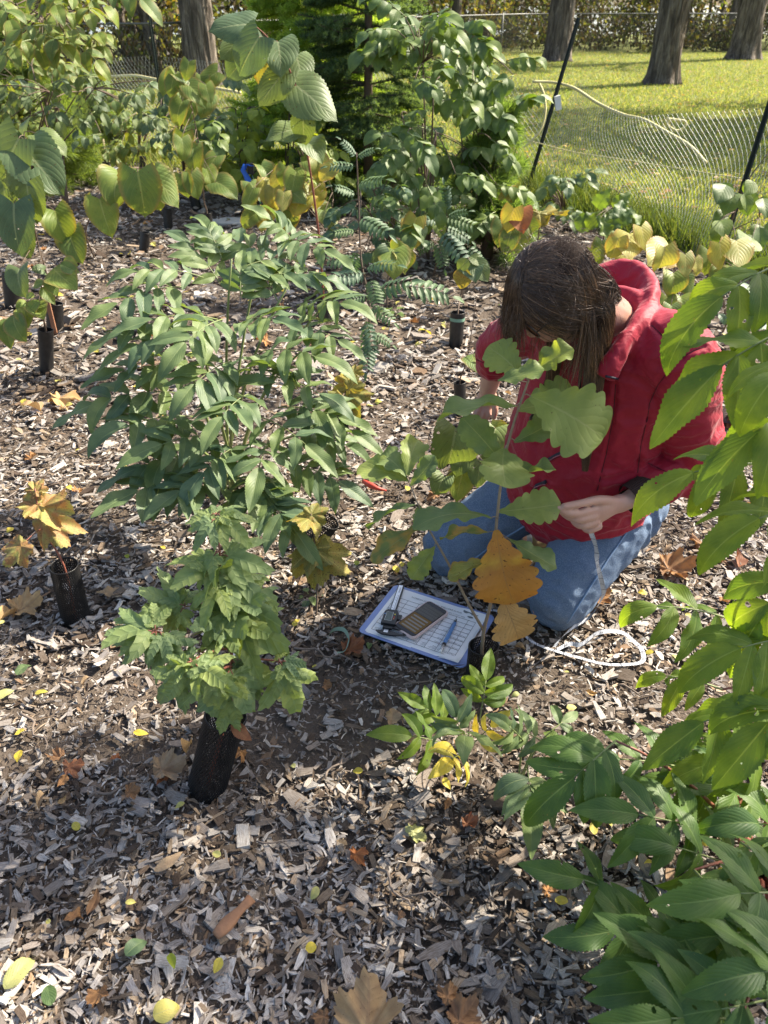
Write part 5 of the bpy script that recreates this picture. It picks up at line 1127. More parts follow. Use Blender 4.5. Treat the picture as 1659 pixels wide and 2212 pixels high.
def rowan(base, stem, fronds, label):
    r = root_thing('rowan_sapling', base, label, 'sapling'); pts = spline([p if isinstance(p, Vector) else P(*p) for p in stem], 5); paths = [(pts, .007, .003)]; rr = random.Random(len(fronds))
    for x0, y0, x1, y1, Y in fronds:
        a, c = P(x0, y0, Y), P(x1, y1, Y - rr.uniform(.0, .12)); near = min(pts, key=lambda p: (p - a).length); paths.append((bez(near, near.lerp(a, .6) + Vector((0, 0, .01)), a, 4), .003, .0018))
        put_leaf(r, a, c, FRONDS, L_SORB, Vector((rr.uniform(-.3, .3), -.55, 1)), 1.0, 'frond')
    stem_part(r, paths, STEM_B, sides=6)
rowan(G(797, 812), [G(797, 812), (797, 720, 3.38), (797, 650, 3.4), (780, 560, 3.45), (775, 440, 3.5), (770, 330, 3.5)],
      [(790, 590, 715, 600, 3.4), (790, 580, 850, 560, 3.4), (795, 640, 740, 650, 3.35), (800, 640, 880, 600, 3.4), (800, 660, 850, 690, 3.3), (790, 690, 810, 770, 3.3), (800, 720, 850, 740, 3.3), (800, 740, 790, 800, 3.3), (770, 500, 720, 500, 3.5), (775, 470, 840, 500, 3.5), (770, 420, 720, 400, 3.5), (772, 400, 830, 380, 3.5), (770, 340, 740, 300, 3.5), (770, 340, 810, 320, 3.5), (770, 360, 710, 350, 3.5), (775, 560, 700, 560, 3.45), (800, 690, 780, 740, 3.35), (860, 620, 980, 625, 3.6), (800, 600, 815, 660, 3.35), (770, 540, 760, 590, 3.4)],
      'rowan sapling with bluish ferny fronds behind the big elderberry')
rowan(G(935, 600), [G(935, 600), (950, 540, 4.8), (965, 470, 4.8)], [(955, 480, 900, 470, 4.7), (965, 470, 1010, 450, 4.7), (960, 490, 1020, 520, 4.6), (950, 500, 1010, 560, 4.5), (940, 520, 900, 540, 4.7), (965, 460, 960, 400, 4.8), (960, 470, 1030, 485, 4.7), (945, 520, 960, 580, 4.6), (1010, 530, 1050, 580, 4.5)], 'rowan sapling with pale fronds next to the leaning dark stem')

# leafy shrub in the middle distance
def leafy(base, region, n, ll, mat, label, shapes=OVATE, nl=7, seed=5, name='leafy_shrub', Y=5.0, dep=.4, sx=1.25):
    r = root_thing(name, base, label, 'shrub'); rr = random.Random(seed); paths = []; (x0, x1, y0, y1) = region; cx = (x0 + x1) / 2
    hub = [P(cx + rr.uniform(-.25, .25) * (x1 - x0), y0 + (y1 - y0) * rr.uniform(.1, .7), Y) for _ in range(7)]
    for h in hub: paths.append((bez(base, base.lerp(h, .5) + Vector((0, 0, .1)), h, 7), .009, .004))
    for i in range(n):
        x, y = rr.gauss(cx, (x1 - x0) * .27), rr.uniform(y0, y1); x = min(x1, max(x0, x)); a = P(x, y, Y + rr.uniform(-dep, dep)); an = rr.uniform(-1.3, 1.3)
        d = Vector((math.sin(an) * .8 + (x - cx) / (x1 - x0), -rr.uniform(.0, .9), rr.uniform(-.5, .25))).normalized() * ll * 1.7
        compound(r, a, a + d, nl, ll * rr.uniform(.85, 1.15), shapes, mat, .15, (0, -.5, 1), .0025, .5, 62, seed=rr.random(), start=.2, sx=sx)
        h = min(hub, key=lambda p: (p - a).length); paths.append((bez(h, h.lerp(a, .5) + Vector((0, 0, .03)), a, 4), .004, .0022))
    stem_part(r, paths, STEM_B, 'branch', 5)
leafy(G(925, 570), (820, 1010, 20, 470), 42, .105, L_BUSH, 'tall dark green leafy shrub in front of the dark spruce', seed=6, Y=5.0, dep=.4)
leafy(G(1020, 540), (930, 1125, 60, 480), 42, .105, L_BUSH, 'leafy green shrub spreading towards the middle net post', seed=66, Y=5.4, dep=.4)
leafy(G(620, 440), (560, 760, 120, 430), 34, .085, L_LIME, 'airy sunlit green sapling under the bright spruce', seed=67, Y=7.6, dep=.5)
leafy(G(150, 470), (-20, 170, 100, 270), 30, .09, L_LINDG, 'pale leafy sapling in front of the long-needled pine', seed=68, Y=6.8, dep=.4)
leafy(G(400, 400), (330, 480, 160, 330), 26, .085, L_ELDER, 'fine-leaved green sapling behind the yellowing linden', seed=69, Y=7.0, dep=.4)
leafy(G(860, 600), (740, 880, 380, 560), 20, .07, L_SORB, 'low blue-green shrub between the rowans', seed=70, Y=4.9, dep=.3)
leafy(G(530, 420), (480, 580, 205, 400), 26, .12, L_LIME, 'sunlit lime green shrub behind the blue flag', seed=7, Y=7.2, dep=.4, nl=5)
leafy(G(1215, 470), (1160, 1250, 380, 455), 9, .10, L_ELDER, 'small elder shrub at the foot of the middle net post', seed=8, Y=6.2, dep=.2, nl=5)
leafy(G(470, 350), (445, 490, 240, 330), 9, .10, L_BUSH, 'glossy dark evergreen shrub left of the lime shrub', seed=9, Y=6.4, dep=.2, nl=5, sx=1.6)
leafy(G(300, 345), (200, 400, 190, 330), 24, .11, L_LINDG, 'mixed yellow-green thicket at the back of the mulch', seed=10, Y=8.0, dep=.5, nl=5)
# box elder reaching in from the left
leafy(G(-260, 420), (-60, 230, -40, 100), 34, .13, L_LINDG, 'box elder with hanging pale green leaflets reaching over the pine', seed=12, Y=5.6, dep=.5, nl=5, name='box_elder_tree', sx=1.1)
leafy(G(60, 430), (0, 330, 170, 290), 26, .10, L_LIND, 'box elder sapling with wilting leaflets below the pine', seed=13, Y=6.0, dep=.5, nl=5, name='box_elder_sapling', sx=1.1)
leafy(G(690, 460), (600, 720, 270, 450), 10, .11, L_LIME, 'lime green sapling around the tall linden stem', seed=14, Y=6.4, dep=.3, nl=5)
# small oak, right twiggy shrub, dark-leaved shrub
lin_plant('oak_sapling', G(1300, 560), [[G(1300, 560), (1310, 480, 5.2), (1345, 400, 5.2)]], fill(13, 1285, 1375, 385, 480, 5.0, 52, random.Random(41)), OAK, L_BUSH, 'dark green oak sapling against the net fence', sx=1.3)
lin_plant('twiggy_shrub', G(1560, 600), [[G(1560, 600), (1575, 500, 4.4), (1610, 400, 4.4), (1660, 330, 4.4)], [(1575, 500, 4.4), (1640, 470, 4.3)]], fill(24, 1540, 1665, 385, 530, 4.3, 42, random.Random(42)), OVATE, L_BUSH, 'sparse twiggy shrub with small grey-green leaves at the right net post', 'shrub', sx=1.6)
lin_plant('twiggy_shrub', G(1560, 720), [[G(1560, 720), (1590, 660, 3.5), (1620, 620, 3.5)]], fill(20, 1530, 1660, 610, 690, 3.4, 34, random.Random(43)), OVATE, L_SORB, 'low grey-green weed behind the jacket shoulder', 'shrub', sx=1.3)
b = G(1590, 985); lin_plant('dark_leaved_shrub', b, [[b, (1595, 930, 2.66), (1600, 890, 2.64)], [b, (1615, 930, 2.6), (1630, 900, 2.58)]], [(1598, 895, 1570, 925, 2.6, L_RUST), (1600, 890, 1565, 900, 2.62), (1605, 890, 1625, 915, 2.58), (1610, 885, 1635, 880, 2.6), (1600, 888, 1590, 915, 2.58), (1625, 900, 1650, 925, 2.56), (1580, 905, 1560, 930, 2.6), (1620, 895, 1610, 930, 2.56)], OVATE, L_DARK, 'small shrub with dark purple and rust leaves beside the sleeve', 'shrub', jit=.01, sx=1.5)
lin_plant('maple_sapling', G(1000, 470), [[G(1000, 470), (1020, 400, 6.4), (1030, 350, 6.4)]], [(1030, 350, 1015, 372, 6.3), (1030, 350, 1050, 365, 6.3), (1032, 345, 1035, 368, 6.2), (1028, 352, 1010, 350, 6.3), (1040, 350, 1055, 345, 6.3)], MAPLE, L_MAPLE, 'orange maple leaves poking out of the leafy shrub', sx=1.3)
lin_plant('maple_sapling', G(1160, 540), [[G(1160, 540), (1165, 490, 5.0), (1165, 465, 5.0)]], [(1165, 465, 1150, 485, 4.9), (1168, 465, 1185, 480, 4.9), (1165, 462, 1170, 490, 4.8), (1100, 410, 1105, 440, 5.0)], MAPLE, L_MAPLEY, 'tiny yellow maple sapling left of the dark oak sapling', sx=1.3)
# leafless dark stem by the person's arm, with its banded guard
g, b, t, rad = guard(984, 748, 989, 675, 30, 'black tree guard with pale green band near the raised sleeve', band=.82)
lin_plant('hornbeam_sapling', b, [[b, t, (995, 640, 3.9), (1005, 600, 3.88), (1012, 560, 3.85)]], [(1012, 560, 985, 590, 3.8), (1010, 570, 1030, 600, 3.8), (1005, 590, 1000, 620, 3.8), (1015, 555, 1050, 570, 3.8), (1020, 560, 1060, 610, 3.8), (1008, 580, 990, 630, 3.8, L_MAPLEY)], OVATE, L_LIND, 'hornbeam sapling with pleated hanging leaves above the banded guard', sx=1.5)
g, b, t, rad = guard(995, 898, 993, 826, 26, 'black tree guard touched by the reaching hand')
lin_plant('bare_sapling', b, [[b, t, (1005, 790, 2.96), (1015, 740, 2.95), (1030, 640, 2.95)], [(1005, 790, 2.96), (1025, 770, 2.95)]], [(1025, 770, 1045, 790, 2.9), (1020, 765, 1035, 800, 2.9)], OVATE, L_LINDG, 'nearly bare dark sapling stem rising from the touched guard', sx=1.3, r0=.004)
# more guards in the background
for q, lab in [((425, 452, 413, 398, 22), 'black tree guard leaning left under the yellowing linden'), ((365, 498, 360, 452, 18), 'black tree guard behind the arching yellow-green linden'), ((310, 545, 314, 502, 20), 'black tree guard behind the top of the elderberry'),
               ((197, 362, 194, 324, 15), 'small black tree guard below the pine'), ((234, 386, 228, 350, 15), 'black tree guard with a pale stick beside white stones'), ((308, 367, 308, 338, 13), 'black tree guard at the back under red leaves'), ((367, 348, 361, 314, 12), 'black tree guard at the foot of the green left net post'),
               ((720, 497, 718, 464, 16), 'black tree guard behind the tall linden stem'), ((843, 518, 845, 472, 18), 'black tree guard under the leafy shrub'), ((548, 600, 548, 560, 20), 'black tree guard behind the elderberry canes')]:
    guard(*q, lab)
mb = MB(); a, c = P(228, 352, 8.3), P(222, 300, 8.3); mb.tube([a - G(232, 386), c - G(232, 386)], .012, 6); o = obj('pale_stick', mb.mesh('pale_stick'), STEM_T); o.location = G(232, 386); tag(o, 'pale bare stick standing in a far guard', 'stick')
# white stones
ST = plain('pale_stone', (.40, .40, .385), .85, .2, 12)
for x, y, w_, lab in [(500, 483, .16, 'flat pale stone under the lime shrub'), (245, 372, .20, 'white flat stone beside the far guard with stick'), (205, 378, .10, 'small white flat stone left of the far guard with stick')]:
    mb = MB(); rr = random.Random(int(x)); mb.ring_loft([[(w_ * k * math.cos(t) * (1 + .12 * math.sin(3 * t + x)), w_ * .7 * k * math.sin(t) * (1 + .1 * math.cos(2 * t)), z) for t in np.linspace(0, 6.283, 18, False)] for z, k in ((0, 1), (.022, 1.0), (.03, .9))]); o = obj('flat_stone', mb.mesh('flat_stone'), ST); o.location = G(x, y); tag(o, lab, 'stone')
# blue flag on its green stake
b = G(577, 492); t = P(537, 352, b.y); r = root_thing('flag_stake', b, 'green stake tied with blue flagging tape and a black clip', 'stake')
mb = MB(); mb.tube([Vector((0, 0, 0)), t - b], .006, 6); obj('stake', mb.mesh('stake'), plain('green_stake', (.02, .10, .06), .5), r)
mb = MB(); tp = P(533, 358, b.y - .03) - b; ring = []
for i, (x, y) in enumerate([(545, 358), (530, 355), (525, 368), (532, 380), (538, 392), (545, 402)]):
    p = P(x, y, b.y - .03 - .01 * i) - b; w_ = .012 + .004 * i; ring.append([p + Vector((-w_, 0, .006 * (i % 2))), p + Vector((-w_ * .3, -.012, 0)), p + Vector((w_ * .4, .008, .004)), p + Vector((w_, -.006, 0))])
mb.ring_loft(ring, closed=False, cap=False); mt = NT('blue_tape'); bt = mt.done(mt.principled((.02, .13, .62), .35)); obj('tape', mb.mesh('tape'), bt, r)
mb = MB(); mb.box(P(541, 364, b.y - .02) - b, .045, .03, .075); mb.tube([P(545, 378, b.y) - b, P(553, 368, b.y) - b], .006, 5); obj('clip', mb.mesh('clip', False), plain('black_plastic', (.012, .012, .013), .4), r)

# conifers
NEED = NT('needles'); at_ = NEED.n('Attribute'); at_.attribute_name = 'tint'; p_ = NEED.principled(at_.outputs[0], .55, spec=.3); t_ = NEED.n('BsdfTranslucent'); NEED.put(t_.inputs[0], NEED.mix(1.0, at_.outputs[0], (1.8, 1.7, .6), 'MULTIPLY')); m_ = NEED.n('MixShader'); m_.inputs[0].default_value = .55; NEED.t.links.new(p_, m_.inputs[1]); NEED.t.links.new(t_.outputs[0], m_.inputs[2]); NEED = NEED.done(m_.outputs[0])
def quads(name, base, tipv, width, side, cols):
    """n thin blades: base + tip vectors, width vectors -> one mesh with a tint attribute"""
    n = len(base); mid = base + tipv * .55
    v = np.stack([base - side * width * .5, base + side * width * .5, mid + side * width * .6, base + tipv, mid - side * width * .6], 1).reshape(-1, 3)
    me = bpy.data.meshes.new(name); F = (np.array([0, 1, 2, 3, 4])[None] + (np.arange(n) * 5)[:, None])
    me.vertices.add(n * 5); me.vertices.foreach_set('co', v.astype(np.float32).ravel()); me.loops.add(n * 5); me.polygons.add(n)
    me.loops.foreach_set('vertex_index', F.astype(np.int32).ravel()); me.polygons.foreach_set('loop_start', np.arange(0, n * 5, 5, dtype=np.int32))
    ca_ = me.color_attributes.new('tint', 'FLOAT_COLOR', 'POINT'); ca_.data.foreach_set('color', np.concatenate([np.repeat(cols, 5, 0), np.ones((n * 5, 1))], 1).astype(np.float32).ravel())
    me.update(calc_edges=True); return me
def rvec(rng, n): v = rng.normal(size=(n, 3)); return v / np.linalg.norm(v, axis=1)[:, None]
def conifer(base, h, rad, label, col1, col2, seed, nl=.035, density=1.0, name='spruce_tree'):
    rng = np.random.default_rng(seed); r = root_thing(name, base, label, 'tree'); mb = MB(); mb.tube([(0, 0, 0), (0.02, 0, h * .5), (0, 0, h)], [.045, .03, .008], 8); obj('trunk', mb.mesh('trunk'), STEM_B, r)
    B, T, S, C = [], [], [], []; mb = MB(); z = .12
    while z < h * .97:
        rr_ = rad * (1 - z / h) ** .8 + .05
        for k in range(7):
            a = rng.uniform(0, 6.283); L = rr_ * rng.uniform(.75, 1.1); d = np.array((math.cos(a), math.sin(a), rng.uniform(-.15, .3)))
            p0 = np.array((0, 0, z)); pts = [p0 + d * L * t + np.array((0, 0, -.14 * L * t * t + .10 * L * t ** 3)) for t in np.linspace(0, 1, 6)]; mb.tube(pts, np.linspace(.008, .003, 6), 4)
            twigs = [pts]
            for j in range(8):
                t0 = rng.uniform(.25, .95); i0 = p0 + d * L * t0 + np.array((0, 0, -.14 * L * t0 * t0)); sd = rng.choice((-1, 1)); a2 = a + sd * rng.uniform(.5, 1.0); l2 = L * (1.1 - t0) * .6 + .05
                twigs.append([i0 + np.array((math.cos(a2), math.sin(a2), -.12)) * l2 * t for t in np.linspace(0, 1, 3)])
            for tw in twigs:
                tw = np.array(tw); n = max(8, int(300 * density * np.linalg.norm(tw[-1] - tw[0]) / .35)); t = rng.random(n) * (len(tw) - 1); i = np.minimum(t.astype(int), len(tw) - 2); f = (t - i)[:, None]
                bp = tw[i] * (1 - f) + tw[i + 1] * f; ax = tw[-1] - tw[0]; ax = ax / (np.linalg.norm(ax) + 1e-9); v = rvec(rng, n) + ax * .7 + np.array((0, 0, .25)); v /= np.linalg.norm(v, axis=1)[:, None]
                B.append(bp); T.append(v * nl * rng.uniform(.7, 1.2, (n, 1))); S.append(np.cross(v, rvec(rng, n))); k_ = rng.random((n, 1)); C.append(np.array(col1) * (1 - k_) + np.array(col2) * k_)
        z += .10
    obj('branch', mb.mesh('branch'), STEM_B, r); o = obj('needles', quads('needles', np.concatenate(B), np.concatenate(T), .0048 if nl < .06 else .0036, np.concatenate(S), np.concatenate(C)), NEED, r); o['kind'] = 'stuff'
conifer(G(700, 400), 2.9, .90, 'sunlit young spruce behind the tall linden', (.22, .33, .085), (.36, .46, .12), 51, .05, density=1.1)
conifer(G(795, 440), 2.9, .70, 'dark blue-green spruce between the sunlit spruce and the leafy shrub', (.075, .125, .07), (.12, .18, .085), 52)
conifer(G(40, 400), 2.4, .85, 'young pine with long soft needles on the far left', (.11, .17, .06), (.19, .26, .08), 53, .12, .7, 'pine_tree')
conifer(G(225, 330), .9, .4, 'knee-high bright green pine seedling behind the far guards', (.13, .20, .06), (.20, .28, .08), 54, .09, .7, 'pine_seedling')
conifer(G(1050, 560), 1.0, .30, 'slender green pine seedling beside the leafy shrub', (.10, .17, .06), (.15, .23, .08), 55, .09, .6, 'pine_seedling')
# ------------------------------------------------------------------ net fence, posts, far fence, trees, woods, grass
POSTM = plain('dark_green_post', (.012, .022, .018), .5)
def post(bx, by, tx, ty, label, r_=.016, Yt=None):
    b = G(bx, by); t = P(tx, ty, Yt or b.y); mb = MB(); d = t - b; q = d.to_track_quat('Z', 'X').to_matrix().to_4x4(); L = d.length
    o = thing('net_post', b, label, 'post', 'metal posts of the net fence')
    mb.box((0, 0, L / 2), .034, .005, L); mb.box((0, .014, L / 2), .005, .026, L); obj('bar', mb.mesh('bar', False), POSTM, o, q)
    mb = MB()
    for k in range(9): mb.box((0, -.005, L * (.25 + .08 * k)), .012, .008, .012)
    obj('stud', mb.mesh('stud', False), POSTM, o, q); return b, t
pm_b, pm_t = post(1135, 425, 1250, 38, 'leaning dark metal post holding the middle of the sagging net')
mb = MB(); c = P(1205, 222, pm_b.y - .03); mb.box((0, 0, 0), .05, .04, .11, Matrix.Rotation(R(-14), 4, 'Y')); o = obj('white_clip', mb.mesh('white_clip', False), plain('white_plastic', (.7, .7, .68), .4)); o.location = c; tag(o, 'white plastic clip wrapped on the leaning middle post', 'clip')
pr_b, pr_t = post(1545, 590, 1672, 195, 'leaning dark metal post on the right of the net')
pl_b, pl_t = post(366, 350, 316, -20, 'tall green metal post standing behind the yellowing linden')
NETM = plain('net_wire', (.25, .28, .26), .5, .2, 20)
def net(path, label, cell=.042, tops=None, wire=.0017, slack=.0, name='net_fence', mat=None, group='net fence'):
    """path: ground points; tops: heights; diamond net of crossing strands"""
    pts = [Vector((*p, 0)) for p in path]; seg = [0]
    for a, b in zip(pts[:-1], pts[1:]): seg.append(seg[-1] + (b - a).length)
    Lt = seg[-1]
    def pos(s, h):
        s = max(0, min(Lt, s)); x = np.interp(s, seg, [p.x for p in pts]); y = np.interp(s, seg, [p.y for p in pts]); tz = np.interp(s, seg, tops)
        return np.array((x + slack * .08 * math.sin(s * 2.3 + h * 4), y + slack * .10 * math.sin(s * 1.7 + 2 * h), .01 + tz * h))
    hm = max(tops); rows = int(hm / cell); n = int(Lt / cell); mb = MB()
    r = thing(name, pts[0], label, 'fence', None)
    for sg in (-1, 1):
        for i in range(-rows, n + rows):
            q = []
            for j in range(rows + 1):
                s = (i + sg * j * .5 + (rows * .5 if sg < 0 else 0)) * cell
                if 0 <= s <= Lt: q.append(pos(s, j / rows))
            if len(q) > 2: mb.tube(np.array(q) - np.array(pts[0]), wire, 3, False)
    o = obj('netting', mb.mesh('netting'), mat or NETM, r); o['kind'] = 'stuff'; return r, pos, Lt
MIDP = pm_b.lerp(pm_t, .62)
net([(3.7, 3.9), (pr_b.x + .12, pr_b.y), (1.95, 6.45), (pm_b.x + .25, pm_b.y + .02)], 'sagging wire net hung between the leaning posts', tops=[1.0, .98, .74, .92], slack=1.0)
net([(pm_b.x + .25, pm_b.y + .06), (.5, 8.05), (-.8, 8.65), (pl_b.x, pl_b.y)], 'wire net running behind the shrubs to the green post', tops=[.92, .95, .9, 1.0], slack=1.0)
net([(pl_b.x - .02, pl_b.y + .02), (-4.5, 10.3), (-7, 11.3)], 'wire net left of the tall green post', tops=[1.0, .85, .9], slack=1.0)
ROPE = plain('yellow_rope', (.60, .54, .26), .7, .2, 80)
def rope(pts, r_, label):
    w3 = spline([P(*p) for p in pts], 6); c = w3[0]; mb = MB(); mb.tube([p - c for p in w3], r_, 6); o = obj('yellow_rope', mb.mesh('yellow_rope'), ROPE); o.location = c; tag(o, label, 'rope')
rope([(1150, 176, 7.5), (1195, 178, 7.5), (1240, 190, 7.3), (1290, 222, 7.0), (1345, 247, 6.8), (1390, 258, 6.6), (1440, 285, 6.35), (1490, 315, 6.1), (1525, 352, 5.9)], .012, 'pale yellow rope sagging along the top of the net')
rope([(1165, 180, 7.6), (1175, 205, 7.55), (1178, 245, 7.5), (1165, 285, 7.45), (1132, 318, 7.4)], .010, 'yellow rope hanging in a curve left of the middle post')
rope([(1065, 283, 7.4), (1130, 300, 7.3), (1240, 328, 7.1), (1350, 345, 6.8), (1600, 385, 6.0)], .004, 'thin orange line crossing the net low down')
rope([(1440, 256, 6.6), (1455, 258, 6.6), (1480, 262, 6.6), (1478, 275, 6.6), (1462, 282, 6.6), (1445, 272, 6.6), (1442, 258, 6.6)], .010, 'small yellow rope loop tied on the net')
rope([(190, 170, 10.8), (280, 163, 10.3), (340, 172, 9.6), (420, 182, 9.2), (520, 200, 9.0)], .016, 'yellow rope strung across the left net')
# far chain-link fence
CHL = plain('galvanised_wire', (.09, .095, .09), .5, metallic=.3)
FF = [(-13, 15.2), (-4.6, 17.6), (0, 23), (4.6, 29.3), (24, 31.5)]
r, pos, Lt = net(FF, 'far chain-link fence along the edge of the woods', cell=.075, tops=[1.1] * 5, wire=.0032, name='chain_link_fence', mat=CHL)
mb = MB(); mb.tube([Vector(pos(s, 1.0)) - r.location for s in np.linspace(0, Lt, 60)], .022, 6); obj('top_rail', mb.mesh('top_rail'), CHL, r)
for s in np.arange(1.0, Lt, 3.0):
    mb = MB(); p = Vector(pos(s, 0)) - r.location; mb.tube([p, p + Vector((0, 0, 1.15))], .028, 8); obj('fence_post', mb.mesh('fence_post'), CHL, r)

# trees
def m_bark():
    m = NT('bark'); pos = m.tc('Object'); mp = m.n('Mapping'); m.put(mp.inputs['Vector'], pos); mp.inputs['Scale'].default_value = (9, 9, 1.3)
    n1 = m.noise(1.6, 6, mp.outputs[0], .65, .8); n2 = m.noise(14, 4, pos)
    c = m.ramp(n1, [(.34, (.040, .033, .028)), (.5, (.14, .115, .095)), (.66, (.31, .27, .225))]); c = m.mix(m.math('MULTIPLY', n2, .35), c, (.10, .09, .07))
    return m.done(m.principled(c, .9, m.bump(n1, 1.0, .06), spec=.15))
BARK = m_bark()
LEAFC = NT('tree_foliage'); at_ = LEAFC.n('Attribute'); at_.attribute_name = 'tint'; p_ = LEAFC.principled(at_.outputs[0], .55, spec=.3); t_ = LEAFC.n('BsdfTranslucent'); LEAFC.put(t_.inputs[0], LEAFC.mix(1.0, at_.outputs[0], (1.7, 1.5, .6), 'MULTIPLY')); m_ = LEAFC.n('MixShader'); m_.inputs[0].default_value = .42; LEAFC.t.links.new(p_, m_.inputs[1]); LEAFC.t.links.new(t_.outputs[0], m_.inputs[2]); LEAFC = LEAFC.done(m_.outputs[0])
TREE_COLS = np.array([(.10, .15, .035), (.16, .19, .04), (.28, .26, .05), (.07, .12, .035), (.33, .24, .05), (.20, .15, .06)])
def cloud(centers, n, spread, size, rng, cols=TREE_COLS, p=None):
    centers = np.asarray(centers, float); i = rng.integers(0, len(centers), n); d = rvec(rng, n) * (rng.random((n, 1)) ** .5) * np.asarray(spread)
    b = centers[i] + d; t = rvec(rng, n) * size * rng.uniform(.6, 1.3, (n, 1)); t[:, 2] -= size * .3; s = np.cross(t, rvec(rng, n)); s /= np.linalg.norm(s, axis=1)[:, None] + 1e-9
    c = cols[rng.choice(len(cols), n, p=p)] * rng.uniform(.7, 1.3, (n, 1)); return b, t, size * .55, s, c
def big_tree(base, dia, label, seed, h=11.0, crown_r=2.4, leaves=1500, lean=(0, 0), name='tree', crown_z=.72, nlimb=8, leaf=.16, clumps=26):
    rng = np.random.default_rng(seed); r = root_thing(name, base, label, 'tree', None); R0 = dia / 2; mb = MB(); rings = []
    zs = np.concatenate([np.linspace(0, .6, 7), np.linspace(.75, 3.2, 16), np.linspace(3.6, h * .8, 10)]); na = 72
    for z in zs:
        k = 1 + .40 * math.exp(-z / .22) - .05 * min(z, 8) * .9; k = max(.25, k); ring = []
        for a in np.linspace(0, 2 * np.pi, na, False):
            nz_ = abs(mn.noise(Vector((math.cos(a) * 7.5 + seed, math.sin(a) * 7.5, z * .9)))) ; fl = .22 * math.exp(-z / .25) * math.sin(5 * a + seed)
            rr_ = R0 * (k + fl + .34 * (nz_ - .25)); ring.append((rr_ * math.cos(a) + lean[0] * z, rr_ * math.sin(a) + lean[1] * z, z - .03))
        rings.append(ring)
    mb.ring_loft(rings); obj('trunk', mb.mesh('trunk'), BARK, r)
    mb = MB(); tips = []
    for k in range(nlimb):
        z0 = h * rng.uniform(.34, .75); a = k * 2.4 + rng.uniform(-.4, .4); L = crown_r * rng.uniform(.6, 1.05); p0 = np.array((lean[0] * z0, lean[1] * z0, z0)); d = np.array((math.cos(a), math.sin(a), rng.uniform(.25, .8)))
        pts = [p0 + d * L * t + np.array((0, 0, .1 * L * t * t)) for t in np.linspace(0, 1, 6)]; mb.tube(pts, np.linspace(R0 * .35, R0 * .06, 6), 7)
        tips += [pts[3], pts[4], pts[5]]
        for j in range(3):
            i0 = pts[int(rng.integers(2, 5))]; d2 = rvec(rng, 1)[0]; d2[2] = abs(d2[2]) * .6; e = i0 + d2 * L * .5; mb.tube([i0, (i0 + e) / 2 + (0, 0, .05), e], [R0 * .12, R0 * .08, R0 * .03], 5); tips.append(e)
    obj('limb', mb.mesh('limb'), BARK, r)
    cc = [tips[int(rng.integers(len(tips)))] + rvec(rng, 1)[0] * crown_r * .25 for _ in range(clumps)]
    b, t, wd, s, c = cloud(cc, leaves, (.85, .85, .55), leaf, rng); o = obj('crown', quads('crown', b, t, wd, s, c), LEAFC, r); o['kind'] = 'stuff'
T3 = G(1428, 182); big_tree(T3, .60, 'thick oak trunk with deep bark standing on the sunlit lawn', 3, crown_r=2.2)
big_tree(G(1203, 132), .70, 'broad oak trunk with flared foot near the far fence', 5)
big_tree(G(440, 186), .66, 'tall straight trunk rising behind the left net', 8, crown_r=2.4)
big_tree(G(1610, 93) * .72 + Vector((0, 0, 0)), .75, 'dark vine-covered trunk at the right edge of the lawn', 9)
big_tree(Vector((8.9, 14.6, 0)), .4, 'added unseen tree right of the view shading the lawn', 15, h=5.6, crown_r=2.6, leaves=3400)  # added out of view, low crown shaped to shade a lawn band
big_tree(Vector((7.6, 12.2, 0)), .36, 'second added unseen tree right of the view shading the lawn', 17, h=5.6, crown_r=2.4, leaves=2600)  # another unseen tree, added to widen the shade on the lawn
# added unseen tree, crown set towards the sun to shade the foreground
def shade_tree(gpt, zc, label, seed, cr, leaves, clumps):
    c = Vector((*gpt, 0)) + SUN * (zc / SUN.z); b = Vector((c.x + .35, c.y + .3, 0)); rng = np.random.default_rng(seed); r = root_thing('shade_tree', b, label, 'tree'); off = np.array(c - b)
    mb = MB(); mb.tube([(0, 0, 0), off * .5 + (0, .05, .1), off * 1.0], [.09, .07, .04], 9); obj('trunk', mb.mesh('trunk'), BARK, r); mb = MB(); cc = []
    for k in range(9):
        d = rvec(rng, 1)[0] * cr * np.array((1, 1, .6)); e = off + d; mb.tube([off - (0, 0, .5), off + d * .5, e], [.03, .018, .006], 5); cc.append(e); cc.append(off + d * .55)
    obj('limb', mb.mesh('limb'), BARK, r); cc = [cc[int(rng.integers(len(cc)))] for _ in range(clumps)]
    b_, t, wd, s, col = cloud(cc, leaves, (.40, .40, .3), .10, rng); o = obj('crown', quads('crown', b_, t, wd, s, col), LEAFC, r); o['kind'] = 'stuff'
shade_tree((.05, .42), 4.6, 'added unseen young tree shading the foreground from the right', 61, .9, 1250, 10)
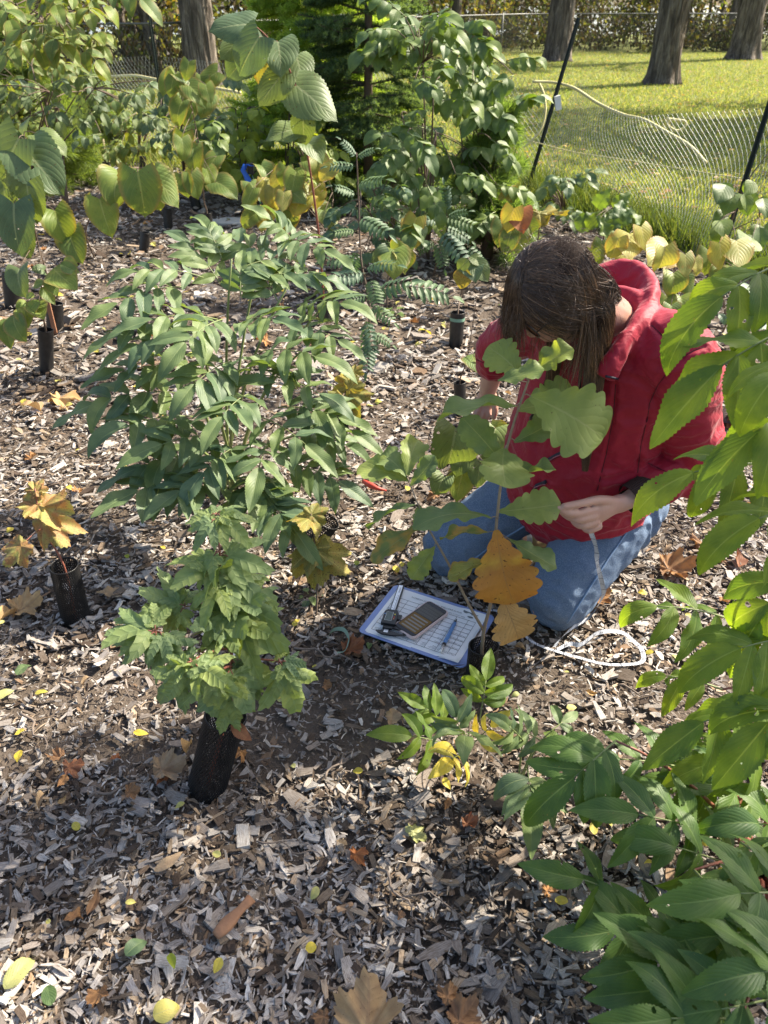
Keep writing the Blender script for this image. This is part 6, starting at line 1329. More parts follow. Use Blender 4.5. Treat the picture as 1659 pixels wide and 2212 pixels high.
# the woods beyond the far fence
rng = np.random.default_rng(77)
for k in range(70):
    s = rng.uniform(0, 1); x = -15 + 42 * s; y = np.interp(x, [p[0] for p in FF], [p[1] for p in FF]) + rng.uniform(1.0, 9.0); dia = rng.uniform(.10, .34); mb = MB(); lx, ly = rng.normal(0, .05, 2)
    pts = [(lx * z + .05 * math.sin(z * 1.3 + k), ly * z, z) for z in np.linspace(-.02, 7, 9)]; mb.tube(pts, np.linspace(dia * .55, dia * .25, 9), 9)
    r = root_thing('woodland_tree', (x, y, 0), 'slim dark tree trunk in the woods behind the far fence', 'tree', 'slim trees in the woods behind the far fence'); obj('trunk', mb.mesh('trunk'), BARK, r)
    mb = MB(); cc = []
    for j in range(7):
        z0 = rng.uniform(.7, 5.5); a = rng.uniform(0, 6.28); L = rng.uniform(.6, 1.6); p0 = np.array((lx * z0, ly * z0, z0)); e = p0 + np.array((math.cos(a) * L, math.sin(a) * L, rng.uniform(.0, .9))); mb.tube([p0, (p0 + e) / 2 + (0, 0, .08), e], [.03, .018, .006], 5); cc.append(e); cc.append((p0 + e) / 2)
    obj('limb', mb.mesh('limb'), BARK, r); b_, t, wd, s_, col = cloud(cc, 260, (.6, .6, .5), .13, rng); o = obj('crown', quads('crown', b_, t, wd, s_, col), LEAFC, r); o['kind'] = 'stuff'
WC = np.array([(.04, .055, .022), (.06, .08, .028), (.06, .05, .03), (.05, .042, .03), (.12, .13, .04), (.035, .03, .024)])
xs = rng.uniform(-16, 27, 800); ys = np.interp(xs, [p[0] for p in FF], [p[1] for p in FF]) + rng.uniform(.3, 9, 800); zs = rng.random(800) ** 1.0 * 1.9
b_, t, wd, s_, col = cloud(np.stack([xs, ys, zs], 1), 62000, (.7, .6, .45), .12, rng, WC); o = obj('woodland_undergrowth', quads('undergrowth', b_, t, wd, s_, col), LEAFC); tag(o, 'tangled autumn undergrowth behind the far fence', kind='stuff')
mb = MB()
for k in range(420):
    x = rng.uniform(-16, 27); y = np.interp(x, [p[0] for p in FF], [p[1] for p in FF]) + rng.uniform(.3, 6); h = rng.uniform(.7, 2.6); a = rng.normal(0, .25, 2); mb.tube([(x, y, 0), (x + a[0] * h * .5, y + a[1] * h * .5, h * .55), (x + a[0] * h * 1.3, y + a[1] * h, h)], [.014, .010, .004], 4)
o = obj('woodland_brush', mb.mesh('brush'), STEM_B); tag(o, 'thin bare stems of brush behind the far fence', kind='stuff')
# bright water beyond the woods
me = bpy.data.meshes.new('lake'); me.from_pydata([(-120, 46, .02), (140, 46, .02), (140, 250, .02), (-120, 250, .02)], [], [(0, 1, 2, 3)])
m = NT('water'); wat = m.done(m.principled((.35, .42, .46), .12, m.bump(m.noise(1.5, 3, m.geo().outputs['Position']), .15, .05), spec=.8)); tag(obj('lake', me, wat), 'pale bright water glimpsed through the woods', kind='structure')

# grass blades
def blades(n, sampler, hmin, hmax, wd, cols, rng, name, label):
    xy = sampler(n); b = np.concatenate([xy, np.full((n, 1), .004)], 1); h = rng.uniform(hmin, hmax, (n, 1)); t = np.concatenate([rng.normal(0, .45, (n, 2)), np.ones((n, 1))], 1) * h
    s = rvec(rng, n); s[:, 2] = 0; s /= np.linalg.norm(s, axis=1)[:, None] + 1e-9; c = cols[rng.integers(len(cols), size=n)] * rng.uniform(.7, 1.3, (n, 1))
    o = obj(name, quads(name, b, t, wd, s, c), LEAFC); tag(o, label, kind='stuff')
GC = np.array([(.19, .265, .07), (.24, .30, .09), (.33, .32, .13), (.14, .21, .055), (.27, .31, .10)])
def lawn_s(n):
    out = []
    while len(out) < n:
        y = 5.2 + 25 * rng.random(n) ** 1.8; x = rng.uniform(-.35, .58, n) * (y * .832 + .8); ok = y > np.array([fence_y(a) for a in x]) + .18; out += list(np.stack([x, y], 1)[ok])
    return np.array(out[:n])
blades(150000, lawn_s, .02, .06, .009, GC, rng, 'lawn_grass', 'short sunlit grass of the lawn')
def edge_s(n):
    t = rng.random(n); x = 1.3 + 2.5 * t; y = np.array([fence_y(a) for a in x]) + rng.normal(-.05, .30, n); return np.stack([x, y], 1)
blades(16000, edge_s, .08, .26, .006, np.array([(.07, .12, .03), (.10, .15, .035), (.13, .17, .05)]), rng, 'long_grass', 'long dark grass along the foot of the net')
def edge2_s(n):
    t = rng.random(n); x = 1.3 - 4.5 * t; y = np.array([fence_y(a) for a in x]) + rng.normal(.0, .35, n); return np.stack([x, y], 1)
blades(9000, edge2_s, .06, .2, .007, GC, rng, 'fence_grass', 'pale grass along the back of the planting')
LL = np.array([(.42, .30, .08), (.36, .22, .08), (.30, .17, .07), (.45, .38, .10)]); n = 1500; xy = lawn_s(n); d = rvec(rng, n); d[:, 2] *= .25; s_ = np.cross(d, np.tile((0, 0, 1.), (n, 1))) + .01; s_ /= np.linalg.norm(s_, axis=1)[:, None]
o = obj('lawn_leaf_litter', quads('litter', np.concatenate([xy, np.full((n, 1), .045)], 1), d * .07, .05, s_, LL[rng.integers(4, size=n)]), LEAFC); tag(o, 'tan fallen leaves scattered over the lawn', kind='stuff')
# ------------------------------------------------------------------ clipboard, form, caliper, phone, pencil, measuring tape
def text_mesh(mb, txt, size, M, shear=0.0, mi=0):
    A = np.array(M.to_3x3()).T; t0 = np.array(M.translation); x = 0.0; y = 0.0
    for ch in txt:
        if ch == '\n': x = 0.0; y -= 1.1; continue
        if ch not in GLYPH: x += .3; continue
        co, F, adv = GLYPH[ch]; q = co.copy(); q[:, 0] += x + shear * q[:, 1]; q[:, 1] += y
        mb.add(q * size @ A + t0, F, mi=mi); x += adv
def rrect(w_, h, r, n=5):
    out = []
    for cx, cy, a0 in ((w_ / 2 - r, h / 2 - r, 0), (-w_ / 2 + r, h / 2 - r, 90), (-w_ / 2 + r, -h / 2 + r, 180), (w_ / 2 - r, -h / 2 + r, 270)):
        for i in range(n + 1): a = R(a0 + 90 * i / n); out.append((cx + r * math.cos(a), cy + r * math.sin(a)))
    return out
def slab(mb, outline, z0, z1, bev=.0, mi=0, off=(0, 0)):
    O = np.array(outline) + off; k = lambda s: (O - O.mean(0)) * s + O.mean(0); W = max(np.ptp(O[:, 0]), np.ptp(O[:, 1])); s = 1 - 2 * bev / W
    rings = [np.c_[k(s), np.full(len(O), z0)], np.c_[O, np.full(len(O), z0 + bev)], np.c_[O, np.full(len(O), z1 - bev)], np.c_[k(s), np.full(len(O), z1)]] if bev else [np.c_[O, np.full(len(O), z0)], np.c_[O, np.full(len(O), z1)]]
    mb.ring_loft(rings, mi=mi)
def ground_frame(pa, pb, z):
    """frame on the ground: x axis from picture point pa to pb, origin halfway"""
    a, b = G(*pa, z), G(*pb, z); x = (b - a).normalized(); y = UZ.cross(x); M = Matrix((x, y, UZ)).transposed().to_4x4(); M.translation = (a + b) / 2; return M, (b - a).length
BZ = .034
# the long middle line of the board, from its open end to its clip end
M0, L0 = ground_frame((812, 1310), (1040, 1390), BZ)
tilt = Matrix.Rotation(R(1.2), 4, 'X') @ Matrix.Rotation(R(-1.0), 4, 'Y')
MC = M0 @ tilt; CL, CW = .322, .229
cb = bpy.data.objects.new('clipboard', None); COL.objects.link(cb); cb.matrix_basis = MC; tag(cb, 'blue clipboard with a filled-in form lying on the wood chips', 'clipboard')
mb = MB(); slab(mb, rrect(CL, CW, .016), 0, .003, .0006); obj('board', mb.mesh('board', False), plain('blue_board', (.20, .27, .52), .4, .08, 30), cb)
mb = MB(); slab(mb, rrect(.012, .11, .004), .003, .010, .001, off=(CL / 2 - .008, 0)); mb.tube([Vector((CL / 2 - .014, y, .012 + .003 * math.cos(y * 60))) for y in np.linspace(-.05, .05, 11)], .0022, 7); obj('clip', mb.mesh('clip', False), plain('steel_clip', (.55, .55, .53), .3, metallic=1.0), cb)
# paper: page right way up for someone on the far side, so the page's x axis runs to the viewer's left
PW, PH = .279, .207; px0 = -.004
mb = MB(); nx, ny = 14, 10
V = [(px0 + PW * (i / nx - .5), PH * (j / ny - .5), .0036 + .0012 * math.sin(i * .5) * (abs(j - ny / 2) / ny) + (.004 * max(0, (j - 8) / 2) ** 2 if i > 10 else 0) + (.003 * max(0, (1.5 - j)) if i > 11 else 0)) for j in range(ny + 1) for i in range(nx + 1)]
mb.add(V, [(j * (nx + 1) + i, j * (nx + 1) + i + 1, (j + 1) * (nx + 1) + i + 1, (j + 1) * (nx + 1) + i) for j in range(ny) for i in range(nx)])
mpap = NT('white_paper'); PAPER = mpap.done(mpap.principled(mpap.mix(mpap.noise(8, 3, mpap.tc('Object')), (.74, .76, .78), (.82, .83, .84)), .7, spec=.3)); pp = obj('paper', mb.mesh('paper'), PAPER, cb)
mb = MB(); V2 = np.array(V); V2[:, 2] -= .0004; V2[:, 0] += .005; V2[:, 1] -= .003; mb.add(V2, [(j * (nx + 1) + i, j * (nx + 1) + i + 1, (j + 1) * (nx + 1) + i + 1, (j + 1) * (nx + 1) + i) for j in range(ny) for i in range(nx)]); obj('paper', mb.mesh('paper'), PAPER, cb)
INK = plain('printed_ink', (.02, .022, .03), .8, 0, 10, 0); PENC = plain('pencil_writing', (.13, .14, .18), .8, 0, 10, 0)
ZP = .0066; TX0, TX1, TY0, TY1 = px0 - PW / 2 + .014, px0 + PW / 2 - .014, -PH / 2 + .013, PH / 2 - .042
cols = [TX1, TX1 - .022, TX1 - .057, TX1 - .088, TX1 - .112, TX1 - .142, TX1 - .176, TX1 - .212, TX0]; rows = [TY0, TY0 + .030] + [TY0 + .030 + (TY1 - TY0 - .030) * k / 7 for k in range(1, 8)]
mb = MB()
for x in cols: mb.box((x, (TY0 + TY1) / 2, ZP - .0014), .0007, TY1 - TY0, .0004)
for y in rows: mb.box(((TX0 + TX1) / 2, y, ZP - .0012), TX1 - TX0, .0007, .0004)
obj('table_lines', mb.mesh('table_lines', False), INK, pp)
def flip(x, y): M = Matrix.Rotation(math.pi, 4, 'Z'); M.translation = Vector((x, y, ZP - .0008)); return M
mb = MB()
text_mesh(mb, 'WWW.EARTONATION.ORG/CITYFORESTS', .0078, flip(px0 + .075, PH / 2 - .020)); text_mesh(mb, 'SEND A PHOTO WITH YOUR FORM AND RETURN THIS SHEET', .0048, flip(px0 + .09, PH / 2 - .034))
for k, t in enumerate(['TREE TAG\nNUMBER', 'WHAT SPECIES\nIS YOUR TREE?', 'HOW TALL\nIS YOUR\nTREE?', 'IS THE\nTREE\nDEAD?', 'TREE\nHEIGHT', 'TRUNK\nWIDTH', 'PHOTO\nTAKEN', 'NOTES ON THE\nCONDITION AT\nTHE BASE']): text_mesh(mb, t, .0040, flip(cols[k] - .002, TY0 + .008))
obj('printed_text', mb.mesh('printed_text', False), INK, pp)
mb = MB()
for k, (a, b_, c, d) in enumerate([('TF-291', 'White oak', '9(m)', 'no'), ('TF-248', 'Hackberry', '9/10', 'no'), ('TF-196', 'Elderberry', '3 H', 'no'), ('TF-242', 'Sugar mpl', '5 m', 'D')]):
    y = rows[1 + k] + .006
    for q, t in enumerate((a, b_, c, d)): text_mesh(mb, t, .0068 if q != 1 else .0062, flip(cols[q] - .0015, y), .3)
text_mesh(mb, '17 cm', .006, flip(TX0 + .075, rows[3] + .004), .3)
obj('handwriting', mb.mesh('handwriting', False), PENC, pp)
mb = MB(); lx, ly = TX1 - .032, PH / 2 - .020; mb.add([(lx + .028 - .046 * i / 8, ly + .004 + (.010 if j else 0) + .003 * math.sin(i * 1.7) * (1 - j), ZP - .0006) for j in (0, 1) for i in range(9)], [(i, i + 1, i + 10, i + 9) for i in range(8)])
mb.add([(lx + .010 + .009 * math.cos(t), ly - .008 + .0035 * math.sin(t), ZP - .0006) for t in np.linspace(0, 6.283, 14, False)], [tuple(range(14))]); obj('tree_emblem', mb.mesh('tree_emblem', False), plain('grey_emblem', (.16, .18, .19), .8, 0), pp)

# caliper on the board
MK, LK = ground_frame((832, 1372), (868, 1264), BZ + .0085); MK = MK @ Matrix.Rotation(-math.pi / 2, 4, 'Z')
cal = bpy.data.objects.new('digital_caliper', None); COL.objects.link(cal); cal.matrix_basis = MK; tag(cal, 'black digital caliper with steel scale lying across the form', 'caliper')
h2 = LK / 2; BLK = plain('black_plastic', (.012, .012, .013), .4)
mb = MB(); mb.box((0, 0, .0016), .019, LK - .01, .0032); obj('beam', mb.mesh('beam', False), BLK, cal)
mb = MB(); mb.box((-.001, .0, .0040), .012, LK - .014, .0014); sc_ = obj('scale', mb.mesh('scale', False), plain('brushed_steel', (.62, .63, .64), .32, .08, 60, metallic=.7), cal)
mb = MB()
for k in range(58): mb.box((.002 if k % 5 else .001, h2 - .055 - k * .0024, .0050), .002 if k % 5 else .004, .0004, .0004)
RT = Matrix.Rotation(math.pi / 2, 4, 'Z')
for k in range(9): M = RT.copy(); M.translation = Vector((-.0025, h2 - .066 - k * .012, .0050)); text_mesh(mb, str((9 - k) * 10), .0036, M)
M = RT.copy(); M.translation = Vector((.002, h2 - .042, .0050)); text_mesh(mb, 'Stainless', .0066, M); obj('scale_print', mb.mesh('scale_print', False), INK, sc_)
mb = MB(); slab(mb, [(-.021, -.030), (.020, -.030), (.020, .018), (.014, .030), (-.014, .030), (-.021, .018)], .0045, .0155, .001, off=(.001, -h2 + .062)); mb.box((.026, -h2 + .068, .008), .010, .020, .009); mb.box((.001, -h2 + .026, .006), .026, .012, .007); bd = obj('display_housing', mb.mesh('display_housing', False), BLK, cal)
mb = MB(); slab(mb, rrect(.020, .036, .001, 2), .0155, .0161, off=(-.003, -h2 + .062)); obj('bezel', mb.mesh('bezel', False), plain('silver_bezel', (.5, .5, .48), .3), bd)
mb = MB(); slab(mb, rrect(.0175, .0335, .001, 2), .0161, .0166, off=(-.003, -h2 + .062)); lcd = obj('lcd', mb.mesh('lcd', False), plain('grey_green_lcd', (.075, .095, .075), .15, .05), bd)
for x, y, c, nm in ((.012, .010, (.6, .5, .05), 'yellow'), (.012, -.002, (.5, .06, .05), 'red'), (.012, -.009, (.45, .2, .1), 'orange'), (-.0165, .008, (.10, .2, .4), 'blue')):
    mb = MB(); slab(mb, rrect(.0045, .0045, .002, 3), .0155, .0167, off=(x, -h2 + .062 + y)); obj('button', mb.mesh('button', False), plain('button_' + nm, c, .4), bd)
mb = MB(); slab(mb, [(-.028, .0), (-.034, .006), (-.010, .010), (.012, .010), (.048, .003), (.050, .0), (.012, -.006), (-.014, -.006)], .0, .0042, .0004, off=(.004, -h2 + .006)); obj('jaw', mb.mesh('jaw', False), BLK, cal)
mb = MB(); slab(mb, [(-.014, .0), (.012, .0), (.050, -.006), (.054, -.003), (.044, .006), (.012, .016), (-.014, .012)], .0044, .0085, .0004, off=(.006, -h2 + .024)); obj('jaw', mb.mesh('jaw', False), BLK, cal)

# phone
MPH, LP = ground_frame((873, 1369), (946, 1316), BZ + .0065); MPH = MPH @ Matrix.Rotation(-math.pi / 2, 4, 'Z')
ph = bpy.data.objects.new('smartphone', None); COL.objects.link(ph); ph.matrix_basis = MPH; tag(ph, 'smartphone in a pale pink case showing an amber form screen', 'phone')
PHL, PHW = .153, .078
mb = MB(); slab(mb, rrect(PHW, PHL, .013), 0, .0105, .0018); obj('case', mb.mesh('case', False), plain('pale_pink_case', (.62, .47, .44), .5, .04), ph)
mb = MB(); slab(mb, rrect(PHW - .007, PHL - .007, .011), .0105, .0112, .0002); msc = NT('dark_glass'); obj('screen_glass', mb.mesh('screen_glass', False), msc.done(msc.principled((.010, .010, .011), .15, spec=.3)), ph)
def lit(name, c, e): m = NT(name); return m.done(m.principled(c, .35, spec=.2, Emission_Color=(*c, 1), Emission_Strength=e))
mb = MB(); slab(mb, rrect(PHW - .012, .068, .003), .0112, .0114, off=(0, -.026)); sc2 = obj('app_panel', mb.mesh('app_panel', False), lit('amber_screen', (.09, .05, .008), .12), ph)
mb = MB(); slab(mb, rrect(PHW - .012, .050, .003), .0112, .0114, off=(0, .034)); obj('keyboard_panel', mb.mesh('keyboard_panel', False), lit('grey_screen', (.045, .045, .044), .1), ph)
mb = MB()
for k in range(5): slab(mb, rrect(.052, .0058, .0012, 2), .0114, .0116, off=(0, -.003 - k * .0125))
obj('input_row', mb.mesh('input_row', False), lit('field_grey', (.12, .12, .118), .15), sc2)
mb = MB()
for j in range(4):
    for i in range(9 - j % 2): slab(mb, rrect(.0058, .0085, .001, 2), .0114, .0115, off=((i - (8 - j % 2) / 2) * .0070, .052 - j * .0115))
obj('keys', mb.mesh('keys', False), lit('key_grey', (.065, .065, .063), .1), ph)
mb = MB(); mb.box((.006, -PHL / 2, .005), .012, .002, .004); obj('port', mb.mesh('port', False), BLK, ph)
# mechanical pencil
a, b_ = G(951, 1408, BZ + .011), G(987, 1337, BZ + .011); d = (b_ - a).normalized(); pn = bpy.data.objects.new('mechanical_pencil', None); COL.objects.link(pn); pn.matrix_basis = frame(a, d, UZ); tag(pn, 'blue mechanical pencil lying on the form', 'pencil'); L = (b_ - a).length
def lathe(prof, n=14): mb = MB(); mb.ring_loft([[(r_ * math.cos(t), y, r_ * math.sin(t)) for t in np.linspace(0, 6.283, n, False)][::-1] for y, r_ in prof]); return mb
obj('barrel', lathe([(.034, .0050), (.036, .0055), (L - .024, .0053), (L - .018, .0046)]).mesh('barrel'), plain('blue_translucent', (.10, .22, .45), .2, .15), pn)
obj('grip', lathe([(.026, .0055), (.034, .0056)]).mesh('grip'), BLK, pn); obj('cap', lathe([(.006, .0044), (.007, .005), (.026, .005)]).mesh('cap'), plain('silver_cap', (.55, .56, .58), .25, metallic=.5), pn)
obj('eraser', lathe([(.0, .0030), (.001, .0036), (.006, .0036)]).mesh('eraser'), plain('white_eraser', (.8, .8, .78), .8), pn); obj('tip', lathe([(L - .018, .0045), (L - .004, .0016), (L, .0006)]).mesh('tip'), plain('dark_tip', (.03, .035, .05), .35), pn)

# measuring tape: a ribbon from the hand, down the jeans, looping over the chips
def ribbon(name, pts, wdirs, wd, n=5):
    c = spline(pts, n); w_ = spline(wdirs, n); mb = MB(); V = []; U = []; s = 0
    for i, p in enumerate(c):
        if i: s += (p - c[i - 1]).length
        q = w_[i].normalized() * wd / 2; V += [p - q, p + q]; U += [(0, s), (1, s)]
    mb.add(V, [(2 * i, 2 * i + 1, 2 * i + 3, 2 * i + 2) for i in range(len(c) - 1)], U); return mb, c, w_
def m_tape():
    m = NT('white_tape_print'); uv = m.tc('UV'); sp = m.n('SeparateXYZ'); m.put(sp.inputs[0], uv)
    t1 = m.math('LESS_THAN', m.math('FRACT', m.math('MULTIPLY', sp.outputs[1], 158.0)), .22); e1 = m.math('GREATER_THAN', sp.outputs[0], .74); t2 = m.math('LESS_THAN', m.math('FRACT', m.math('MULTIPLY', sp.outputs[1], 39.4)), .07)
    k = m.math('MAXIMUM', m.math('MULTIPLY', t1, e1), t2); c = m.mix(k, (.46, .48, .52), (.04, .05, .08)); return m.done(m.principled(c, .5, spec=.4))
TAPE = m_tape()
pxs = [(1276, 1148, 1.545, (.6, .2, .1)), (1288, 1185, 1.55, (.5, -.6, .1)), (1291, 1220, 1.555, (.5, .5, .2)), (1301, 1262, 1.575, (.8, -.3, .1)), (1303, 1287, 1.59, (.7, .2, .4))]
path = [P(x, y, Y) for x, y, Y, w_ in pxs]; wds = [Vector(w_) for *_, w_ in pxs]
for x, y, z, w_ in [(1277, 1330, .05, (.3, .6, .75)), (1242, 1352, .045, (.3, .8, .6)), (1210, 1380, .045, (.8, .5, .5)), (1198, 1397, .035, (1, .2, .2))]: path.append(G(x, y, z)); wds.append(Vector(w_))
loop2 = [(1202, 1404, .032, (.2, .9, .3)), (1230, 1391, .04, (.1, 1, .35)), (1255, 1392, .045, (.1, .5, .8)), (1288, 1369, .045, (.1, .4, .9)), (1318, 1363, .04, (.1, .9, .4)), (1348, 1368, .035, (.2, 1, .2)), (1370, 1386, .032, (.7, .7, .1)), (1387, 1404, .032, (1, .2, .1)), (1386, 1430, .034, (.7, -.7, .1)), (1334, 1436, .032, (0, -1, .2)), (1294, 1432, .032, (-.1, -1, .2)), (1260, 1423, .032, (-.2, -1, .2)), (1200, 1406, .032, (-.2, -1, .2)), (1153, 1388, .034, (-.3, -1, .2)), (1120, 1360, .04, (-.6, -.8, .2)), (1078, 1322, .036, (-.3, -1, .2)), (1050, 1318, .03, (-.1, -1, .2))]
tp = thing('measuring_tape', G(1240, 1400), 'white cloth measuring tape hanging from the hand and looping over the mulch', 'measuring tape')
for nm, (pt, wv_) in (('ribbon', (path, wds)), ('ribbon', ([G(x, y, z) for x, y, z, _ in loop2], [Vector(w_) for *_, w_ in loop2]))):
    mb, c, w_ = ribbon(nm, [p - tp.location for p in pt], wv_, 0.0125, 6); rb = obj(nm, mb.mesh(nm), TAPE, tp); nb = MB(); s = 0; k = 19 if pt is path else 138
    for i in range(1, len(c) - 1):
        st = (c[i] - c[i - 1]).length; s += st
        if s > .026:
            s = 0; y = w_[i].normalized(); x = (c[i + 1] - c[i]).normalized(); z = x.cross(y).normalized()
            if z.z < 0: z = -z; x = -x
            M = Matrix((x, y, z)).transposed().to_4x4(); M.translation = c[i] + z * .0012 - y * .004 - x * .004; text_mesh(nb, str(k), .0085, M); k += 1 if pt is path else -1
    if nb.n: obj('printed_numbers', nb.mesh('printed_numbers', False), INK, rb)
# curled green tag and red plastic scrap on the mulch
o_ = G(735, 1392); mb, c, w_ = ribbon('x', [G(705, 1385, .03) - o_, G(718, 1362, .045) - o_, G(742, 1360, .05) - o_, G(753, 1380, .05) - o_, G(745, 1405, .035) - o_, G(728, 1410, .03) - o_], [Vector((.3, .2, .9))] * 3 + [Vector((.4, -.3, .8)), Vector((.3, -.6, .6)), Vector((.2, -.9, .3))], .013)
o = obj('plant_tag', mb.mesh('plant_tag'), plain('grey_green_tag', (.22, .30, .22), .6)); o.location = o_; tag(o, 'curled grey-green plant tag strip left of the clipboard', 'tag')
o_ = G(808, 1052); mb = MB(); mb.tube([G(785, 1040, .04) - o_, G(800, 1048, .045) - o_, G(815, 1055, .04) - o_, G(835, 1060, .035) - o_], [.008, .012, .008, .003], 6); o = obj('red_scrap', mb.mesh('red_scrap'), plain('red_plastic', (.42, .05, .03), .5)); o.location = o_; tag(o, 'torn red plastic scrap on the mulch beside the elderberry', 'scrap')

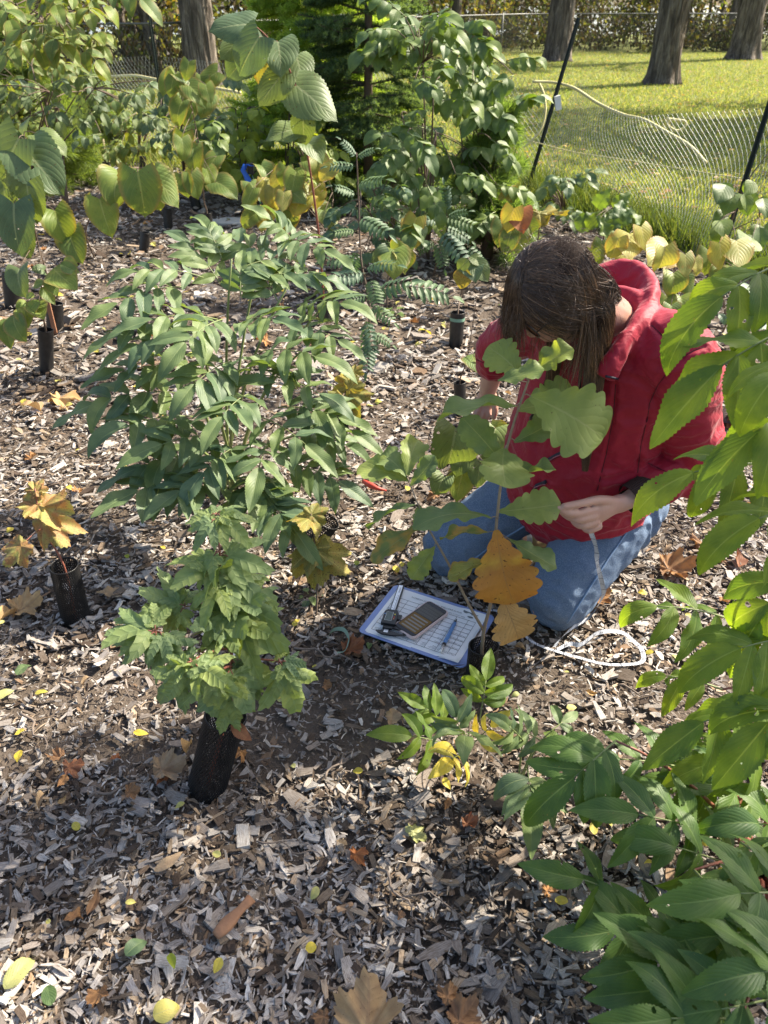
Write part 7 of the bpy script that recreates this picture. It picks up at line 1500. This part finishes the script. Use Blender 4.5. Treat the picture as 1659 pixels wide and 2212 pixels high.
# ------------------------------------------------------------------ fallen leaves, each one its own thing
def fallen(x, y, ang, ln, shapes, mat, label, group, tilt=.15, sx=1.0, k=None, lift=.030, rr=random):
    b = G(x, y, .03); dep = b.y * .832 + .8; L = ln * (.66 if mat in (L_RUST, L_BROWN) else .82) / FPX * dep; a = R(ang)
    d = Vector((math.cos(a), math.sin(a), rr.uniform(-tilt, tilt))).normalized(); up = Vector((rr.uniform(-tilt, tilt) * 1.5, rr.uniform(-tilt, tilt) * 1.5 - .1, 1))
    me = withmat(shapes[rr.randrange(len(shapes)) if k is None else k], mat); o = obj('fallen_leaf', me, None, None, frame(Vector((b.x, b.y, lift + .004)) - d * L * .5, d, up, L, sx)); tag(o, label, 'leaf', group); return o
GF = 'fallen leaves on the mulch'
for x, y, an, ln, sh, mt, sx, lab in [
    (48, 2090, 65, 120, ELDER, L_PALE, 1.2, 'long pale yellow-green fallen leaf with dark specks'), (363, 2182, 20, 80, OVATE, L_PALE, 1.3, 'pale oval toothed fallen leaf with green centre'), (107, 2152, -60, 55, ROUND, L_BUSH, 1.0, 'dark green round fallen leaf in shade'),
    (297, 2042, 50, 75, OVATE, L_ELDER, 1.1, 'mid green pointed fallen leaf'), (372, 2078, -60, 48, OVATE, L_LIME, .9, 'lime green narrow fallen leaf'), (160, 1984, 25, 62, DRYO, L_BROWN, 1.3, 'brown flat fallen leaf beside the sunlit patch'),
    (203, 1950, 80, 90, DRYE, L_BROWN, .9, 'long twisted brown dead leaf'), (365, 1862, 40, 85, DRYE, L_TAN, .9, 'curled orange-tan dead leaf in the open mulch'), (672, 2049, 10, 30, ROUND, L_YEL, 1.3, 'round bright yellow fallen leaf'),
    (782, 1845, 5, 48, DRYM, L_RUST, 1.0, 'rusty brown lobed fallen leaf'), (800, 2178, 80, 120, DRYM, L_TAN, 1.1, 'large tan sycamore leaf at the lower edge of the mulch'), (168, 1655, 30, 52, DRYM, L_RUST, 1.1, 'orange-brown crumpled leaf left of the viburnum guard'),
    (135, 1690, 70, 48, DRYO, L_BROWN, 1.2, 'small crumpled brown leaf under the orange-brown one'), (305, 1585, 5, 40, ELDER, L_YEL, 1.3, 'bright yellow narrow leaf left of the viburnum guard'), (410, 1610, 85, 62, DRYE, L_TAN, 1.2, 'dry tan curled leaf standing beside the viburnum guard'),
    (375, 1660, 20, 62, DRYM, L_TAN, 1.0, 'cluster leaf, dry and tan, at the foot of the viburnum guard'), (350, 1690, 60, 50, DRYO, L_RUST, 1.0, 'rusty leaf tucked by the viburnum guard'), (235, 1280, 10, 62, DRYO, L_TAN, 1.2, 'pale tan oak leaf right of the maple guard'),
    (70, 1310, 30, 60, DRYM, L_TAN, 1.0, 'pale tan lobed leaf left of the maple guard'), (20, 1330, 60, 66, DRYE, L_TAN, 1.2, 'long curled tan leaf near the maple guard'), (50, 1445, 75, 50, ROUND, L_ELDER, 1.1, 'round grey-green fallen leaf in the left mulch'),
    (90, 1497, 10, 34, OVATE, L_YEL, 1.0, 'small yellow fallen leaf below the round green leaf'), (10, 1500, 40, 50, OVATE, L_PALE, 1.2, 'yellow-green fallen leaf below the orange maple'), (845, 1555, 80, 60, DRYO, L_TAN, 1.3, 'tan oak leaf under the small ash seedling'),
    (1020, 1780, 10, 40, DRYM, L_RUST, 1.0, 'small rusty leaf below the ash seedling'), (965, 1740, 70, 45, DRYO, L_BROWN, 1.0, 'brown folded leaf under the yellow leaflets'), (905, 1790, 40, 42, MAPLE, L_PALE, 1.0, 'pale lobed leaf beside the rusty one'),
    (1235, 1530, 10, 30, OVATE, L_PALE, 1.2, 'cream fallen leaf behind the dark elder seedling'), (1300, 1290, 30, 60, DRYM, L_BROWN, 1.0, 'brown leaf beside the denim shin'), (1560, 1180, 20, 110, DRYM, L_BROWN, 1.1, 'large brown lobed leaf in the litter right of the jeans'),
    (1520, 1200, 50, 90, DRYO, L_TAN, 1.1, 'tan crumpled leaf in the litter right of the jeans'), (1590, 1210, 80, 90, DRYE, L_RUST, 1.3, 'rust red-brown leaf in the litter right of the jeans'), (1470, 1230, 0, 80, DRYM, L_BROWN, 1.0, 'shaggy brown leaf close to the shin'),
    (1440, 1245, 60, 60, DRYO, L_BROWN, 1.2, 'dark brown curled leaf close to the shin'), (1540, 2090, 30, 70, DRYM, L_BROWN, 1.0, 'brown leaf hidden below the low elderberry'), (1620, 1720, 30, 60, DRYM, L_RUST, 1.0, 'rusty leaf under the elderberry canes'),
    (770, 1400, 20, 55, DRYM, L_RUST, 1.0, 'orange-brown leaf next to the curled tag'), (895, 1600, 10, 40, DRYO, L_TAN, 1.2, 'pale brown leaf behind the small ash seedling'), (920, 715, 20, 45, OVATE, L_YEL, .9, 'yellow fallen leaf near the banded guard'), (1000, 1520, 20, 60, DRYM, L_TAN, 1.1, 'tan maple leaf below the clipboard'),
    (975, 2140, 60, 60, DRYM, L_BROWN, 1.0, 'dark brown leaf near the large tan sycamore leaf'), (1010, 2190, 40, 80, DRYM, L_BROWN, 1.0, 'folded brown leaf beside the low elderberry'), (865, 1980, 60, 40, DRYO, L_BROWN, 1.2, 'little brown leaf in the open shaded mulch'), (250, 1640, 30, 40, DRYO, L_RUST, 1.1, 'small rust leaf above the twig'), (70, 880, 5, 60, DRYO, L_TAN, 1.2, 'tan leaf left of the elderberry'), (150, 860, 10, 60, DRYM, L_TAN, 1.0, 'pale dry lobed leaf left of the elderberry')]:
    fallen(x, y, an, ln, sh, mt, lab, GF, .18, sx)
rr = random.Random(99)
kinds = [(ROUND, L_YEL, 'tiny round yellow leaf lying on the mulch', 22), (OVATE, L_PALE, 'tiny pale green-yellow leaf lying on the mulch', 24), (DRYE, L_TAN, 'tiny curled tan leaf lying on the mulch', 30), (DRYM, L_BROWN, 'small crumpled brown leaf lying on the mulch', 30), (OVATE, L_YEL, 'tiny pointed yellow leaf lying on the mulch', 24), (ROUND, L_LIME, 'tiny green leaf scrap lying on the mulch', 16)]
n = 0
while n < 250:
    y = rr.uniform(380, 2200) if rr.random() < .7 else rr.uniform(380, 900); x = rr.uniform(0, 1640); b = G(x, y)
    if b.y > fence_y(b.x): continue
    if 760 < x < 1080 and 1250 < y < 1460: continue
    if y > 1500 and rr.random() < .45: continue
    sh, mt, lab, ln = rr.choices(kinds, [3, 3, 2.5, 1.5, 2.5, 1])[0]; sc_ = (1.2 if y > 1500 else .85) if y > 700 else .62
    fallen(x, y, rr.uniform(0, 360), ln * sc_ * rr.uniform(.7, 1.4), sh, mt, lab, 'tiny fallen leaves scattered over the mulch', .3, rr.uniform(.9, 1.3), rr=rr); n += 1
# bark piece, stones
o_ = G(510, 2005); mb = MB(); r_ = random.Random(3); ring = [[(.045 * (u - .5) * 2, (.014 + .004 * math.sin(u * 7)) * math.cos(t) * (1 - .6 * abs(u - .5)), .008 * math.sin(t) * (1 - .5 * abs(u - .5)) + .006 * u) for t in np.linspace(0, 6.283, 10, False)] for u in np.linspace(0, 1, 8)]; mb.ring_loft(ring); o = obj('bark_piece', mb.mesh('bark_piece'), plain('red_brown_bark', (.30, .15, .075), .8, .3, 90, .6), None, Matrix.Translation(o_ + Vector((0, 0, .038))) @ Matrix.Rotation(R(50), 4, 'Z')); tag(o, 'smooth red-brown bark piece lying on the mulch', 'bark')
